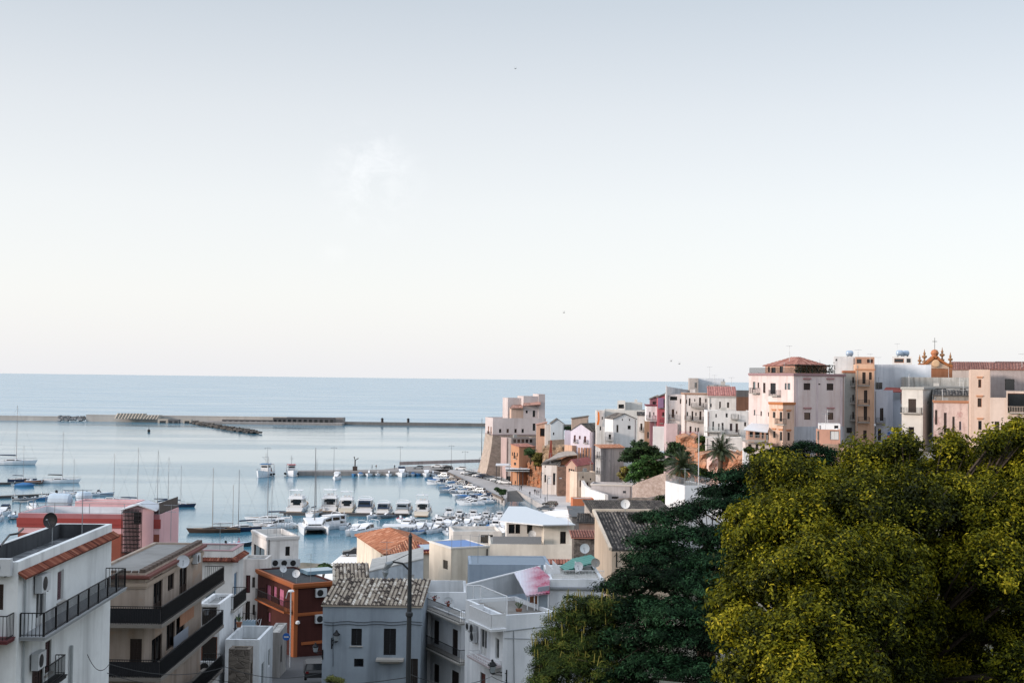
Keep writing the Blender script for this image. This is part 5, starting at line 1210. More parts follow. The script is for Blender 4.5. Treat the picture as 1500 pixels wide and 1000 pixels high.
T('long low white upper storey with sloping top right of the roof room', 916, 941, 589, 401, 0, 6, wall=pl_('c6c6c2', .3), ph=.2)
T('white gabled house with dark roof edge and three small openings', 898, 932, 613, 372, 14, ('L', 886), wall=plaster('d6d6d6', '9b9b9b', .3, .5), roof='gable', axis='v', rise=1.5, roofm=TILE_D, wins=[('F', (911, 612.5, 912.5, 616), 'o'), ('F', (921.5, 612.5, 923, 616), 'o'), ('F', (919.5, 623, 924, 628.5), 'w'), ('F', (903, 622, 906, 633), 's', None, SHUT_GR)])
T('small white porch house with blue grey railing below the white gabled house', 886, 899, 633, 368, 0, 4, wall=pl_('c3c4c6'), wins=[('F', (891.5, 636, 895, 643), 'd')], bals=[('F', 886, 898, 645, .8, GREYM)])
T('narrow white house with draped balcony door left of the brown wall', 934, 945, 608, 352, 0, 6, wall=pl_('d2cfcc'), roof='shedB', rise=.8, roofm=TILE_D, wins=[('F', (938, 620, 941, 630), 's', None)], bals=[('F', 936.5, 942.5, 631, .6)])
T('brown unplastered block under the white houses with pale doors', 944, 959, 616, 346, 0, 5, wall=plaster('a58468', '7b624f', .5), wins=[('F', (948, 632, 951, 642), 's', None, flat('b9b6b0', .8)), ('F', (953, 632, 956, 642), 's', None, flat('b9b6b0', .8))])
T('white terraced house with maroon roof edge next to the magenta one', 947, 963.5, 592, 338, 3, 7, zb=pt(947, 617, 338).z, wall=pl_('e2e2e4', .4), roofm=flat('6a3a48', .8), wins=[('F', (951, 603, 953, 611), 's'), ('F', (957, 603.5, 958.6, 608), 'w')], bals=[('F', 946.5, 952.5, 613.5, .8), ('F', 956, 960.5, 614, .5, flat('8a3048', .6))], cor=flat('6a3040', .7))
T('dark windowed maroon attic above the white terraced house', 953, 963.5, 584.5, 342, 3, 5, wall=pl_('8a5a66'), roof='shedR', rise=1.0, roofm=TILE_D, wins=[('F', (956, 588, 961, 592.5), 'o')])
T('narrow house painted coral red below and mauve above with dark balconies', 963.5, 975, 582, 334, 2, 7, zb=pt(964, 626, 334).z, wall=plaster('b3525c', '7d3a44', .35), roof='shedR', rise=1.0, roofm=TILE_D, wins=[('F', (970.5, 603.5, 973, 609), 's'), ('F', (972, 585, 974.6, 591), 'o')], bals=[('F', 969.5, 974.5, 609.5, .5), ('F', 966.5, 971.5, 619.5, .5), ('F', 963.8, 974.6, 597.3, .5)])
T('mauve painted upper panel storey of the coral red house', 964, 972, 582.5, 333, 2, .6, zb=pt(965, 597, 333).z, wall=plaster('8e6d90', '6b4f6d', .4), ph=.1, name='painted_storey')
T('plain white rendered lower block under the coral red house', 957, 975, 625, 326, 1, 5, zb=pt(957, 660, 326).z, wall=plaster('d0d1d3', '9c9d9f', .3, .5))
T('tall rose walled block with white left edge standing over the garden trees', 976, 992.5, 620, 316, 10, ('L', 973), wall=plaster('c2abae', '93807f', .35, .5), zb=4)
T('tall white house with slanting grey end wall and brown balcony doors', 977.5, 1011, 577, 318, 4, 8, wall=plaster('d8d1d0', '978d8a', .45, .5), roofm=CONC, wins=[('F', (981.5, 580.5, 992, 586), 'w'), ('F', (996, 584, 998, 591), 's', None, flat('7d5a44', .8)), ('F', (984, 599, 987.5, 611), 's', None, flat('8f5a35', .8)), ('F', (990.5, 602, 992, 606), 's', None, flat('8f5a35', .8)), ('F', (998.5, 599, 1002.5, 608), 's', None, flat('b3a3a6', .8)), ('F', (1002, 620, 1004, 640), 's')], bals=[('F', 981, 989, 613, .7)])
b = MB(); b.ext([pt(976, 640, 317), pt(978, 640, 317), pt(978, 566, 317), pt(976, 564.5, 317)], (0, 1.2, 0)); b.ext([pt(978.1, 579, 317.3), pt(1010, 581, 323), pt(1009, 571, 323), pt(978.1, 566, 317.3)], (0, .8, 0)); tag(b.build('party_wall', plaster('bcbcbe', '85858a', .7, .6)), 'high grey end wall with slanting top and white edge rising above the tall white house', 'wall')
T('cream and white apartment house with dark balconies and many shuttered doors', 1003, 1037, 575, 308, 5, 9, wall=plaster('d3ccc8', '948a86', .5, .5), wins=[('F', (1009, 583, 1011.5, 594), 's'), ('F', (1024, 582, 1027, 594), 's'), ('F', (1033, 584, 1035, 589), 's'), ('F', (1013, 602, 1015.5, 615), 's'), ('F', (1024.5, 602, 1027.5, 615), 's'), ('F', (1032.5, 605, 1034.5, 611), 's'), ('F', (1010, 624, 1013, 634), 's'), ('F', (1018, 626, 1020, 632), 's'), ('F', (1021.5, 626, 1024, 634), 's', None, SHUT_GR), ('F', (1030, 600, 1031, 603), 'o'), ('F', (1017, 584, 1018.5, 588), 'o'), ('F', (1006, 603, 1008, 609), 's', None, SHUT_GR), ('F', (1018.5, 604, 1020.5, 609), 'o'), ('F', (1032.5, 622, 1034.5, 631), 's', None, SHUT_BR), ('F', (1005, 585, 1006.5, 591), 'o')], bals=[('F', 1013, 1031, 596.5, .9), ('F', 1003, 1012, 614.5, .9), ('F', 1013, 1031, 616.5, .9), ('F', 996, 1024, 638, 1.0, flat('a04a68', .6))], cor=flat('9c7f6e', .8))
wallq('rock_wall', [(998, 640), (1010, 639), (1024, 641), (1028, 668), (1040, 668)], [300, 299, 299, 300, 300], RK3, 'bright orange cliff face under the apartment house with the pink balcony rail', 5, cat='cliff', zb=3)
T('pale box storey with one window rising on the hill skyline', 1010, 1023, 553.5, 322, 3, 6, wall=pl_('b5aca6'), wins=[('F', (1017.5, 560, 1020.5, 568), 'w')], zb=22)
T('bluish white roof block behind the box storey on the skyline', 1023, 1061.5, 553.5, 326, 0, 7, wall=plaster('ccd4dc', '9aa2aa', .25), zb=22)
T('grey concrete roof shed below the bluish roof block', 1037, 1069, 563.5, 312, 0, 6, wall=plaster('9b9b9a', '5a5a5c', .9), zb=20)
T('white long house under a pinkish red tiled roof', 1038, 1078, 579, 296, 1, 10, wall=plaster('d5d3d0', '8f8c88', .5), roof='shedB', rise=2.0, roofm=tinted(((0, '9a6660'), (.5, 'b37a72'), (1, 'c79288')), .9), wins=[('F', (1040.5, 591, 1042.5, 596), 's'), ('F', (1053.5, 588, 1056, 598.5), 's'), ('F', (1065, 589, 1068, 597), 's')], cor=flat('a8a5a2', .8))
T('dark brown boarded roof room beside the red roofed house', 1079, 1098, 581.5, 282, 1, 6, wall=plaster('6b4a38', '45342c', .5), zb=18, wins=[])
T('dark grey flat top above the brown boarded room', 1079, 1098, 571.5, 290, 1, 6, wall=plaster('5a5a5c', '3a3a3c', .5), zb=20)
T('big plain white stepped house with awning balcony and air conditioner over the palms', 1036, 1100, 601, 274, 4, 10, wall=plaster('d3d3d2', '8e8e8e', .6, .5, 1.0), wins=[('F', (1043.5, 617, 1046, 630), 's', None, SHUT_GR), ('F', (1057, 619, 1060, 630), 's', None, SHUT_GR), ('F', (1069, 620, 1073, 631), 's', None, flat('8c8494', .8)), ('F', (1077.5, 620, 1081, 633), 's', None, SHUT_MAR), ('F', (1048, 606, 1050, 611), 'o'), ('F', (1063, 605, 1066, 611), 's', None, SHUT_GR), ('F', (1090, 618, 1093, 624), 'o'), ('F', (1052, 620, 1054, 630), 's', None, SHUT_BR), ('F', (1073, 640, 1075, 650), 's'), ('F', (1081, 640, 1084.5, 651), 's', None, flat('7a4a34', .8))], bals=[('F', 1032, 1056, 632, 1.0, flat('b9c4c4', .4)), ('F', 1062, 1083, 636, 1.2), ('F', 1071, 1082, 613.5, .8)])
H_ = None
b = MB()
t_ = T('white sheer lower wall with side entrance beneath the stepped white house', 1034, 1088, 640, 266, 4, 5, zb=pt(1034, 666, 266).z, wall=plaster('dadad8', '9b9a97', .5), wins=[('F', (1063, 642, 1066, 650), 's', None, SHUT_GR), ('F', (1043, 645, 1046, 655), 's'), ('F', (1050, 644, 1052, 649), 'o')], keep=True); t_.ac('F', 1070, 610+34, 1.4, .9) if False else None; t_.finish()
wallq('rock_wall', [(1026, 667), (1045, 664), (1066, 662), (1088, 664), (1100, 668)], [262, 262, 262, 258, 250], RK3, 'orange and pink cliff behind the two palm trees', 5, cat='cliff', zb=6)
wallq('rock_wall', [(1040, 672), (1052, 668), (1056, 690)], [246, 246, 246], plaster('d2b7ab', '97583a', .9, .8), 'pale washed rock buttress showing between the two palm trees', 3, cat='cliff', zb=8)
# white terrace with railing below palms
H = T('white walled garden terrace with grey railing among the conifers', 1003, 1041, 711, 200, 20, ('L', 1001) if False else 9, wall=plaster('d3d8dd', '9ba1a6', .3, .6), keep=True, ph=.1, name='terrace', cat='terrace')
rb = MB(); Q = H.quad_pts(H.zt+.01, -.1); rail(rb, [Q[3], Q[0], Q[1], Q[2]], 1.1, .35, .05); rb.build('railing', GREYM, H.root); H.finish()
T('bright white flat rooftop partly hidden by the dark conifer', 1041, 1100, 712, 185, -14, 9, wall=plaster('d8dadd', '9ba1a6', .3, .6), ph=.2)
T('rose plastered garden house side right of the stone retaining wall', 984, 1001, 703, 240, 3, 6, wall=plaster('c6b0a8', '93807a', .4))
# porch building and palazzo
PL1_ = plaster('ccb0a4', '8d6f66', .65, .5, 1.0, .5, None); PLF = plaster('cdc0be', '97756a', .55, .4, .9, .4)
T('white two storey porch house with a long balcony and striped canopy', 1092, 1131, 648, 232, 5, 6, zb=12, wall=plaster('cfc2bd', '978a85', .5), ph=.1, wins=[('F', (1096, 650, 1101, 656), 's', None, SHUT_GR), ('F', (1107, 650, 1111, 657), 's', None, SHUT_GR), ('F', (1117, 651, 1120.5, 658), 's')], bals=[('F', 1087, 1125, 645, 1.3, flat('9fa5a6', .5))])
T('open upper loggia of the porch house with brown piers', 1096, 1130, 629.5, 236, 5, 5, zb=pt(1096, 648, 236).z, wall=plaster('b98f78', '7d5f50', .4), ph=.1, wins=[('F', (1098, 632, 1103, 640), 'o'), ('F', (1106, 632, 1113, 641), 'o'), ('F', (1116, 632, 1119, 642), 'd'), ('F', (1122, 633, 1127, 644), 'o')])
b = MB(); p, n_ = on_plane([(1088, 630), (1124, 634), (1128, 622), (1100, 620)], pt(1088, 630, 230), pt(1124, 634, 231), pt(1128, 622, 237)); b.ext(p, n_*.12); tag(b.build('porch_canopy', flat('dcdcdc', .6)), 'pale sloping canopy shading the loggia of the porch house', 'canopy')
b = MB(); p = pt(1092, 668, 228); b.cbox(p.x, p.y, 8, .9, .9, p.z-8+1.4); tag(b.build('pillar', WHITE), 'white square pillar holding up the porch house beside the orange cliff', 'pillar')
Pz = T('large rose lilac palazzo with four dark square windows under a roof terrace', 1163, 1237, 546.5, 235, 37, ('L', 1097), zb=20, wall=PLF, ph=.3, cor=flat('8f7478', .8), keep=True, name='palazzo',
  wins=[('F', (1177.2, 561, 1187, 571), 's', None, flat('2a2c33', .7)), ('F', (1211, 561.5, 1220.8, 571.5), 's', None, flat('2a2c33', .7)), ('F', (1178, 604, 1187, 614.5), 'w'), ('F', (1211.6, 604, 1220.6, 614.5), 'w'), ('F', (1198, 561.5, 1202, 563.5), 'o')])
for bx in ((1103, 559, 1106.5, 570), (1109.8, 560, 1112, 568), (1117.8, 560.5, 1121.3, 575.5), (1149.5, 561, 1152.3, 570.5), (1153.6, 561, 1157.6, 570.5), (1104.3, 600, 1106.3, 608), (1114, 602, 1116, 609), (1125, 603.5, 1127, 609.5)): Pz.win('L', bx, 's', FR_BR, SHUT_GR if bx[0] > 1149 or bx[0] < 1105 else SHUT_BR)
Pz.win('L', (1128.5, 561, 1136.3, 577), 's', BLACK, BLACK); Pz.balcony('L', 1125, 1138, 579, .9, 1, SILL, IRON, gap=.25, bar=.04); Pz.balcony('L', 1096.5, 1107.5, 575.5, .9, 1, SILL, IRON, gap=.25, bar=.04)
for (x, y) in ((1182, 554.5), (1216, 554.5), (1182.5, 597.5), (1216.5, 597.5)):
    a_, z_ = Pz.tz('F', x, y); b = MB(); b.box(Pz.P('F', a_-.85, z_-.12, .002), Pz.u*1.7, -Pz.v*.2, (0, 0, .24)); b.build('window_hood', flat('9a6f70', .8), Pz.root)
for xx in (1167, 1197, 1232):
    a_, z_ = Pz.tz('F', xx, 560); b = MB(); b.box(Pz.P('F', a_-.2, Pz.zb, .002), Pz.u*.42, -Pz.v*.05, (0, 0, Pz.zt-Pz.zb-.9)); b.build('pilaster', plaster('c6b6b8', '93828a', .4), Pz.root)
a_, z_ = Pz.tz('F', 1196, 624.5); b = MB(); b.box(Pz.P('F', .05, Pz.zb, .003), Pz.u*(Pz.w-.1), -Pz.v*.06, (0, 0, z_-Pz.zb)); b.build('base_course', plaster('a9afb8', '7b8088', .6), Pz.root)
rb = MB(); Q = Pz.quad_pts(Pz.zt+.01, -.1); rail(rb, [Q[3], Q[0]], 1.0, .22, .05); rb.build('railing', IRON, Pz.root)
Pz.finish()
Ph2 = T('penthouse with hipped pinkish tile roof on the roof terrace of the palazzo', 1166, 1211, 535.5, 241.5, 37, ('L', 1121), zb=Pz.zt-.4, wall=plaster('c49a84', '8f6d5c', .5), roof='hip', rise=1.7, roofm=TILE_P, over=.4, name='penthouse', wins=[('L', (1125, 537, 1127.5, 545), 'o'), ('L', (1130, 538, 1136, 546), 'o'), ('L', (1142, 536, 1147, 546), 'o')])
b = MB(); dir_ = [(1163, 1222)]
p = pt(1165, 543, 236.5); q = pt(1223, 543, 241)
z1_ = pt(1165, 534.5, 236.5).z; b.box((p.x, p.y, z1_), (q.x-p.x, q.y-p.y, 0), (-1.6, 3.4, 0), (0, 0, .12))
for i in range(8):
    f_ = i/7; c = p.lerp(q, f_); b.cbox(c.x, c.y+.1, Pz.zt, .1, .1, z1_-Pz.zt)
tag(b.build('pergola', flat('26302a', .8)), 'dark green shade pergola along the front of the palazzo roof terrace', 'pergola')
b = MB(); rr = random.Random(2)
for i in range(900):
    f_ = rr.random(); c = p.lerp(q, f_)+Vector((rr.gauss(0, .2), .6+rr.gauss(0, .2), 0)); c.z = Pz.zt+.2+abs(rr.gauss(0, .6)); e_ = Vector((rr.gauss(0, 1), rr.gauss(0, 1), rr.gauss(0, 1))).normalized()*.13; g = e_.cross(Vector((.2, .3, 1))).normalized()*.1; b.poly([c-e_, c+g, c+e_, c-g], 0, rr.random())
o = tag(b.build('terrace_plants', tinted(((0, '10180e'), (1, '2c3b20')), .8)), 'dark row of potted greenery along the palazzo terrace edge', 'plants'); o['kind'] = 'stuff'
T('salmon annex wing of the palazzo with orange cornice and three bays of shutters', 1147, 1163.5, 589, 231, 37, ('L', 1126.5), zb=18, wall=plaster('cdae9a', '96745f', .5), cor=flat('a5683f', .8), hood=flat('b07a58', .8), ph=.2, name='annex', wins=[('L', (1132, 603, 1136, 612), 's', None, SHUT_GR), ('L', (1142, 603, 1146, 617), 's', None, SHUT_GR), ('F', (1153.5, 604, 1157, 613.5), 's', None, SHUT_GR), ('L', (1132.5, 631, 1136, 641), 's', None, SHUT_GR), ('L', (1142, 632, 1146, 645), 's', None, SHUT_GR), ('F', (1153.5, 633, 1157, 645), 's')], bals=[('L', 1134, 1148, 621, .6)])
T('low white garage with terracotta front and grey shutter at the foot of the palazzo', 1196, 1231, 628.5, 222, 1, 4, zb=20, wall=plaster('c4917a', '8c6858', .3), wins=[('F', (1197, 631, 1200, 644), 's', None, SHUT_BR), ('F', (1216, 631, 1229, 644), 's', FR_W, SHUT_GR)], ph=.1, name='garage', cat='garage')
T('white upper box with small window above the garage', 1199, 1231, 620.5, 225, 1, 5, zb=pt(1199, 628.4, 225).z, wall=WHITE, ph=.1, name='garage_box', cat='building', wins=[('F', (1222, 623, 1228, 627.5), 'o')])
# orange narrow house, its grey side
ORN = plaster('d6ab8a', '926a4e', .4, .5); GRN = plaster('9b9c97', '5d5f5e', .7, .5)
On = T('tall narrow orange house with three stone balconies and brown shutters', 1254, 1281, 533, 252, 3, 9, zb=21, wall=ORN, ph=.3, keep=True, wins=[('F', (1263.2, 545, 1268, 562), 's'), ('F', (1273, 545, 1277, 556), 's'), ('F', (1265.5, 571.5, 1270.5, 590), 's'), ('F', (1265.2, 595, 1270.2, 615.5), 's'), ('F', (1264.5, 630, 1269.5, 643), 's')], name='townhouse')
for y in (564, 593, 618): On.balcony('F', 1257, 1274, y, .9, 1, SILL, IRON, gap=.25, bar=.04)
b = MB(); On.cornice(m=flat('b78566', .8), hgt=.2, prj=.15, z=On.tz('F', 1265, 541.5)[1], faces='F'); On.finish()
T('grey green shaded town house with corner balconies left of the orange house', 1236.5, 1254, 542.5, 254, 2, 9, zb=20, wall=GRN, cor=flat('a26b4e', .8), wins=[('F', (1248.5, 552, 1251, 561), 's'), ('F', (1248.5, 578, 1251, 587), 's'), ('F', (1248.5, 603, 1251, 613), 's'), ('F', (1240, 626, 1248, 634), 'o')], bals=[('F', 1246, 1254, 565, .8), ('F', 1246, 1254, 590, .8), ('F', 1246, 1254, 615, .8)])
T('white penthouse on the orange house with open loggia', 1222, 1253, 522, 262, 2, 6, zb=33, wall=plaster('c9cbcc', '94979a', .35), wins=[('F', (1224, 525.5, 1226.5, 528.5), 'o')], ph=.2, name='penthouse')
T('brick red open roof room at the right of the white penthouse', 1253, 1281, 522.5, 260, 2, 5, zb=33, wall=plaster('b58a70', '7d5d4d', .5), wins=[('F', (1255, 526, 1262, 532), 'o'), ('F', (1270, 526, 1279, 531.5), 's', None, flat('6b3a30', .8))], ph=.1, name='penthouse')
def tank(x, y, D, r, label, n=1):
    t = thing('water_tank', label, 'water tank', pt(x, y, D)); P0 = t.location
    b = MB(); b.lathe(P0+Vector((-r*1.3, 0, r)), [(.1, 0), (r*.7, .1), (r*.98, .35), (r, r*.9), (r*.98, r*2.6-.35), (r*.7, r*2.6-.1), (.1, r*2.6)], 14, 0, (1, 0, 0)); b.build('tank', flat('9fb0c2', .35, .2), t, smooth=True)
    [(b_.cbox(P0.x+q*r*.7, P0.y, P0.z-.3, .12, r*1.4, .45), b_.build('cradle', GREYM, t)) for q, b_ in ((-1, MB()), (1, MB()))]
tank(1244.5, 521.5, 262, .58, 'pale blue water tank on the roof of the white penthouse'); tank(1318, 521, 272, .6, 'left of the two blue roof tanks near the orange church gable'); tank(1326.5, 521.3, 273, .6, 'right of the two blue roof tanks near the orange church gable')
T('small white roof hut carrying the two blue water tanks', 1307, 1336, 522, 271, 0, 5, zb=33, wall=plaster('cfcdca', '94928f', .4), wins=[('F', (1310, 525, 1324, 531), 'o', None, OR), ('F', (1328, 525, 1334, 531), 'o')], ph=.1, name='roof_hut', cat='hut')
T('wide pale blue plastered building with a stained top along the upper street', 1281, 1364, 533.5, 268, 0, 10, zb=21, wall=plaster('cbd2da', '8f99a4', .6, .5), ph=.3, wins=[('F', (1282, 560, 1292.5, 570), 'o')], name='blue_building', cat='building')
T('blue white lower house with small red awning and black door balcony', 1281, 1308, 571, 258, 0, 8, zb=21, wall=plaster('c6cddb', '8f97a6', .5, .5), ph=.3, wins=[('F', (1289, 597.5, 1294, 616), 's', None, BLACK), ('F', (1286, 628, 1290.5, 645), 's', None, BLACK)], bals=[('F', 1284, 1297, 619, .8)])
T('blue white recessed terrace house beside the old chapel wall', 1307, 1322, 585, 260, 0, 8, zb=21, wall=plaster('c2cad8', '8c95a4', .5, .5), ph=.2)
b = MB(); p, n_ = on_plane([(1292, 574.5), (1322, 574.5), (1320, 569), (1298, 568)], pt(1292, 574.5, 258), pt(1322, 574.5, 258), pt(1320, 569, 264)); b.ext(p, n_*.15); 
for x in (1294, 1307, 1320): q = pt(x, 574.5, 258.6); b.cbox(q.x, q.y, q.z-2.3, .12, .12, 2.2)
tag(b.build('red_awning', flat('8a3a2e', .7)), 'small red tiled awning over the blue white terrace', 'awning')
CH = plaster('c9c7c1', '83847f', .6, .5)
Ch = T('plain grey chapel like building with balcony door and arched ruined window', 1321, 1352, 566.5, 240, -15, ('R', 1368.5), zb=20, wall=CH, ph=.3, wins=[('F', (1330.5, 584, 1342, 604), 's'), ('F', (1331, 625, 1339, 648), 'o'), ('R', (1358.5, 587, 1360.5, 592), 'o')], bals=[('F', 1318.5, 1349, 604.5, .9)], cor=flat('a3a5a2', .8), name='chapel')
T('grey upper wall with ragged coping joining the chapel to the tall cream house', 1352, 1420, 565, 252, 0, 6, zb=22, wall=plaster('b4babc', '7a7e80', .7), wins=[('F', (1369, 568, 1386, 575), 'o'), ('F', (1406, 567, 1415, 570.5), 'o')], ph=.2, cor=flat('7b7f80', .8), name='upper_wall', cat='building')
T('long ruined rubble topped storey above the grey chapel', 1322, 1420, 552, 262, 3, 6, zb=26, wall=plaster('b5b4ae', '6d6a64', 1.0, 1.2), ph=.1, name='ruined_storey', cat='building')
T('crumbling rose white facade with worn shutters and an iron balcony', 1368.5, 1421, 586, 232, 1, 8, zb=20, wall=plaster('c8b4ae', '7c5f58', .9, .9, .6, .6, 'a88a88'), ph=.1, cor=flat('a0745a', .9), wins=[('F', (1369.5, 600, 1373.5, 622), 's', None, flat('9c8f8a', .8)), ('F', (1382.5, 604, 1387, 634), 's', None, flat('8b7f82', .8)), ('F', (1395, 610, 1398.5, 632), 's', None, SHUT_GR), ('F', (1405, 617, 1408, 630), 's', None, flat('77809a', .8))], bals=[('F', 1375, 1391, 636, .8)], name='old_facade')
# vault-roof heap on it
T('dark weathered tile roof over the crumbling facade', 1368, 1421, 579, 238, 1, 6, zb=26, wall=plaster('8a857e', '55524d', .8, 1.2), roof='shedB', rise=1.0, roofm=TILE_D, ph=.1, name='old_roof', cat='building')
CRM = plaster('d4b9a6', '9c7f6c', .4, .5)
Cr = T('tall cream corner house with three stacked windows at the right edge', 1422, 1450, 541, 222, 2, 9, zb=20, wall=CRM, ph=.3, hood=flat('c08e70', .8), wins=[('F', (1433, 555.5, 1437.5, 567.5), 's', None, flat('8a5232', .8)), ('F', (1432, 583, 1438, 596), 's', None, flat('8a5232', .8)), ('F', (1433, 616, 1438, 629.5), 'w')], name='townhouse')
T('cream lower house with hood moulding and iron balcony next to the tall corner house', 1450, 1474, 582, 221, 1, 6, zb=20, wall=plaster('d0bcae', '9c8573', .4, .5), ph=.1, wins=[('F', (1457, 617, 1464, 645), 's', None, SHUT_GR)], bals=[('F', 1443, 1461, 646, .8, flat('7a4a44', .7))], name='townhouse')
T('grey mauve gabled upper house with long dark roof line at the right edge', 1451, 1520, 541, 232, 0, 8, zb=30, wall=plaster('a79c9a', '7b706e', .5), roof='shedB', rise=1.2, roofm=TILE_P, wins=[('F', (1472, 555, 1486, 571), 'o')], name='townhouse')
T('open brown loggia with balusters at the far right edge', 1474, 1530, 572.5, 220, 0, 7, zb=20, wall=plaster('cbb8aa', '9c8573', .4), wins=[('F', (1476, 576, 1519, 604), 'o', None, flat('7a452c', .8))], bals=[('F', 1476, 1520, 604, .6, flat('c9b9aa', .8))], name='loggia_house')
# church
Cu = T('long church nave with brown red tiled roof seen above the rooftops', 1392, 1480, 541, 300, 0, 14, zb=24, wall=plaster('b5aaa4', '857a74', .4), roof='shedB', rise=2.0, roofm=TILE_P, name='church_nave', cat='church')
T('second brown red roof running off the right edge behind the cream house', 1455, 1560, 535, 290, -4, 10, zb=24, wall=plaster('a0908a', '756a66', .4), roof='shedB', rise=1.0, roofm=TILE_P, name='church_aisle', cat='church')
t = thing('church_gable', 'curved orange baroque church gable with urn finials on the skyline', 'church gable', pt(1370, 540, 280)); OC = plaster('b87448', '8a5434', .4, .6); P0 = t.location
k = 280/1900.0
prof = [(-24, -16), (-24, 4), (-20, 6), (-14, 8), (-10, 12), (-6, 15), (-3, 18), (3, 18), (6, 15), (10, 12), (15, 9), (20, 6), (25, 5), (25, -16)]
b = MB(); b.ext([P0+Vector((x*k, 0, z*k)) for x, z in prof[::-1]], (0, 1.2, 0)); b.build('gable_wall', OC, t)
b = MB()
for i in range(len(prof)-1):
    a, c = prof[i], prof[i+1]; p = P0+Vector((a[0]*k, -.3, a[1]*k)); q = P0+Vector((c[0]*k, -.3, c[1]*k)); d = (q-p); n_ = Vector((-d.z, 0, d.x)).normalized()
    if abs(d.x) > .1: b.box(p+n_*(-.35 if n_.z > 0 else .35), d, (0, 1.7, 0), n_*(.45 if n_.z > 0 else -.45))
b.build('moulding', flat('aa6a3e', .8), t)
b = MB(); b.lathe(P0+Vector((0, -.2, 8*k)), [(.8, 0), (.8, .25), (.5, .3)], 14, 0, (0, -1, 0)); b.build('oculus', flat('d9b58f', .8), t)
b = MB(); b.ext([P0+Vector((x*k, -.06, z*k)) for x, z in ((-19, .5), (-19, 3), (-9, 8), (-5, 11), (5, 11), (9, 8), (20, 3), (20, .5))], (0, -.03, 0)); b.build('panel', plaster('d7b699', 'a58468', .3), t)
for (x, z, s_) in ((-22, 5, .8), (-15, 9, 1), (11, 12, 1), (23, 6, .95)):
    b = MB(); c = P0+Vector((x*k, .4, z*k)); b.lathe(c, [(.5*s_, 0), (.5*s_, .3), (.2, .4), (.2, .9*s_), (.55*s_, 1.1*s_), (.55*s_, 1.4*s_), (.15, 1.6*s_), (.3*s_, 1.9*s_), (.1, 2.4*s_), (.04, 2.9*s_)], 10); b.build('finial', flat('8e6a4a', .8), t)
b = MB(); c = P0+Vector((0, .4, 17*k)); b.lathe(c, [(.6, 0), (.6, .3), (.9, .9), (.6, 1.5), (.1, 1.7)], 12); b.build('crown_ball', OC, t); b = MB(); b.tube([c+Vector((0, 0, 1.6)), c+Vector((0, 0, 4.2))], .05, 5); b.tube([c+Vector((-.5, 0, 3.4)), c+Vector((.5, 0, 3.4))], .05, 5); b.build('cross', IRON, t)
# parapet of the upper street
UP = pt(1205, 668, 214).z
slab('upper_street', [pt(1180, 655, 219), pt(1300, 662, 216), pt(1420, 668, 212), pt(1520, 668, 210), pt(1520, 640, 245), pt(1300, 640, 262), pt(1230, 640, 262)], 23.6, 15, plaster('96928e', '6a6764', .5))
wallq('retaining_wall', [(1205, 650), (1240, 652), (1290, 656), (1340, 661)], [217, 215, 213, 211], stone('b09a88', '7d6c60', 1.2, .6), 'pinkish grey stone parapet below the cars on the upper street', 1.2, zb=12)
b = MB(); p = pt(1283, 657, 212); b.lathe((p.x, p.y, p.z-1.2), [(1.0, 0), (1.5, 1.0), (1.7, 1.2), (1.5, 1.3)], 16); tag(b.build('stone_planter', plaster('9a9a98', '6f6f6d', .4)), 'round grey concrete planter set on the parapet below the cars', 'planter')
# ---------------------------------------------------------------- vegetation
def leaf_mesh(name, centers, normals, tints, L, W, mat, parent, rng, droop=0.0, axis=None, org=None):
    """one small four-sided leaf per centre, facing its normal"""
    n = len(centers); c = np.asarray(centers); nn = np.asarray(normals); nn /= np.linalg.norm(nn, axis=1)[:, None]+1e-9
    a = rng.normal(size=(n, 3)) if axis is None else axis+rng.normal(size=(n, 3))*.35
    a -= nn*(a*nn).sum(1)[:, None]; a /= np.linalg.norm(a, axis=1)[:, None]+1e-9; b_ = np.cross(nn, a)
    l = (L*rng.uniform(.5, 1.45, n))[:, None]; w_ = (W*rng.uniform(.7, 1.2, n))[:, None]
    v = np.empty((n, 4, 3)); v[:, 0] = c-a*l*.5; v[:, 1] = c+b_*w_*.5+nn*w_*.12; v[:, 2] = c+a*l*.5-nn*l*.15; v[:, 3] = c-b_*w_*.5+nn*w_*.12
    o = np.array(org if org is not None else parent.location); v = (v-o).reshape(-1, 3)
    me = bpy.data.meshes.new(name); me.vertices.add(4*n); me.vertices.foreach_set('co', v.ravel().astype(np.float32))
    me.loops.add(4*n); me.loops.foreach_set('vertex_index', np.arange(4*n, dtype=np.int32)); me.polygons.add(n); me.polygons.foreach_set('loop_start', np.arange(0, 4*n, 4, dtype=np.int32))
    at = me.attributes.new('tint', 'FLOAT', 'FACE'); at.data.foreach_set('value', np.clip(tints, 0, 1).astype(np.float32))
    me.materials.append(mat); me.update(); me.validate()
    ob = bpy.data.objects.new(name, me); COL.objects.link(ob); ob.parent = parent; return ob
def bark(name, segs, mat, parent):
    b = MB()
    for pts, rs in segs: b.tube(pts, rs, 8)
    return b.build(name, mat, parent, smooth=True)
BARK = plaster('4a3f36', '2a2521', .7, 2, 2, .9); 
def sph(rng, n):
    d = rng.normal(size=(n, 3)); return d/np.linalg.norm(d, axis=1)[:, None]
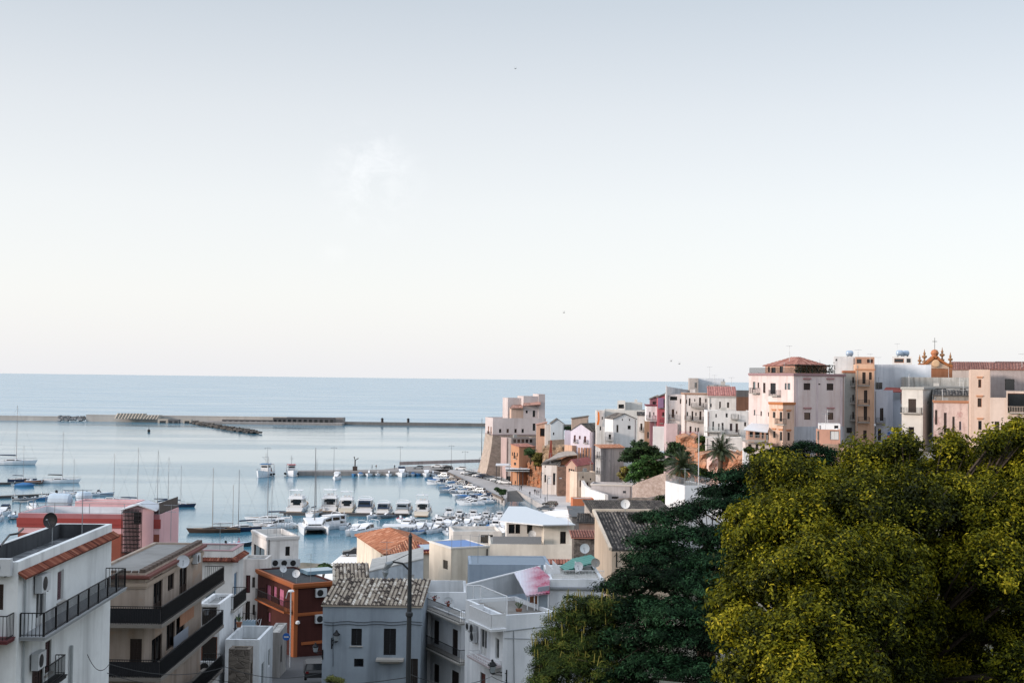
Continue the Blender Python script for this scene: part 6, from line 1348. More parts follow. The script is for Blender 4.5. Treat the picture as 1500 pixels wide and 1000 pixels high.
def cloud(boughs, rng, clump_r, per, spacing=1.0, up=.35, flat_=1.0, inner=.25, shell=.75):
    """boughs: (centre, (rx, ry, rz), density). clumps of leaves over each bough's rounded surface"""
    C_, N_, T_ = [], [], []
    for c, rr_, dens in boughs:
        c = np.array(c); rr_ = np.array(rr_, float); k = max(4, int(dens))
        d = sph(rng, k); d[:, 2] = np.where(d[:, 2] < -.45, -d[:, 2], d[:, 2])
        rad = np.where(rng.random(k) < .14, rng.uniform(1.1, 1.32, k), rng.uniform(shell, 1.06, k)); p = c+d*rr_*rad[:, None]*rng.uniform(.85, 1.12, (k, 1))
        tone = rng.uniform(-.18, .18)
        for i in range(k):
            m = int(per*rng.uniform(.6, 1.4)); q = sph(rng, m)*(rng.uniform(0, 1, (m, 1))**.45)*clump_r*rng.uniform(.7, 1.3)*np.array((1, 1, flat_))
            C_.append(p[i]+q); nrm = q/clump_r*.8+d[i]*.5+np.array((0, 0, up))+rng.normal(size=(m, 3))*.45; N_.append(nrm)
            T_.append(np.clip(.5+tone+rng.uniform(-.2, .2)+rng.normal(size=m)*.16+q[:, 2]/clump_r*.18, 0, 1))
        m = int(k*per*inner); q = sph(rng, m)*(rng.uniform(0, .85, (m, 1))**.5)*rr_; C_.append(c+q); N_.append(rng.normal(size=(m, 3))); T_.append(rng.uniform(0, .4, m))  # leaves inside the bough get low tints: crown shade put into their colour
    return np.concatenate(C_), np.concatenate(N_), np.concatenate(T_)
def bough(px, py, r, D, dens=60, fl=1.0, dep=1.0):
    c = pt(px, py, D); k = D/FPX; return (tuple(c), (r*k, r*k*dep, r*k*fl), dens)
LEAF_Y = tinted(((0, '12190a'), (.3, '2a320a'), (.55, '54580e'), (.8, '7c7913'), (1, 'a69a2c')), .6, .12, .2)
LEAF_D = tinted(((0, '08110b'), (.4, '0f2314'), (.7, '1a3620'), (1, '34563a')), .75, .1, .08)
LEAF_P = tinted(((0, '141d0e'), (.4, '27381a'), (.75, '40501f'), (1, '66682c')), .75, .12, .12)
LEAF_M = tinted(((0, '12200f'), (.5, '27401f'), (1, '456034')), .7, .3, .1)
def limbs(base, boughs, r0, seed, trunk_top=None, wob=.4):
    rr = random.Random(seed); segs = []; base = Vector(base); top = Vector(trunk_top) if trunk_top else Vector((base.x, base.y, base.z+2))
    mid = base.lerp(top, .5)+Vector((rr.uniform(-wob, wob), rr.uniform(-wob, wob), 0)); segs.append(([base, mid, top], [r0, r0*.85, r0*.6]))
    for c, rr_, d in boughs:
        c = Vector(c); st = mid.lerp(top, rr.random()); m2 = st.lerp(c, .55)+Vector((rr.uniform(-wob, wob), rr.uniform(-wob, wob), rr.uniform(0, wob))); segs.append(([st, m2, c], [r0*.3, r0*.15, r0*.04]))
        for k in range(3): e = c+Vector((rr.uniform(-1, 1)*rr_[0], rr.uniform(-1, 1)*rr_[1], rr.uniform(-.2, .9)*rr_[2])); segs.append(([m2, m2.lerp(e, .6)+Vector((0, 0, .1)), e], [r0*.11, r0*.06, r0*.015]))
    return segs
rng = np.random.default_rng(11)
# big yellow green tree, right foreground
YB = [(1150, 706, 48, 32), (1118, 700, 22, 32), (1208, 718, 32, 32.5), (1262, 706, 40, 33), (1258, 670, 18, 33.5), (1318, 704, 42, 33), (1323, 658, 23, 33), (1356, 694, 20, 33), (1372, 716, 40, 33.5), (1393, 661, 23, 33), (1440, 688, 24, 33), (1432, 716, 40, 33), (1492, 704, 42, 33), (1478, 674, 20, 33), (1284, 672, 12, 33), (1540, 690, 50, 32), (1455, 660, 10, 32.5), (1492, 648, 13, 32.5), (1491, 630, 6, 32.5), (1457, 646, 5, 32.5),
      (1120, 772, 42, 30), (1180, 770, 55, 29.5), (1255, 752, 56, 30), (1335, 748, 58, 30.5), (1410, 745, 55, 31), (1480, 752, 55, 31), (1092, 800, 36, 29.5), (1082, 850, 34, 29), (1140, 850, 55, 27.5), (1215, 830, 58, 27.5), (1300, 828, 58, 28.5), (1385, 830, 50, 30.5), (1455, 830, 48, 29),
      (1500, 860, 48, 29.5), (1075, 915, 30, 28), (1120, 940, 48, 26.5), (1190, 920, 52, 26.2), (1270, 905, 56, 26.8), (1345, 915, 46, 30), (1420, 905, 44, 31), (1485, 930, 38, 31), (1080, 985, 34, 27), (1160, 990, 50, 25.6), (1240, 985, 52, 25.8), (1325, 985, 42, 29), (1500, 990, 50, 28), (1400, 965, 48, 32), (1440, 1000, 48, 32), (1365, 1000, 40, 31), (1480, 800, 50, 32), (1075, 760, 14, 30), (1060, 880, 14, 28.5)]
YB = [(x+10 if x < 1150 else x, y, r, D) for x, y, r, D in YB]
bo = [bough(x, y, r*.93, D, int(r*r*.021)+6, .9, 1.15) for x, y, r, D in YB]
tc_ = pt(1300, 800, 33); base = Vector((tc_.x, 33.5, 24.5)); t = thing('broadleaf_tree', 'huge yellow green broadleaf tree filling the lower right of the view', 'tree', base)
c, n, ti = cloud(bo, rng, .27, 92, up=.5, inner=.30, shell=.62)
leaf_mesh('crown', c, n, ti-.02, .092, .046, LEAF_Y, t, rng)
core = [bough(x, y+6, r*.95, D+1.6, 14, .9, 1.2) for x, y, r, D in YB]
c, n, ti = cloud(core, rng, .5, 60, up=.1, inner=1.2, shell=.2); leaf_mesh('inner_leaves', c, n, ti*.8+.1, .15, .08, LEAF_Y, t, rng)  # filling leaves, mostly dark toned: shade of the crown's gaps in the colour
bark('trunk', limbs(base-Vector((0, 0, .5)), bo, .38, 3, base+Vector((0, 0, 5))), BARK, t)
# conifers: flat layered sprays
def conifer(label, rows, D, base, mat, dens=1.0, fl=.38, L=.20, W=.05, clump=.42, per=60, seed=1, name='conifer_tree', r0=.3, cat='tree', tb=0.0, core=True, up=.8):
    rg = np.random.default_rng(seed); bo = []
    for (x, y, rx, dd) in rows: c_ = pt(x, y, D+dd); k = D/FPX; bo.append((tuple(c_), (rx*k, rx*k*.9, rx*k*fl), int((rx*rx*.022+5)*dens)))
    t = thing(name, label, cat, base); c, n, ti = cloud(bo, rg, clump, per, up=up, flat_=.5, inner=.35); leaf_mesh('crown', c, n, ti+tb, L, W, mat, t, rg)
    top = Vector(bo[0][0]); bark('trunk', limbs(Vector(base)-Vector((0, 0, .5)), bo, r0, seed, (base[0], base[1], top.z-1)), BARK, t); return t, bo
rows = [(1010, 752, 30, 0), (975, 760, 30, 0), (945, 758, 20, 1), (1045, 738, 26, 1), (1080, 752, 30, 1), (1000, 785, 45, -1), (950, 795, 30, -1), (1055, 785, 48, -1), (1105, 770, 30, 0), (985, 818, 50, -2), (935, 822, 30, -1), (1045, 822, 50, -2), (1085, 808, 34, 0), (960, 850, 55, -3), (905, 862, 32, -2), (1020, 858, 55, -3), (1070, 862, 34, 0),
        (925, 890, 50, -3.5), (985, 895, 55, -4), (1045, 900, 45, -2), (895, 905, 35, -3), (945, 930, 55, -4.5), (1010, 938, 55, -4.5), (1060, 945, 32, -2), (900, 955, 45, -4), (960, 975, 55, -5), (1025, 985, 50, -5), (910, 1000, 45, -5), (915, 850, 26, -2), (1100, 735, 26, 2), (1125, 745, 24, 3)]
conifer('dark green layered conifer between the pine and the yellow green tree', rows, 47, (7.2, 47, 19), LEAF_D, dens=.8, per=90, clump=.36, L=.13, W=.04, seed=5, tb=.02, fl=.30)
rows = [(1075, 700, 30, 0), (1110, 690, 28, 0), (1060, 722, 32, 0), (1100, 715, 36, 0), (1140, 715, 30, 0), (1040, 722, 16, 1), (1130, 735, 40, 0), (1085, 740, 34, 0), (1165, 740, 40, 0), (1015, 742, 18, 1), (1190, 760, 50, 0), (1120, 765, 50, 0)]
conifer('farther dark conifer rising behind the yellow green tree below the palms', rows, 66, (13.5, 66, 20), LEAF_D, dens=1.0, per=70, clump=.55, L=.2, W=.06, seed=6)
rows = [(1188, 655, 22, 0), (1160, 662, 20, 0), (1210, 663, 18, 0), (1140, 670, 14, 0), (1165, 672, 20, 0), (1205, 675, 22, 0), (1150, 682, 18, 0), (1180, 684, 26, 0), (1215, 688, 30, 0), (1140, 690, 18, 0)]
conifer('dark conifer top in front of the rose lilac palazzo', rows, 120, (28, 120, 16), LEAF_D, dens=1.2, per=60, clump=.7, L=.3, W=.09, seed=7)
# nearer pine with upright candles
rows = [(850, 895, 26, 0), (880, 900, 28, 0), (830, 915, 28, 0), (865, 925, 38, 0), (810, 945, 26, 0), (840, 955, 38, -.5), (880, 955, 34, -.5), (800, 972, 24, -.5), (830, 990, 38, -1), (875, 990, 36, -1), (788, 952, 12, 0), (795, 995, 18, -.5)]
t, bo = conifer('bushy green pine with yellow upright candle shoots in front of the white house', rows, 43, (1.2, 43, 17), LEAF_P, dens=1.5, fl=.85, per=90, clump=.32, L=.16, W=.022, seed=8, name='pine_tree', r0=.2, up=.9)
rg = np.random.default_rng(4); b = MB()
for (c, rr_, d) in bo:
    for i in range(22 if c[2] > pt(840, 930, 43).z else 6):
        a = rg.uniform(0, 6.28); q = rg.uniform(0, 1)**.5; p = Vector((c[0]+rr_[0]*q*math.cos(a), c[1]+rr_[1]*q*math.sin(a), c[2]+rr_[2]*math.sqrt(max(0, 1-q*q))*.95)); h = rg.uniform(.15, .42); e = p+Vector((rg.normal()*.03, rg.normal()*.03, h)); b.tube([p, e], [.02, .009], 4)
b.build('candle_shoots', flat('6e6a2c', .8, 0, .3, 4), t)['kind'] = 'stuff'
# garden trees in the old town and bushes
def bush(label, rows, D, cat='tree', name='round_tree', mat=LEAF_M, seed=1, fl=.75, L=.5, W=.3, clump=.8, per=40, dens=2.0, zb=None):
    c0 = pt(rows[0][0], rows[0][1]+rows[0][2], D); z = zb if zb is not None else c0.z-1.5
    return conifer(label, [(x, y, r, (i % 3)*.8) for i, (x, y, r) in enumerate(rows)], D, (c0.x, c0.y, z), mat, dens=dens, fl=fl, L=L, W=W, clump=clump, per=per, seed=seed, name=name, r0=.25, cat=cat, up=.6)
bush('broad umbrella shaped dark tree in the garden right of the tall grey house', [(938, 655, 16), (926, 664, 15), (948, 664, 16), (920, 672, 11), (955, 660, 11), (935, 672, 14), (962, 668, 10)], 318, seed=21, fl=.55, dens=3)
bush('brighter green round bush tree below the umbrella shaped tree', [(950, 680, 16), (935, 688, 14), (965, 685, 12), (945, 695, 16), (930, 700, 12), (960, 696, 12)], 308, seed=22, mat=tinted(((0, '1a3312'), (.5, '2f5220'), (1, '4f7434')), .7, .3, .1), dens=3)
bush('olive shrubs against the white wall beside the tall grey house', [(916, 688, 6), (914, 696, 6), (919, 700, 5)], 322, seed=23, cat='shrub', name='shrub', mat=tinted(((0, '4a4a20'), (1, '8a7f3c')), .8))
bush('dark round garden tree on the terrace beside the orange house', [(777, 663, 7.5), (773, 660, 4), (781, 668, 6)], 418, seed=24, dens=4)
bush('yellowish shrubs trailing down right of the round terrace tree', [(785, 673, 6), (789, 667, 5), (791, 675, 5), (788, 680, 4)], 414, seed=25, cat='shrub', name='shrub', mat=tinted(((0, '3a3a18'), (1, '7d7434')), .8), dens=4)
bush('small dark trees behind the pale blue house above the sea', [(832, 628, 4), (837, 631, 4)], 440, seed=26, name='shrub', cat='shrub', dens=5)
bush('green creeper mass left of the rose walled block', [(968, 668, 5), (968, 680, 5), (967, 690, 4)], 322, seed=27, cat='creeper', name='creeper', mat=LEAF_P, dens=5)
bush('dark bush below the rose walled block beside the orange cliff', [(990, 655, 9), (985, 664, 9), (996, 660, 8), (1000, 668, 8), (982, 676, 8)], 290, seed=28, cat='bush', name='bush', dens=3)
bush('scrubby greenery filling the gap under the pink balcony rail', [(1030, 645, 6), (1034, 655, 6), (1046, 657, 5), (1029, 663, 5)], 268, seed=29, cat='bush', name='bush', mat=LEAF_P, dens=3)
bush('scrub on the cliff under the white porch house', [(1106, 672, 6), (1112, 676, 9), (1128, 668, 8), (1140, 662, 9), (1120, 666, 6), (1098, 660, 4)], 215, seed=30, cat='bush', name='bush', mat=LEAF_P, dens=3)
bush('low scrub at the foot of the palms', [(1026, 692, 7), (1036, 698, 7), (1016, 686, 6), (1068, 696, 6)], 214, seed=31, cat='bush', name='bush', mat=LEAF_P, dens=3)
bush('scrub growing on the slope between the rubble wall and conifers', [(1000, 730, 14), (980, 735, 12), (1015, 725, 10)], 232, seed=33, cat='bush', name='bush', mat=LEAF_P, dens=2)
bush('small palm like green plant by the promenade wall', [(643-168, 831, 5), (479, 833, 4)], 215, seed=32, cat='plant', name='plant', dens=5, zb=1.6)
bush('bushy weeds with pale stems at the bottom beside the grey blue wall', [(486, 996, 8), (497, 998, 6)], 88, seed=34, cat='weeds', name='plant', mat=tinted(((0, '3a4420'), (1, '8a8c4c')), .8), dens=4, L=.12, W=.05, clump=.25)
# scrub covering the hidden slope right of the trees
sc_ = []; rr = random.Random(77)
for i in range(420):
    x = rr.uniform(22, 150); y = rr.uniform(34, 214)
    if x > y*.42+26 or x < y*.10+10: continue
    r_ = rr.uniform(1.2, 3.2); sc_.append(((x, y, ground0(x, y)+r_*.25), (r_, r_, r_*.8), 12))
c, n, ti = cloud(sc_, rng, 1.0, 26, up=.7, inner=.1)
ax_ = thing('slope_scrub', 'dense green scrub covering the slope behind the big trees', 'scrub', (60, 120, 20)); bpy.data.objects.remove(ax_)
e_ = bpy.data.objects.new('tmp', None); e_.location = (60, 120, 18)
ob = leaf_mesh('hillside_scrub', c, n, ti, .6, .38, LEAF_M, e_, rng); ob.parent = None; ob.location = (60, 120, 18); ob['kind'] = 'stuff'; bpy.data.objects.remove(e_)
def palm(label, px, py, D, R_, hgt, seed, skirt=True, nf=58):
    rr = random.Random(seed); c = pt(px, py, D); t = thing('palm_tree', label, 'palm tree', (c.x, c.y, c.z-hgt), 0, 'palm trees on the slope')
    b = MB(); n = 8; b.tube([Vector((c.x+.1*math.sin(i), c.y, c.z-hgt+hgt*i/n)) for i in range(n+1)], [.38+.05*(i % 2)+(.2 if i > 6 else 0) for i in range(n+1)], 9); b.build('trunk', plaster('5b4a3a', '2f2720', .8, 3), t)
    def frond(b, az, el, L_, tint, drp):
        pts = []; p = Vector(c); d = Vector((math.cos(az)*math.cos(el), math.sin(az)*math.cos(el), math.sin(el)))
        for i in range(9): pts.append(p.copy()); p = p+d*(L_/8); d = (d+Vector((0, 0, -drp/8))).normalized()
        for i in range(8):
            a, e = pts[i], pts[i+1]; dd = (e-a).normalized(); s_ = dd.cross(Vector((0, 0, 1))).normalized(); u_ = s_.cross(dd)
            for k in range(3):
                q = a.lerp(e, k/3); w_ = L_*.16*math.sin(math.pi*min(1, (i+k/3+.8)/9))+.12
                for sg in (-1, 1):
                    tip = q+s_*sg*w_+dd*w_*.7-u_*w_*(.15+.25*rr.random())+Vector((0, 0, -w_*.25)); b.poly([q-dd*.04, q+dd*.06, tip], 0, min(1, max(0, tint+rr.uniform(-.2, .2))))
            b.poly([a-s_*.03, a+s_*.03, e+s_*.02, e-s_*.02], 0, .9)
    b = MB()
    for i in range(nf): frond(b, i*2.4+rr.uniform(-.2, .2), R(88-100*(i/nf)**.8), R_*rr.uniform(.85, 1.1), .35+.3*rr.random(), 1.1+.4*rr.random())
    b.build('fronds', tinted(((0, '141d0f'), (.5, '2a3822'), (.85, '4b583c'), (1, '6a6e4c')), .55, .4, .1), t)
    if skirt:
        b = MB()
        for i in range(26): frond(b, i*2.4, R(-15-55*rr.random()), R_*rr.uniform(.6, .85), .5, .5)
        b.build('dead_fronds', tinted(((0, '3d2c1a'), (1, '7a5c38')), .9), t)
palm('grey green palm with a brown skirt of dead fronds, lower left of the two', 999, 684, 205, 3.0, 6, 1)
palm('taller dark green palm in front of the white stepped house', 1056, 661, 212, 3.1, 7, 2, skirt=False)
# ---------------------------------------------------------------- boats
GEL = flat('d5d9dd', .3, 0, .04); GELB = flat('b9c3cc', .35); NAVY = flat('26324a', .4); DKWOOD = flat('3a2b22', .6); BOOT = flat('222a33', .5); TEAK = flat('8d7a66', .8); BLUEH = flat('3d6f9c', .5); REDH = flat('8c3036', .5)
CANVB = flat('2c3d55', .9); CANVW = flat('c9cdd0', .9); WIN = glassmat('0d1216', .1); RUB = flat('5d666e', .7); RED = flat('a8353c', .5); MASTM = flat('6d6f72', .4, .3); WOODM = flat('6a5640', .6)
HST = (0, .12, .3, .5, .68, .82, .92, 1)
def hull_pts(L, B, H, t, fine=2.0, rise=.4, stern=.86, rake=.0):
    bm_ = B/2*(stern+(1-stern)*min(1, t/.3)) if t < .3 else B/2*(1-max(0, (t-.42)/.58)**fine)
    bm_ = max(bm_, .02); zs = H*(1+rise*t*t); zk = -.12*H+(H*.75 if t > .97 else 0)*((t-.97)/.03)
    y = L*t; yo = L*.06*(t**3)
    return bm_, zs, y, yo
def hull(root, L, B, H, mh, md, fine=2.0, rise=.4, stern=.86, stripe=None, x0=0.0, name='hull', y0=0.0):
    b = MB(); rows = []
    for t in HST:
        bm_, zs, y, yo = hull_pts(L, B, H, t, fine, rise, stern); y += y0
        pr = [(bm_, zs, yo), (bm_*.97, zs*.6, yo*.6), (bm_*.82, .05, 0), (bm_*.45, -.3*H, -.2), (0, -.42*H*(1-t*.5), -.3)]
        rows.append([Vector((x0+x, y+o, z)) for x, z, o in pr]+[Vector((x0-x, y+o, z)) for x, z, o in pr[-2::-1]])
    for i in range(len(rows)-1):
        for j in range(8): b.poly([rows[i][j], rows[i+1][j], rows[i+1][j+1], rows[i][j+1]], 1 if (stripe and j in (2, 5)) else 0)
    b.poly(rows[0]); b.poly(rows[-1][::-1])
    h = b.build(name, [mh, stripe or mh], root)
    d = MB()
    L_ = [Vector((r[0].x*.94+x0*.06, r[0].y, r[0].z-.06*H)) for r in rows]; R_ = [Vector((r[8].x*.94+x0*.06, r[8].y, r[8].z-.06*H)) for r in rows]
    for i in range(len(rows)-1): d.poly([L_[i], R_[i], R_[i+1], L_[i+1]])
    g = MB()
    for i in range(len(rows)-1):
        for k, A in ((0, L_), (8, R_)): g.poly([rows[i][k], rows[i+1][k], A[i+1], A[i]])
    d.build('deck', md, root); g.build('gunwale', mh, root); return h
def superst(root, name, secs, m, wmat=None, band=(.45, .85), wname='window'):
    """secs: (y, halfwidth, zbase, ztop, topscale); windows as a dark band set proud of each side and the front"""
    b = MB(); rows = []
    for y, hw, z0, z1, ts in secs: rows.append([Vector((-hw, y, z0)), Vector((-hw*ts, y, z1)), Vector((hw*ts, y, z1)), Vector((hw, y, z0))])
    for i in range(len(rows)-1):
        for j in range(3): b.poly([rows[i][j], rows[i][j+1], rows[i+1][j+1], rows[i+1][j]])
    b.poly(rows[0][::-1]); b.poly(rows[-1]); c = b.build(name, m, root)
    if wmat:
        w_ = MB()
        for i in range(len(rows)-1):
            for a, bb, sg in ((0, 1, -1), (3, 2, 1)):
                p = [rows[i][a].lerp(rows[i][bb], band[0]), rows[i+1][a].lerp(rows[i+1][bb], band[0]), rows[i+1][a].lerp(rows[i+1][bb], band[1]), rows[i][a].lerp(rows[i][bb], band[1])]
                q0 = p[0].lerp(p[1], .08); q1 = p[0].lerp(p[1], .92); q2 = p[3].lerp(p[2], .92); q3 = p[3].lerp(p[2], .08)
                if (q1-q0).length > .25 and (q3-q0).length > .1: w_.ext([q+Vector((sg*.003, 0, 0)) for q in (q0, q1, q2, q3)], (sg*.03, 0, 0))
        for r, sg in ((rows[0], -1), (rows[-1], 1)):
            if r[1].z-r[0].z > .35:
                q = [r[0].lerp(r[1], band[0]), r[3].lerp(r[2], band[0]), r[3].lerp(r[2], band[1]), r[0].lerp(r[1], band[1])]; cx = sum(q, Vector())/4
                w_.ext([cx+(p-cx)*.84+Vector((0, sg*.003, 0)) for p in q], (0, sg*.03, 0))
        if w_.v: w_.build(wname, wmat, c)
    return c
def railing(root, pts, h=.6, n=10, r=.02, m=None):
    b = MB(); P_ = [Vector(p) for p in pts]; b.tube([p+Vector((0, 0, h)) for p in P_], r, 4)
    for i in range(len(P_)-1):
        for k in range(n//max(1, len(P_)-1)+1): p = P_[i].lerp(P_[i+1], k/(n/max(1, len(P_)-1)+1)); b.tube([p, p+Vector((0, 0, h))], r*.8, 4)
    return b.build('railing', m or MASTM, root)
def bowrail(root, L, B, H, f=2.0, rise=.4, t0=.45, h=.6):
    ps = [hull_pts(L, B, H, t, f, rise) for t in (1, .9, .75, .6, t0)]
    l = [(-bm_*.92, y+yo, zs) for bm_, zs, y, yo in ps][::-1]; r_ = [(bm_*.92, y+yo, zs) for bm_, zs, y, yo in ps]
    railing(root, l+r_, h, 9)
def fenders(root, L, B, H, ys=(.2, .4, .6)):
    for t in ys:
        bm_, zs, y, yo = hull_pts(L, B, H, t)
        for s_ in (-1, 1): b = MB(); b.lathe((s_*(bm_+.12), y, zs*.35), [(.04, 0), (.13, .08), (.13, .5), (.04, .6)], 8); b.build('fender', flat('c8ccd0', .6), root)
def outboard(root, x, y, z, s=1.0, m=None):
    b = MB(); b.cbox(x, y-.2*s, z+.35*s, .32*s, .45*s, .42*s); b.lathe((x, y-.2*s, z+.77*s), [(.2*s, 0), (.12*s, .08*s)], 8); b.cbox(x, y-.16*s, z-.5*s, .14*s, .22*s, .85*s); b.cbox(x, y-.02*s, z+.1*s, .22*s, .14*s, .3*s); return b.build('outboard_motor', m or BLACK, root)
def proto(name, cat): return thing(name, 'boat', cat, (0, 0, 0))
def motor_yacht(L=14, B=4.6, fly=True, name='motor_yacht', canvas=None):
    r = proto(name, 'motor yacht'); H = 1.45; hull(r, L, B, H, GEL, TEAK, 2.3, .35, .94, BOOT)
    b = MB(); b.box((-B*.44, -1.1, .25), (B*.88, 0, 0), (0, 1.095, 0), (0, 0, .16)); b.build('swim_platform', TEAK, r)
    superst(r, 'saloon', [(L*.20, B*.40, H*.95, H+2.0, .9), (L*.42, B*.41, H*.95, H+2.05, .88), (L*.60, B*.36, H*1.0, H+1.5, .8), (L*.74, B*.26, H*1.1, H+.55, .7)], GEL, WIN, (.45, .82))
    b = MB(); b.box((-B*.2, L*.2-.035, H), (B*.4, 0, 0), (0, .03, 0), (0, 0, 1.75)); b.build('saloon_door', WIN, r)
    b = MB(); b.box((-B*.43, L*.03, H+2.02), (B*.86, 0, 0), (0, L*.45, 0), (0, 0, .12)); b.build('roof_overhang', GEL, r)
    for s_ in (-1, 1): b = MB(); b.box((s_*B*.38-.06, L*.05, H), (.12, 0, 0), (0, .35, 0), (0, 0, 2.02)); b.build('support', GEL, r)
    if fly:
        superst(r, 'flybridge', [(L*.10, B*.38, H+2.14, H+2.75, .97), (L*.36, B*.38, H+2.14, H+2.8, .95), (L*.46, B*.26, H+2.14, H+2.5, .9)], GEL)
        b = MB()
        for s_ in (-1, 1): b.tube([(s_*B*.34, L*.12, H+2.7), (s_*B*.33, L*.10, H+4.0), (s_*B*.2, L*.14, H+4.15)], .06, 5)
        b.box((-B*.36, L*.08, H+4.15), (B*.72, 0, 0), (0, L*.22, 0), (0, 0, .08)); b.tube([(0, L*.14, H+4.2), (0, L*.14, H+5.3)], .03, 4); b.lathe((0.5, L*.14, H+4.22), [(.25, 0), (.28, .12), (.1, .25)], 8); b.build('radar_arch', canvas or GEL, r)
        b = MB()
        for s_ in (-.5, .5): b.cbox(s_, L*.26, H+2.14, .6, .6, 1.0)
        b.build('helm_seats', CANVW, r)
    else:
        b = MB()
        for s_ in (-1, 1): b.tube([(s_*B*.40, L*.24, H+1.9), (s_*B*.38, L*.20, H+2.7), (s_*B*.2, L*.22, H+2.9), (0, L*.22, H+2.92)], .09, 5)
        b.build('radar_arch', GEL, r)
    b = MB(); b.box((-B*.36, L*.06, H*.75), (B*.72, 0, 0), (0, .6, 0), (0, 0, .8)); b.build('aft_bench', CANVW, r)
    if canvas and not fly:
        superst(r, 'canopy', [(L*.04, B*.40, H+.4, H+2.0, .8), (L*.199, B*.42, H+.6, H+2.2, .85)], canvas, WIN, (.35, .8))
    bowrail(r, L, B, H, 2.3, .35); fenders(r, L, B, H); return r
def cruiser(L=8.5, B=2.9, name='cabin_cruiser', cv=None, ob=False):
    r = proto(name, 'cabin cruiser'); H = .95; hull(r, L, B, H, GEL, GEL, 2.2, .4, .92, GELB)
    superst(r, 'cabin', [(L*.30, B*.36, H*.9, H+1.15, .82), (L*.46, B*.37, H*.95, H+1.1, .8), (L*.60, B*.32, H, H+.45, .75), (L*.84, B*.14, H*1.15, H+.32, .7)], GEL, WIN, (.4, .85))
    b = MB(); b.cbox(0, L*.10, H*.6, B*.7, .55, .6); b.build('aft_bench', CANVW, r)
    b = MB()
    for s_ in (-1, 1): b.tube([(s_*B*.42, L*.18, H), (s_*B*.38, L*.13, H+1.45), (s_*B*.2, L*.14, H+1.6), (0, L*.14, H+1.62)], .05, 5)
    b.build('roll_bar', GEL, r)
    if cv: superst(r, 'canopy', [(L*.04, B*.38, H+.3, H+1.2, .8), (L*.14, B*.40, H+.3, H+1.65, .8), (L*.34, B*.36, H+.7, H+1.6, .8)], cv, WIN, (.4, .75))
    if ob: outboard(r, -.4, 0, .5, 1.2, WHITE); outboard(r, .4, 0, .5, 1.2, WHITE)
    bowrail(r, L, B, H, 2.2, .4); fenders(r, L, B, H, (.3, .55)); return r
def openboat(L=5.6, B=2.1, name='open_motorboat', cover=None, mh=None, console=True):
    r = proto(name, 'motorboat'); H = .62; hull(r, L, B, H, mh or GEL, GELB, 2.2, .45, .9)
    if cover: superst(r, 'boat_cover', [(L*.03, B*.42, H*.96, H+.12, .7), (L*.40, B*.46, H*.98, H+.55, .35), (L*.70, B*.30, H*1.1, H+.42, .3), (L*.93, B*.08, H*1.3, H+.32, .4)], cover)
    else:
        if console: superst(r, 'console', [(L*.38, .38, H*.7, H+.75, .85), (L*.46, .36, H*.7, H+.95, .7), (L*.54, .30, H*.7, H+.3, .8)], GEL, WIN, (.55, .95), 'windscreen')
        b = MB(); b.cbox(0, L*.12, H*.7, B*.72, .4, .35); b.cbox(0, L*.30, H*.7, .8, .4, .6); b.build('seats', CANVW, r)
    outboard(r, 0, 0, .35, .95); return r
def rib(L=6.0, B=2.4, name='inflatable_boat', m=None):
    r = proto(name, 'inflatable boat'); b = MB(); H = .55
    for s_ in (-1, 1): b.tube([(s_*B*.40, 0, H), (s_*B*.41, L*.4, H), (s_*B*.36, L*.68, H+.05), (s_*B*.2, L*.9, H+.18), (0, L*.98, H+.25)], [.2, .27, .27, .26, .24], 10)
    b.build('tubes', m or RUB, r, smooth=True); b = MB(); b.ext([(-B*.36, .1, .2), (B*.36, .1, .2), (B*.34, L*.65, .2), (0, L*.92, .3), (-B*.34, L*.65, .2)], (0, 0, .14)); b.build('deck', GEL, r)
    superst(r, 'console', [(L*.40, .35, .34, 1.25, .85), (L*.52, .30, .34, .9, .8)], GEL, WIN, (.6, .95), 'windscreen'); b = MB(); b.cbox(0, L*.26, .34, .7, .5, .5); b.build('seat', CANVB, r); outboard(r, 0, 0, .35, 1.05); return r
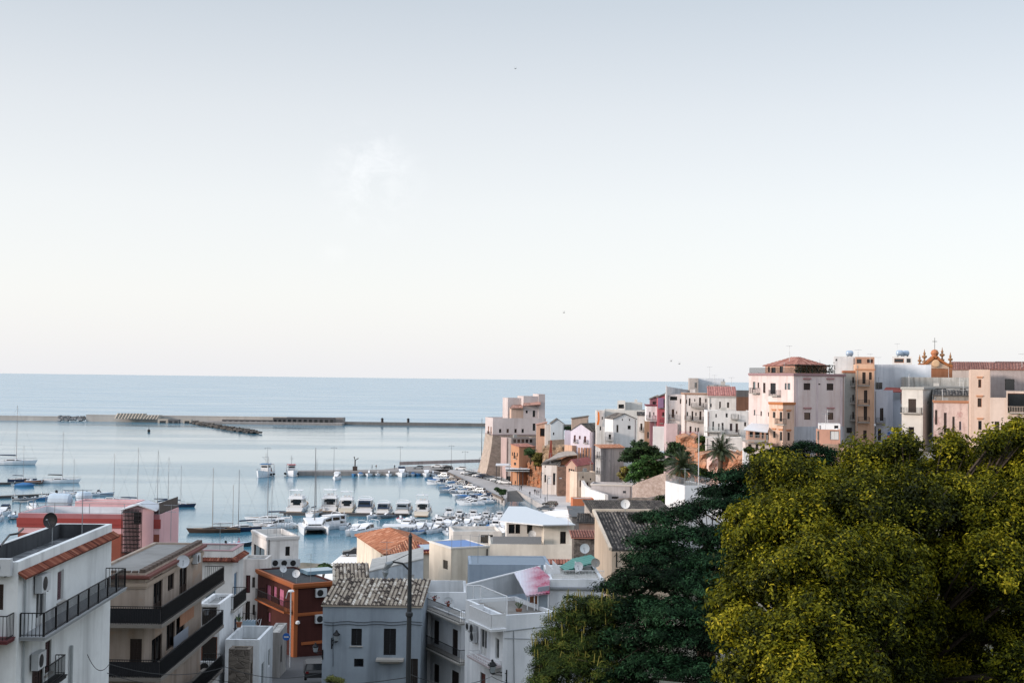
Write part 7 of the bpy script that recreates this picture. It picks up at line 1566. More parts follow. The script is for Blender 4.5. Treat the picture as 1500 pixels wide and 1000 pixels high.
def sailboat(L=11, B=3.4, mast=15, name='sailing_boat', mh=None, wood=False, furl=None, mizzen=False):
    r = proto(name, 'sailing boat'); H = 1.05; hull(r, L, B, H, mh or GEL, TEAK, 1.9, .25, .7, BOOT)
    superst(r, 'coachroof', [(L*.32, B*.27, H*.95, H+.5, .9), (L*.55, B*.28, H*.95, H+.5, .85), (L*.74, B*.16, H*1.0, H+.15, .8)], DKWOOD if wood else GEL, WIN, (.3, .75))
    b = MB(); b.tube([(0, L*.55, H), (0, L*.55, H+mast)], [.085, .05], 6)
    for f in (.45, .72): b.tube([(-.8*(1.3-f), L*.55, H+mast*f), (.8*(1.3-f), L*.55, H+mast*f)], .025, 4)
    ma_ = b.build('mast', WOODM if wood else MASTM, r)
    b = MB(); b.tube([(0, L*.54, H+1.3), (0, L*.14, H+1.45)], .06, 6); bo_ = b.build('boom', WOODM if wood else MASTM, ma_)
    b = MB(); b.tube([(0, L*.53, H+1.47), (0, L*.3, H+1.55), (0, L*.15, H+1.58)], [.17, .14, .08], 7); b.build('furled_sail', furl or CANVB, ma_)
    b = MB()
    for p, q in (((0, L*1.02, H*1.3), mast*.97), ((0, .1, H), mast*.98), ((-B*.42, L*.52, H), mast*.72), ((B*.42, L*.52, H), mast*.72)): b.tube([p, (0, L*.55, H+q)], .014, 3)
    b.build('rigging', flat('54585c', .5, .5), r)
    if mizzen: b = MB(); b.tube([(0, L*.15, H), (0, L*.15, H+mast*.72)], [.07, .045], 6); b.build('mizzen_mast', WOODM if wood else MASTM, r)
    b = MB(); b.box((-B*.2, L*.06, H*.9), (B*.4, 0, 0), (0, L*.2, 0), (0, 0, .25)); b.tube([(0, L*.12, H+.2), (0, L*.12, H+.9)], .05, 5); b.build('cockpit', CANVW if not wood else WOODM, r)
    railing(r, [(-B*.33, .1, H), (-B*.42, L*.3, H), (-B*.44, L*.6, H*1.05), (-B*.2, L*.9, H*1.15), (0, L*1.03, H*1.25), (B*.2, L*.9, H*1.15), (B*.44, L*.6, H*1.05), (B*.42, L*.3, H), (B*.33, .1, H)], .55, 12, .015); return r
def catamaran():
    r = proto('catamaran', 'catamaran'); L = 13; 
    for s_ in (-1, 1): hull(r, L, 1.7, 1.5, GEL, GEL, 1.7, .2, .85, None, s_*2.7)
    b = MB(); b.box((-2.6, 1.6, .75), (5.2, 0, 0), (0, 7.6, 0), (0, 0, .55)); b.build('bridge_deck', GEL, r)
    superst(r, 'saloon', [(3.2, 2.6, 1.4, 3.0, .92), (6.0, 2.6, 1.4, 3.0, .85), (8.4, 2.0, 1.4, 2.1, .8)], GEL, WIN, (.4, .8))
    b = MB(); b.tube([(0, 7, 2.8), (0, 7, 19.5)], [.12, .07], 6); m_ = b.build('mast', MASTM, r); b = MB(); b.tube([(0, 6.9, 4.1), (0, 1.5, 4.2)], .1, 6); b.build('boom', MASTM, m_)
    b = MB(); b.tube([(0, 12.4, 1.5), (0, 7, 18.5)], .02, 3); b.tube([(-2.6, 6, 1.5), (0, 7, 16)], .015, 3); b.tube([(2.6, 6, 1.5), (0, 7, 16)], .015, 3); b.build('rigging', flat('54585c', .5, .5), r)
    b = MB(); b.box((-2.0, 9.3, 1.25), (4, 0, 0), (0, 2.6, 0), (0, 0, .03)); b.build('trampoline', flat('4d5358', .9), r); return r
def trawler(top=None):
    r = proto('fishing_boat', 'fishing boat'); L = 13; B = 4.6; H = 1.7; hull(r, L, B, H, GEL, flat('77736c', .8), 2.6, .6, .8, BLUEH)
    superst(r, 'wheelhouse', [(L*.30, B*.32, H*.9, H+2.6, .95), (L*.48, B*.33, H*.95, H+2.7, .95), (L*.52, B*.30, H*.95, H+2.6, .95)], GEL, WIN, (.6, .88))
    b = MB(); b.box((-B*.36, L*.27, H+2.71), (B*.72, 0, 0), (0, L*.28, 0), (0, 0, .18)); b.build('wheelhouse_roof', top or BLUEH, r)
    b = MB(); b.tube([(0, L*.40, H+2.9), (0, L*.40, H+6.5)], .07, 5); b.tube([(-1, L*.40, H+5.2), (1, L*.40, H+5.2)], .04, 4); b.tube([(0, L*.41, H+4.2), (0, L*.7, H+5.5)], .05, 4); b.build('mast', MASTM, r)
    b = MB(); b.cbox(0, L*.14, H*.8, 2.0, 1.2, .9); b.tube([(-1.6, .6, H), (-1.5, .6, H+2.4), (1.5, .6, H+2.4), (1.6, .6, H)], .08, 6); b.lathe((-.9, L*.14, H*.8+1.2), [(.5, 0), (.5, 1.8)], 10, 0, (1, 0, 0)); b.build('net_winch', flat('6a4a40', .7), r)
    bowrail(r, L, B, H, 2.6, .6); b = MB()
    for t_ in (.25, .5): 
        bm_, zs, y, yo = hull_pts(L, B, H, t_)
        for s_ in (-1, 1): b.lathe((s_*(bm_+.2), y-.25, zs*.45), [(.3, 0), (.42, .12), (.42, .4), (.3, .52)], 10, 0, (0, 1, 0))
    b.build('tyre_fenders', BLACK, r); return r
PR = dict(yacht=motor_yacht(), yachtn=motor_yacht(12.5, 4.3, False, 'motor_yacht', CANVB), yachtw=motor_yacht(12, 4.2, True, 'motor_yacht', CANVW), cru=cruiser(), crub=cruiser(8.2, 2.9, 'cabin_cruiser', CANVB), cruo=cruiser(7.2, 2.6, 'cabin_cruiser', None, True),
          opn=openboat(), cov=openboat(5.4, 2.0, 'covered_motorboat', flat('35679a', .9)), row=openboat(4.6, 1.8, 'small_boat', None, BLUEH, False), rib=rib(), sail=sailboat(), sailw=sailboat(14, 3.9, 17, 'wooden_sailing_boat', DKWOOD, True, CANVW, True), sailn=sailboat(11, 3.3, 14, 'sailing_boat', NAVY, False, CANVB), cat=catamaran(), fish=trawler(), fishr=trawler(RED))
for k_, o in PR.items(): o['_u'] = 0
def boat(kind, px, py, ang, label, group=None, mats=None, sc=1.0):
    """px, py: photo pixel of the stern at the waterline; ang: heading in degrees, 0 = bow away from the viewer"""
    p = gz(px, py, 0); return place(PR[kind], (p.x, p.y, 0), R(-ang), label, group, mats, sc)
GY = 'large white motor yachts on the pontoon'
boat('yacht', 431, 751, 2, 'white flybridge motor yacht at the left end of the yacht row, stern toward the town', GY, None, 1.03)
boat('yacht', 481, 750, 0, 'tall white flybridge motor yacht third in the yacht row, behind a small white cruiser', GY, None, 1.03)
boat('yachtw', 506, 752, 0, 'cream white motor yacht with pale canopy right of the tall flybridge yacht', GY, {'hull': flat('c9c5b8', .35)}, 1.0)
boat('yachtn', 533, 753, 1, 'white motor yacht with dark blue canopy and wide stern in mid row', GY, None, 1.03)
boat('yachtn', 560, 754, 4, 'motor yacht with navy hood right of the wide sterned one', GY, None, .84)
boat('yachtn', 588, 755, 6, 'motor yacht with open grey cockpit hood, second from the right of the row', GY, {'canopy': flat('7f8c98', .9)}, .9)
boat('yachtw', 617, 757, 3, 'boxy cream motor yacht at the right end of the yacht row', GY, {'hull': flat('cfcabf', .35)}, .98)
boat('sail', 453, 757, 10, 'white sailing boat with blue hood wedged between the two left yachts', 'sailing boats in the marina', None, .9)
GF = 'small white boats moored before the yacht row'
boat('cru', 497, 746, 200, 'small white cruiser lying just ahead of the tall flybridge yacht', GF, None, .95)
boat('opn', 548, 757, 190, 'open white motorboat before the blue canopy yacht', GF); boat('rib', 575, 757, 215, 'grey inflatable boat with pointed bow in front of the navy hood yacht', GF)
boat('opn', 585, 762, 170, 'open white motorboat with red seats before the grey hood yacht', GF, {'seats': RED}); boat('opn', 602, 763, 175, 'open white motorboat beside the one with red seats', GF)
boat('opn', 642, 762, 185, 'dark hulled open motorboat at the left end of the outboard row', GF, {'hull': BOOT}, 1.2)
boat('cruo', 657, 757, 0, 'small cabin boat with big dark windows left of the outboard row', GF)
for i in range(17): boat(('opn', 'cruo', 'rib', 'opn')[i % 4], 668+i*4.9, 758.5+i*.2, (i*37 % 9)-4, f'{ORDN[i]} outboard boat from the left on the right hand pontoon, stern engine up', 'outboard boats on the right pontoon', None, .82+.12*((i*7) % 3)/2)
GR = 'white boats in the front marina row'
boat('cat', 458, 774, 168, 'white sailing catamaran with twin bows facing the town, tallest mast of the row', 'multihull'); 
boat('cru', 434, 773, 250, 'sleek white cruiser left of the catamaran', GR, None, 1.15); boat('sail', 428, 764, 262, 'white sailing boat with lowered awning left of the cruisers', 'sailing boats in the marina', None, 1.0)
boat('yachtn', 503, 772, 222, 'white sports yacht right of the catamaran, showing its bow and side', GR, {'canopy': CANVW}, .9)
boat('cru', 534, 779, 200, 'white cruiser with blue cabin top behind the sports yacht', GR, None, 1.1); boat('cru', 553, 780, 208, 'white cruiser lying bow forward, fourth to the right of the catamaran', GR, None, 1.25)
boat('opn', 521, 773, 215, 'small open boat with raised motor between two cruisers', GR); boat('crub', 600, 776, 190, 'white cruiser with dark hood near the terracotta roof', GR, {'canopy': CANVW}, 1.1)
boat('cru', 618, 776, 182, 'white cruiser just above the terracotta roof ridge', GR, None, 1.05); boat('cruo', 563, 789, 20, 'stern on white cabin boat with two engines above the tiled roof', GR)
boat('opn', 640, 775, 185, 'white open boat right of the terracotta roof', GR, None, 1.1); boat('cru', 655, 772, 176, 'white cruiser above the blue painted terrace', GR); boat('rib', 672, 770, 160, 'inflatable boat with grey tubes above the blue painted terrace', GR); boat('cruo', 688, 770, 188, 'white cabin boat above the white low wall', GR)
boat('opn', 704, 768, 174, 'open boat nearest the white metal roof', GR); boat('opn', 722, 762, 90, 'open boat lying broadside by the white metal roof', GR)
for i in range(20):
    x = 604+i*6.9+(i*13 % 5); y = 773+(i*7 % 5)*1.9-(i > 12)*4; boat(('opn', 'cru', 'cruo', 'rib', 'crub', 'opn', 'cov')[(i*3) % 7], x, y, (185, 12, 200, 170)[(i*5) % 4]+(i*17 % 9), f'{ORDN[i]} boat from the left in the crowded row behind the terracotta and blue roofs', 'crowded boats behind the terracotta roof', {'canopy': CANVW}, .85+.1*(i % 3))
for i in range(10):
    boat(('opn', 'rib', 'row', 'cruo')[i % 4], 668+i*8.2, 763.5+i*.4, 180+(i*23 % 13)-6, f'{ORDN[i]} boat from the left on the near side of the outboard pontoon', 'boats on the near side of the right pontoon', None, .85)
b_ = MB(); p = gz(560, 771, 2.2); q = gz(608, 772, 2.2); b_.box(p, q-p, (0, 4.5, 0), (0, 0, .18)); o_t = b_.build('boat_tent', CANVW, None, org=p); tag(o_t, 'long white canvas tent roof over the boats above the terracotta roof', 'tent')
for i in range(10):
    c = p.lerp(q, i//2/4); b_ = MB(); b_.cbox(c.x, c.y+.2+4*(i % 2), -.3, .1, .1, 2.5); b_.build('post', GREYM, o_t)
boat('crub', 590, 774, 70, 'white boat under a pale tent in the front row', GR, {'canopy': CANVW}, 1.0)
# wooden and dark sailing boats, left centre
boat('sailw', 352, 779, 258, 'dark wooden sailing boat with two masts at the left of the front row', 'dark sailing boats', None, .82)
boat('sailn', 384, 776, 240, 'navy hulled sailing boat right of the wooden one', 'dark sailing boats', None, .95)
boat('row', 332, 800, 80, 'little dark work boat with an a-frame above the dark red tile edge', None, {'hull': BOOT}, 1.1)
boat('sail', 413, 772, 200, 'white sailing boat with a tall mast beside the catamaran', 'sailing boats in the marina', None, .8)
t = thing('floating_jetty', 'dark covered jetty section before the outboard pontoon', 'jetty', gz(675, 766, 0)); b = MB(); p = t.location; b.box(p, (5.6, 0, 0), (0, 2, 0), (0, 0, .5)); b.build('float', BOOT, t); b = MB(); b.box(p+Vector((-.1, -.1, .501)), (5.8, 0, 0), (0, 2.2, 0), (0, 0, .1)); b.build('deck', WOOD, t)
# pier boats
boat('fish', 396, 696, 188, 'large white fishing boat with a blue wheelhouse roof at the end of the pier', 'fishing boats at the pier', None, 1.0)
boat('fishr', 425, 695, 165, 'white fishing boat with red gear right of the blue roofed one', 'fishing boats at the pier', None, .9)
boat('cat', 489, 699, 3, 'small white double hulled boat moored at the pier', 'multihulls', {}, .0001) if False else boat('yachtw', 495, 701, 180, 'white cabin boat with dark windows moored at the pier before the bent lamp', 'boats moored along the pier', None, .62)
PK_ = (('row', 518, {}), ('cov', 530, {}), ('opn', 542, {}), ('opn', 554, {}), ('opn', 570, {}), ('crub', 588, {}), ('opn', 599, {}), ('cov', 606, {}), ('row', 613, {}), ('cru', 625, {}), ('opn', 634, {}))
for i, (k, x, m_) in enumerate(PK_): boat(k, x, 695.6, 178+(i*53 % 11)-5, f'{ORDN[i]} small boat from the left in the line along the pier'+(', dark blue cover' if k == 'cov' else ''), 'small boats along the pier', m_, 1.05+.12*(i % 3))
# boats along the parking quay, bows out from the wall
e0, e1 = (655, 695), (737, 733); KQ = ('cov', 'row', 'opn', 'cov', 'rib', 'cov', 'opn', 'crub', 'cov', 'opn', 'cru')
for row_ in range(2):
    n = (22, 17)[row_]
    for i in range(n):
        f = (i+.5)/n; f = f**.92; x = e0[0]+(e1[0]-e0[0])*f-(4.5+row_*15+6*f*row_); y = e0[1]+(e1[1]-e0[1])*f+(2.0+row_*3.2)*(1+f*.5)
        k = KQ[(i*5+row_*3) % 11]
        if row_ == 1 and i > 14: k = 'cru'
        if k in ('cov', 'row') and (i+row_) % 2: mt = {'boat_cover': flat('2a4666', .9), 'hull': flat('4a6f8f', .5)}
        elif (i*7+row_) % 3 == 0: mt = {'hull': (GELB, NAVY, flat('6f7f8c', .5))[i % 3], 'seats': CANVB}
        else: mt = {}
        boat(k, x, y, 262+(i*41 % 13)-6, f'{ORDN2(i)} boat from the pier end in the {"row against the parking quay wall" if row_ == 0 else "outer row off the parking quay"}', 'boats in the %s row of the parking quay' % ('inner' if row_ == 0 else 'outer'), mt, .74+.1*f+.08*((i*3) % 3))
boat('cru', 723, 737, 258, 'long white motorboat at the corner where the slipway starts', None, None, .85)
# left marina
GL = 'sailing boats in the left marina'
boat('sail', -10, 680, 84, 'big white sloop at the far left edge with several stays', GL, None, 1.45)
boat('sail', 62, 707, 82, 'white sloop with a dark furled sail on the left marina', GL, {'furled_sail': BLACK}, 1.05)
boat('sailn', 12, 705, 84, 'dark blue hulled sloop at the left end of the upper pontoon', GL, None, .8); boat('sail', -6, 706, 180, 'white sloop cut by the left picture edge behind the upper pontoon', GL, None, .9)
boat('cov', 23, 712, 95, 'small boat with blue hull at the upper left pontoon', 'small boats in the left marina', {'hull': BLUEH}, 1.1)
boat('row', 38, 707, 100, 'low brown fishing skiff between the blue boat and the sloop', 'small boats in the left marina', {'hull': flat('6a4a3a', .7)}, 1.3)
boat('sail', 86, 727, 85, 'white sloop hidden behind the lower pontoon with thin mast', GL, None, .7); boat('rib', 20, 734, 80, 'grey inflatable at the lower left pontoon', 'small boats in the left marina', None, 1.1)
boat('row', 44, 732, 82, 'small grey boat right of the inflatable at the lower pontoon', 'small boats in the left marina', None, 1.0); boat('cru', 62, 730, 80, 'white cruiser at the end of the lower left pontoon', 'small boats in the left marina', None, .85)
boat('row', 84, 726, 88, 'brown skiff with a red buoy by the lower left pontoon', 'small boats in the left marina', {'hull': flat('5d4238', .7)}, 1.5)
boat('rib', 112, 726, 78, 'grey inflatable boat with raised bow floating free of the pontoons', 'small boats in the left marina', None, 1.0); boat('opn', 128, 726, 78, 'white open boat right of the free floating inflatable', 'small boats in the left marina', {'hull': GELB}, 1.3)
boat('sail', 139, 735, 84, 'white sloop with hull hidden by the pink house, left of two masts', GL, None, .85); boat('sail', 168, 742, 86, 'sloop behind the pink roof terrace showing only its mast', GL, None, 1.0)
boat('sail', 218, 742, 84, 'sloop behind the pink stair turret', GL, None, .85); boat('sailn', 240, 742, 86, 'dark hulled sloop just behind the pink house parapet', GL, None, .75); boat('sail', 250, 745, 200, 'tall masted white sloop with its bow showing right of the pink house', GL, None, 1.0)
boat('crub', 10, 752, 170, 'covered motorboat at the left edge below the lower pontoon', 'boats left of the pink house', None, 1.0); boat('rib', 22, 757, 165, 'pale inflatable boat with round tubes left of the pink house', 'boats left of the pink house', {'tubes': flat('9fb0bf', .6)}, 1.15)
boat('cru', -4, 760, 160, 'white boat bow cut by the left edge above the flat roof', 'boats left of the pink house', None, 1.0); boat('cru', 45, 745, 150, 'white cruiser peeping over the pink house parapet', 'boats left of the pink house', None, .9)
def buoy(x, y, label, c=RED, s=1.0):
    p = gz(x, y, 0); b = MB(); b.lathe((p.x, p.y, -.2), [(.1*s, 0), (.4*s, .2*s), (.45*s, .5*s), (.3*s, .8*s), (.06*s, .9*s), (.05*s, 1.6*s)], 10); tag(b.build('buoy', c, None, org=Vector((p.x, p.y, 0))), label, 'buoy')
buoy(218, 632.5, 'tiny dark buoy alone on the water before the breakwater', BLACK, 2.2); buoy(350, 797, 'small red buoy right of the little work boat'); buoy(94, 724, 'bright red buoy beside the brown skiff')
# ---------------------------------------------------------------- cars
TYRE = flat('17181a', .8); RIM = flat('8f9498', .4, .6); CGL = glassmat('101417', .06)
def car(L=4.2, Wd=1.75, H=1.45, kind='hatch'):
    r = proto('parked_car', 'car')
    if kind == 'hatch': P_ = [(0, .35), (.02, .75), (.06, .92), (.10, 1.42), (.55, 1.45), (.72, .98), (.97, .82), (1, .5), (.99, .3)]; G = [(.075, .95), (.115, 1.36), (.54, 1.39), (.69, .98)]
    elif kind == 'sedan': P_ = [(0, .4), (.01, .9), (.16, .98), (.28, 1.38), (.56, 1.40), (.72, .95), (.97, .78), (1, .5), (.99, .3)]; G = [(.18, .98), (.285, 1.32), (.55, 1.34), (.69, .96)]
    else: P_ = [(0, .4), (0, 1.0), (.02, 1.85), (.70, 1.88), (.84, 1.05), (.97, .9), (1, .5), (.99, .3)]; G = [(.05, 1.1), (.05, 1.7), (.68, 1.75), (.80, 1.1)]
    b = MB(); n = len(P_); nar = lambda z: Wd/2*(1 if z < .95 else 1-.28*(z-.95))*(.94 if z < .4 else 1)
    A = [Vector((-nar(z*H/1.45), L*(t-.5), z*H/1.45)) for t, z in P_]; B_ = [Vector((-p.x, p.y, p.z)) for p in A]
    for i in range(n): b.poly([A[i], A[(i+1) % n], B_[(i+1) % n], B_[i]])
    b.poly(A[::-1]); b.poly(B_); body = b.build('body', GEL, r)
    b = MB()
    for s_ in (-1, 1): b.ext([Vector((s_*(nar(z*H/1.45)*1.0+.004), L*(t-.5), z*H/1.45)) for t, z in G], (s_*.012, 0, 0))
    b.build('side_window', CGL, body)
    for (k, nm) in ((1 if kind != 'hatch' else 2, 'rear_window'), (4, 'windscreen')):
        if kind == 'van': k = 1 if nm == 'rear_window' else 3
        if kind == 'sedan' and nm == 'rear_window': k = 2
        p = [A[k], A[k+1], B_[k+1], B_[k]]; c = sum(p, Vector())/4; nn = (p[1]-p[0]).cross(p[2]-p[1]).normalized(); nn = nn if nn.z > 0 or nm == 'rear_window' and nn.y < 0 else -nn
        b = MB(); b.ext([c+(q-c)*.86+nn*.004 for q in p], nn*.012); b.build(nm, CGL, body)
    for y in (-L*.31, L*.32):
        for s_ in (-1, 1):
            b = MB(); b.lathe((s_*(Wd/2-.2), y, .31), [(.26, 0), (.31, .04), (.31, .18), (.26, .215)], 14, 0, (s_, 0, 0)); w_ = b.build('wheel', TYRE, r)
            b = MB(); b.lathe((s_*(Wd/2+.016), y, .31), [(.19, 0), (.17, .01), (.04, .015)], 10, 0, (s_, 0, 0)); b.build('rim', RIM, w_)
    for s_ in (-1, 1):
        b = MB(); b.box((s_*Wd*.36-.16, L*.485, .62), (.32, 0, 0), (0, .04, 0), (0, 0, .14)); b.build('headlight', flat('d9dde0', .2), r)
        b = MB(); b.box((s_*Wd*.38-.12, -L*.5-.01, .72), (.24, 0, 0), (0, .05, 0), (0, 0, .16)); b.build('tail_light', flat('7a1a1c', .3), r)
    return r
CARS = [car(), car(4.5, 1.78, 1.42, 'sedan'), car(4.6, 1.85, 1.5, 'van')]
CC = {'white': flat('d9dcde', .25), 'silver': flat('9aa2a8', .3, .5), 'black': flat('1b1d20', .25), 'grey': flat('5a6168', .3, .3), 'dark blue': flat('23344f', .3), 'red': flat('8c2229', .3)}
def park(x, y, z, ang, col, label, k=0, group=None, sc=1.0):
    p = gz(x, y, z); return place(CARS[k], (p.x, p.y, z), R(ang), label, group, {'body': CC[col]}, sc)
GQ = 'cars parked in a row on the quay'
cols = ['white', 'silver', 'black', 'white', 'dark blue', 'black', 'grey', 'silver', 'white', 'silver', 'white', 'white']
for i in range(12):
    f = i/11; x = 683+(733-683)*f+8*math.sin(f*2); y = 694.5+(708.5-694.5)*f
    park(x, y, Z1, 78-6*f, cols[i], f'{cols[i]} car, {ORDN[i]} from the castle end in the slanted row on the quay', (i*3) % 2, GQ)
park(742, 706.5, Z1, 80, 'white', 'white estate car at the near end of the slanted parking row', 0, GQ)
for i in range(5): park(650+i*13, 698.5+i*5.6, Z1, 60, ('silver', 'black', 'grey', 'white', 'silver')[i], f'{("silver", "black", "grey", "white", "pale")[i]} car by the quay edge above the small boats, {ORDN[i]} from the pier', i % 2, 'cars parked along the quay edge')
park(613, 686.5, Z1, 95, 'silver', 'silver car parked alone on the pier', 0); park(640, 684.5, Z1, 88, 'white', 'white car at the root of the pier', 1); park(655, 687, Z1, 70, 'black', 'black car at the root of the pier', 0); park(675, 688, Z1, 80, 'white', 'white car left of the castle corner', 0)
park(771.5, 705, Z1+.006, 86, 'white', 'white people carrier driving before the cafe pavilion', 2)
for i, (x, y, c_, k) in enumerate(((784, 708.5, 'white', 0), (790, 711, 'black', 0), (797, 713, 'grey', 1), (806, 716, 'grey', 0), (815, 719, 'white', 1), (800, 711, 'silver', 0))): park(x, y, Z1+.006, 70-3*i, c_, f'{c_} car, {ORDN[i]} in the line before the harbour houses', k, 'cars before the harbour houses')
park(836, 725, Z1+.006, 60, 'red', 'bright red car under the red umbrellas', 0); park(806, 741, Z1+.01, 60, 'black', 'black car at the bottom bend of the harbour road', 0); park(799, 747.5, Z1+.0, 70, 'grey', 'dark grey car on the waterside below the bend', 1)
zu = 23.604
park(1259, 642, zu, 78, 'silver', 'silver car behind the stone parapet on the upper street', 0); park(1284, 646, zu, 82, 'black', 'dark car right of the silver one on the upper street', 1); park(1305, 645, zu, 200, 'grey', 'grey car with red lights lit by the blue white house', 0); park(1298, 650, zu, 84, 'dark blue', 'blue car nearest the round planter', 0)
park(1365, 651, zu, 80, 'black', 'black car half hidden by the yellow tree before the ruined facade', 0)
park(521, 813.5, 1.63, 100, 'black', 'dark car with open rear standing alone on the pale promenade', 1, None, 1.15)
park(611-150, 990, 11.25-.1, 10, 'black', 'black car at the foot of the steep street beside the grey blue wall', 0)
# red umbrellas
for i, (x, y) in enumerate(((826, 722), (833, 719.5), (841, 724), (848, 722))):
    p = gz(x, y, Z1); t = thing('parasol', f'red umbrella, {ORDN[i]} from the left before the salmon boathouse', 'umbrella', (p.x, p.y, Z1), 0, 'red umbrellas by the harbour houses'); b = MB(); b.lathe((p.x, p.y, Z1+2.0), [(1.7, 0), (.9, .4), (.05, .7)], 8); b.build('canopy', flat('b3454f', .8), t); b = MB(); b.tube([(p.x, p.y, Z1), (p.x, p.y, Z1+2.6)], .04, 5); b.build('pole', GREYM, t)
# ---------------------------------------------------------------- lamps and poles
def harbour_lamp():
    t = proto('street_lamp', 'street lamp'); b = MB(); b.tube([(0, 0, 0), (0, 0, .8), (0, 0, 9)], [.11, .07, .045], 7); b.tube([(-.9, 0, 8.6), (.9, 0, 8.6)], .03, 5); b.build('pole', flat('44484c', .5, .4), t)
    for s_ in (-1, 1): b = MB(); b.lathe((s_*.9, 0, 8.3), [(.08, 0), (.2, .05), (.13, .2), (.04, .35)], 8); b.build('lamp_head', flat('5d6266', .4), t)
    return t
HLP = harbour_lamp()
for i, (x, y, z) in enumerate(((391.5, 691, Z1), (489, 690, Z1), (586, 688, Z1), (661, 685.5, Z1), (681, 697, Z1))):
    p = gz(x, y, z); place(HLP, (p.x, p.y, z), 0, ('tall double lamp at the seaward end of the pier', 'tall double lamp in the left middle of the pier', 'tall double lamp in the right middle of the pier', 'tall double lamp at the root of the pier', 'tall double lamp on the parking quay left of the castle')[i], 'double headed lamps of the harbour')
def short_lamp():
    t = proto('street_lamp', 'street lamp'); b = MB(); b.tube([(0, 0, 0), (0, 0, .6), (0, 0, 7)], [.12, .08, .05], 7); b.tube([(0, 0, 6.9), (0, -.9, 7.2)], .04, 5); b.build('pole', flat('3c4044', .5, .4), t); b = MB(); b.box((-.15, -1.5, 7.15), (.3, 0, 0), (0, .7, 0), (0, 0, .12)); b.build('lamp_head', flat('5d6266', .4), t); return t
SL = short_lamp()
for i, (x, y) in enumerate(((701.5, 700), (761, 717.5), (792, 729), (801.5, 738), (745.5, 712))):
    p = gz(x, y, Z1); place(SL, (p.x, p.y, Z1), R(20), ('single lamp beside the parked cars left of the castle base', 'single lamp at the top of the slipway wall', 'single lamp by the railing of the harbour road', 'single lamp at the bend of the harbour road', 'single lamp at the near end of the parking row')[i], 'single headed lamps of the harbour')
b = MB(); p = gz(705, 692, Z1); b.tube([p, p+Vector((0, 0, 20))], [.16, .08], 6); tag(b.build('flagpole', flat('5b5f62', .5), None, org=p), 'very tall bare pole beside the castle base', 'pole')
b = MB(); p = pt(1023, 728, 196); q = pt(1022.5, 632, 196); q = Vector((p.x, p.y, q.z)); b.tube([p-Vector((0, 0, 6)), q], [.10, .06], 7); tag(b.build('white_pole', flat('b5b8bb', .4), None, org=p), 'tall slim white pole rising from the garden terrace before the palms', 'pole')
for i, (x, y) in enumerate(((1226, 650), (1281.5, 645))):
    p = pt(x, y, 222+i*26); p.z = 23.6; t = thing('street_lamp', ('dark lamp post before the white garage', 'thin lamp post beside the parked cars on the upper street')[i], 'street lamp', p); b = MB(); b.tube([p, p+Vector((0, 0, 4.2))], [.08, .05], 6); b.build('pole', IRON, t); b = MB(); b.lathe(p+Vector((0, 0, 4.2)), [(.1, 0), (.22, .3), (.05, .5)], 8); b.build('lamp_head', WHITE, t)
b = MB(); p = pt(1302, 650, 240); p.z = 23.6; t = thing('road_sign', 'blue disc and red disc road signs on one post by the blue white house', 'road sign', p); b.tube([p, p+Vector((0, 0, 3.4))], .04, 5); b.build('post', GREYM, t)
for k, (h, c_) in enumerate(((3.2, '2b57a0'), (2.45, 'a8353c'))): b = MB(); b.lathe(p+Vector((0, -.06, h)), [(.33, 0), (.33, .03)], 14, 0, (0, -1, 0)); b.build('sign_disc', flat(c_, .4), t)
# big pole in the foreground
P0 = pt(598, 1000, 60); zt_ = pt(598, 787, 60).z; P0.z = 12; t = thing('lamp_post', 'tall dark lamp post with one curved arm standing in front of the grey blue house', 'lamp post', P0)
b = MB(); b.tube([P0, Vector((P0.x, P0.y, pt(598, 903, 60).z)), Vector((P0.x, P0.y, zt_))], [.13, .11, .075], 10); z_ = pt(598, 900, 60).z; b.lathe((P0.x, P0.y, z_), [(.12, -.1), (.17, -.02), (.17, .1), (.12, .16)], 10); b.lathe((P0.x, P0.y, zt_), [(.08, 0), (.1, .05), (.02, .22)], 8); b.build('pole', flat('2d3236', .5, .3), t)
z2 = pt(598, 826, 60).z; a_ = Vector((P0.x, P0.y, z2-.3)); b = MB(); b.tube([a_, a_+Vector((-.35, -.05, .35)), a_+Vector((-.8, -.1, .42))], .045, 7); b.tube([Vector((P0.x, P0.y, z2+.5)), a_+Vector((-.8, -.1, .44))], .015, 4); b.build('arm', flat('2d3236', .5, .3), t)
b = MB(); c = a_+Vector((-.78, -.1, .40)); b.tube([c, c+Vector((-.22, 0, -.10)), c+Vector((-.34, 0, -.45)), c+Vector((-.36, 0, -.7))], [.07, .15, .16, .05], 8); b.build('lamp_head', flat('7c858b', .5), t)
# white street lamp by the maroon house
p = pt(425, 940, 118); p.z = 9.2; t = thing('street_lamp', 'slim white lamp with a bowed head at the corner of the maroon and orange house', 'street lamp', p); zt_ = pt(425, 866, 118).z
b = MB(); b.tube([p, Vector((p.x, p.y, zt_))], .06, 7); b.tube([Vector((p.x, p.y, zt_)), Vector((p.x-.3, p.y, zt_-.05)), Vector((p.x-.45, p.y, zt_-.6))], .04, 6); b.build('pole', flat('b3babf', .5), t); b = MB(); b.lathe((p.x, p.y, zt_-.05), [(.1, 0), (.3, .06), (.22, .2)], 10); b.build('lamp_head', WHITE, t)
p = pt(419.5, 932, 112); t = thing('road_sign', 'round blue road sign at the foot of the white street lamp', 'road sign', p); b = MB(); b.lathe(p, [(.32, 0), (.32, .03)], 16, 0, (0, -1, 0)); b.build('sign_disc', flat('2a5fa8', .4), t); b = MB(); b.tube([p+Vector((0, .05, .3)), p+Vector((0, .05, -2.6))], .035, 6); b.build('post', GREYM, t)
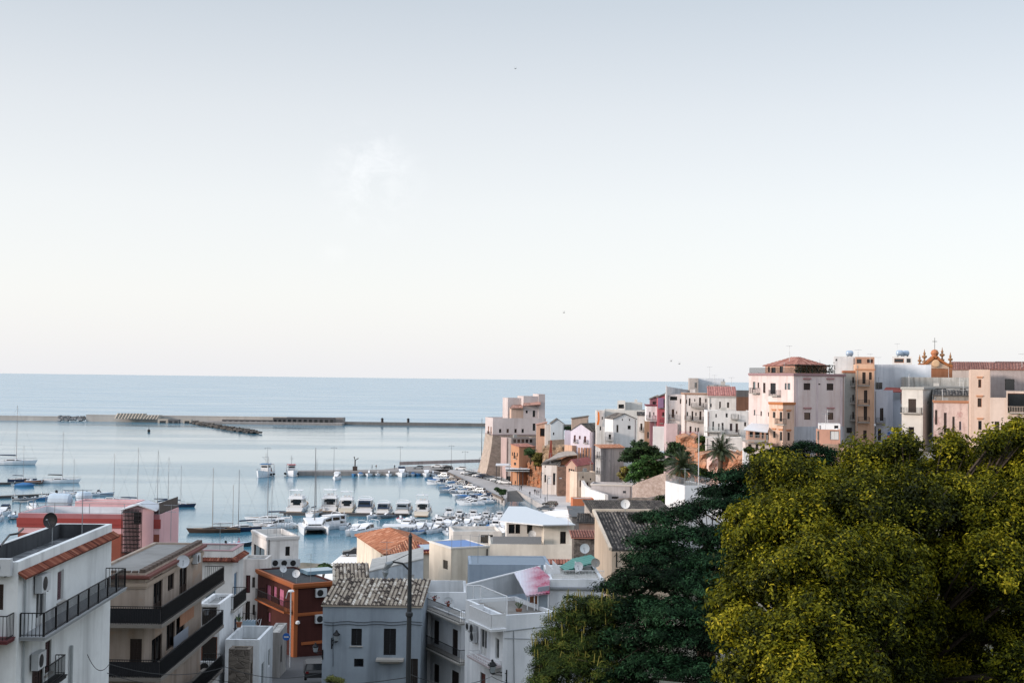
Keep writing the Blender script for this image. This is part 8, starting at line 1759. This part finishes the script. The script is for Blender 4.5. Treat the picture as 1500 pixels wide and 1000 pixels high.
b = MB(); b.box(p+Vector((-.2, -.036, -.05)), (.4, 0, 0), (0, -.006, 0), (0, 0, .1)); b.build('sign_arrow', WHITE, t)
# overhead cables
CB = flat('24272a', .7)
def cable(pts, label, r=.018, sag=.5):
    b = MB(); P_ = []
    for i in range(len(pts)-1):
        a, c = pts[i], pts[i+1]
        for k in range(10): f = k/10; q = a.lerp(c, f); q.z -= sag*4*f*(1-f); P_.append(q)
    P_.append(pts[-1]); b.tube(P_, r, 4); tag(b.build('overhead_cable', CB, None, org=pts[0]), label, 'cable')
cable([pt(128, 958, 60), pt(160, 972, 64), pt(330, 976, 80), pt(470, 985, 88)], 'thin black cable strung from the white house wall across the beige balconies')
cable([pt(157, 985, 64), pt(300, 992, 84), pt(600, 991, 60)], 'black cable crossing the street near the bottom edge')
cable([pt(598, 986, 60), pt(720, 990, 78), pt(800, 988, 80)], 'black cable running from the lamp post past the iron lantern')
# people
def person(label, x, y, z, top, leg, ang=0, hgt=1.72, group=None, step=.12, sitting=False):
    s_ = hgt/1.72; p = gz(x, y, z); t = thing('person', label, 'person', (p.x, p.y, z), R(ang), group)
    V = [(0, 0, .95), (0, 0, 1.2), (0, .01, 1.42), (0, .01, 1.52), (0, .02, 1.64), (-.1, 0, .9), (-.11, step, .5), (-.11, -step*.3 if step > 0 else 0, .08), (-.11, .1, .03), (.1, 0, .9), (.11, -step*.6, .5), (.11, -step, .08), (.11, -step+.12, .03), (-.19, 0, 1.40), (-.25, -.05, 1.13), (-.25, .06, .90), (-.25, .09, .80), (.19, 0, 1.40), (.25, .05, 1.13), (.25, .12, .90), (.25, .15, .80)]
    Rr = [.15, .13, .15, .055, .095, .09, .065, .045, .04, .09, .065, .045, .04, .06, .045, .033, .03, .06, .045, .033, .03]
    E = [(0, 1), (1, 2), (2, 3), (3, 4), (0, 5), (5, 6), (6, 7), (7, 8), (0, 9), (9, 10), (10, 11), (11, 12), (2, 13), (13, 14), (14, 15), (15, 16), (2, 17), (17, 18), (18, 19), (19, 20)]
    me = bpy.data.meshes.new('body'); me.from_pydata([(a*s_, b_*s_, c*s_) for a, b_, c in V], E, []); ob = bpy.data.objects.new('body', me); COL.objects.link(ob); ob.parent = t
    m = ob.modifiers.new('skin', 'SKIN'); 
    for v, r_ in zip(me.skin_vertices[0].data, Rr): v.radius = (r_*s_, r_*s_)
    me.skin_vertices[0].data[0].use_root = True; ob.modifiers.new('sub', 'SUBSURF').levels = 1; ob.modifiers['sub'].render_levels = 1
    mt, nt, bs = newmat('clothed_body'); N = nt.nodes; tcn = N.new('ShaderNodeTexCoord'); sp = N.new('ShaderNodeSeparateXYZ'); nt.links.new(tcn.outputs['Object'], sp.inputs[0]); rp = N.new('ShaderNodeValToRGB'); c = rp.color_ramp; c.interpolation = 'CONSTANT'
    c.elements[0].position = 0; c.elements[0].color = L4(srgb(leg)); c.elements[1].position = .5; c.elements[1].color = L4(srgb(top)); e = c.elements.new(.78*s_); e.color = L4(srgb('b08a74')); e = c.elements.new(.86*s_); e.color = L4(srgb('2a211c'))
    dv = N.new('ShaderNodeMath'); dv.operation = 'DIVIDE'; dv.inputs[1].default_value = 1.95; nt.links.new(sp.outputs[2], dv.inputs[0]); nt.links.new(dv.outputs[0], rp.inputs[0]); nt.links.new(rp.outputs[0], bs.inputs['Base Color']); bs.inputs['Roughness'].default_value = .9; me.materials.append(mt)
    return t
for i, (x, y, tp, lg, lb) in enumerate(((783.5, 723.5, '2b2e36', '1b1d22', 'person in dark clothes, left of the three walking along the harbour road'), (786.5, 725, '4b3034', '22252c', 'person in a dark red top, middle of the three walking along the harbour road'), (789.3, 725.5, '32363f', '1f2228', 'person in grey, right of the three walking along the harbour road'),
        (754.5, 707, '24272d', '1d1f24', 'person in black before the cafe pavilion'), (754.8, 711, '30343c', '23262c', 'person in dark coat walking below the one in black'), (758, 703, '4a4f58', '24272d', 'person in grey coat at the edge of the cafe tables'), (749, 702.5, '6a5a50', '2a2d33', 'person in brown jacket near the cafe tables'),
        (764, 705, '23262b', '1d1f24', 'person standing left of the white people carrier'), (798.5, 735, '2b2e36', '1b1d22', 'person at the bend by the harbour road railing'), (763.5, 718, '2d3138', '1b1d22', 'person sitting height figure by the slipway wall lamp'), (776, 727, '3a3e46', '22252c', 'person leaning near the slipway wall'), (545, 686.5, '2b2e36', '1b1d22', 'person on the pier near the small boats'), (551, 686.5, '5b4a44', '1b1d22', 'second person on the pier near the small boats, in brown'), (578, 687, '30343c', '1b1d22', 'person walking on the pier left of the middle lamp'))):
    person(lb, x, y, Z1+.01, tp, lg, i*57 % 360, 1.66+.02*(i % 5), 'people along the harbour')
# statue-like dark crane on pier and scattered pier clutter
p = gz(520, 689, Z1); t = thing('harbour_crane', 'small dark hoist standing on the pier between the lamps', 'crane', p); b = MB(); b.cbox(p.x, p.y, Z1, 1.6, 1.4, 1.6); b.tube([p+Vector((0, 0, 1.6)), p+Vector((0, 0, 4.0))], .25, 7); b.build('base', flat('3a3230', .8), t); b = MB(); b.tube([p+Vector((-.4, 0, 5.2)), p+Vector((0, 0, 3.8)), p+Vector((1.2, 0, 4.6))], .2, 6); b.build('boom', flat('2c2a2a', .8), t)
# railing along the harbour road wall
b = MB(); pr_ = [gz(x, y, Z1) for x, y in ((758, 717.6), (772, 725), (786, 733), (799, 741))]; rail(b, pr_, 1.0, 1.5, .04); tag(b.build('road_railing', GREYM, None, org=pr_[0]), 'thin grey railing along the slipway side of the harbour road', 'railing')
b = MB(); w0 = [gz(x, y, Z1) for x, y in ((656, 692.6), (739, 732.5))]; d = w0[1]-w0[0]; n_ = Vector((-d.y, d.x, 0)).normalized(); b.box(w0[0]+n_*-.5, d, n_*.5*1, (0, 0, .55)); tag(b.build('quay_parapet', QSTONE, None, org=w0[0]), 'low rough parapet along the parking quay above the boats', 'parapet')
bush('dark bushes at the near end of the parking quay by the slipway', [(736, 722, 3.5), (732, 719, 3), (738, 719, 2.5), (728, 716, 2.5)], 372, seed=40, cat='bushes', name='bush', dens=6, L=.35, W=.2, clump=.5)
# sailing-boat reflections, birds
for i, (x, y) in enumerate(((826, 458), (983, 529), (995, 533), (755, 101))):
    p = pt(x, y, 160); t = thing('bird', ('dark bird gliding alone above the castle', 'small bird low over the sea near the hill, left of two', 'small bird low over the sea near the hill, right of two', 'tiny bird high in the sky')[i], 'bird', p); b = MB(); b.tube([p+Vector((-.14, 0, 0)), p+Vector((0, 0, 0)), p+Vector((.14, 0, .01))], [.015, .04, .02], 6); b.poly([p, p+Vector((.02, .09, 0)), p+Vector((-.1, .05, .26)), p+Vector((-.08, -.02, .24))]); b.poly([p, p+Vector((.02, -.09, 0)), p+Vector((.14, -.05, .24)), p+Vector((.1, .02, .22))]); b.build('body', flat('3a3c40', .8), t)
make_land()
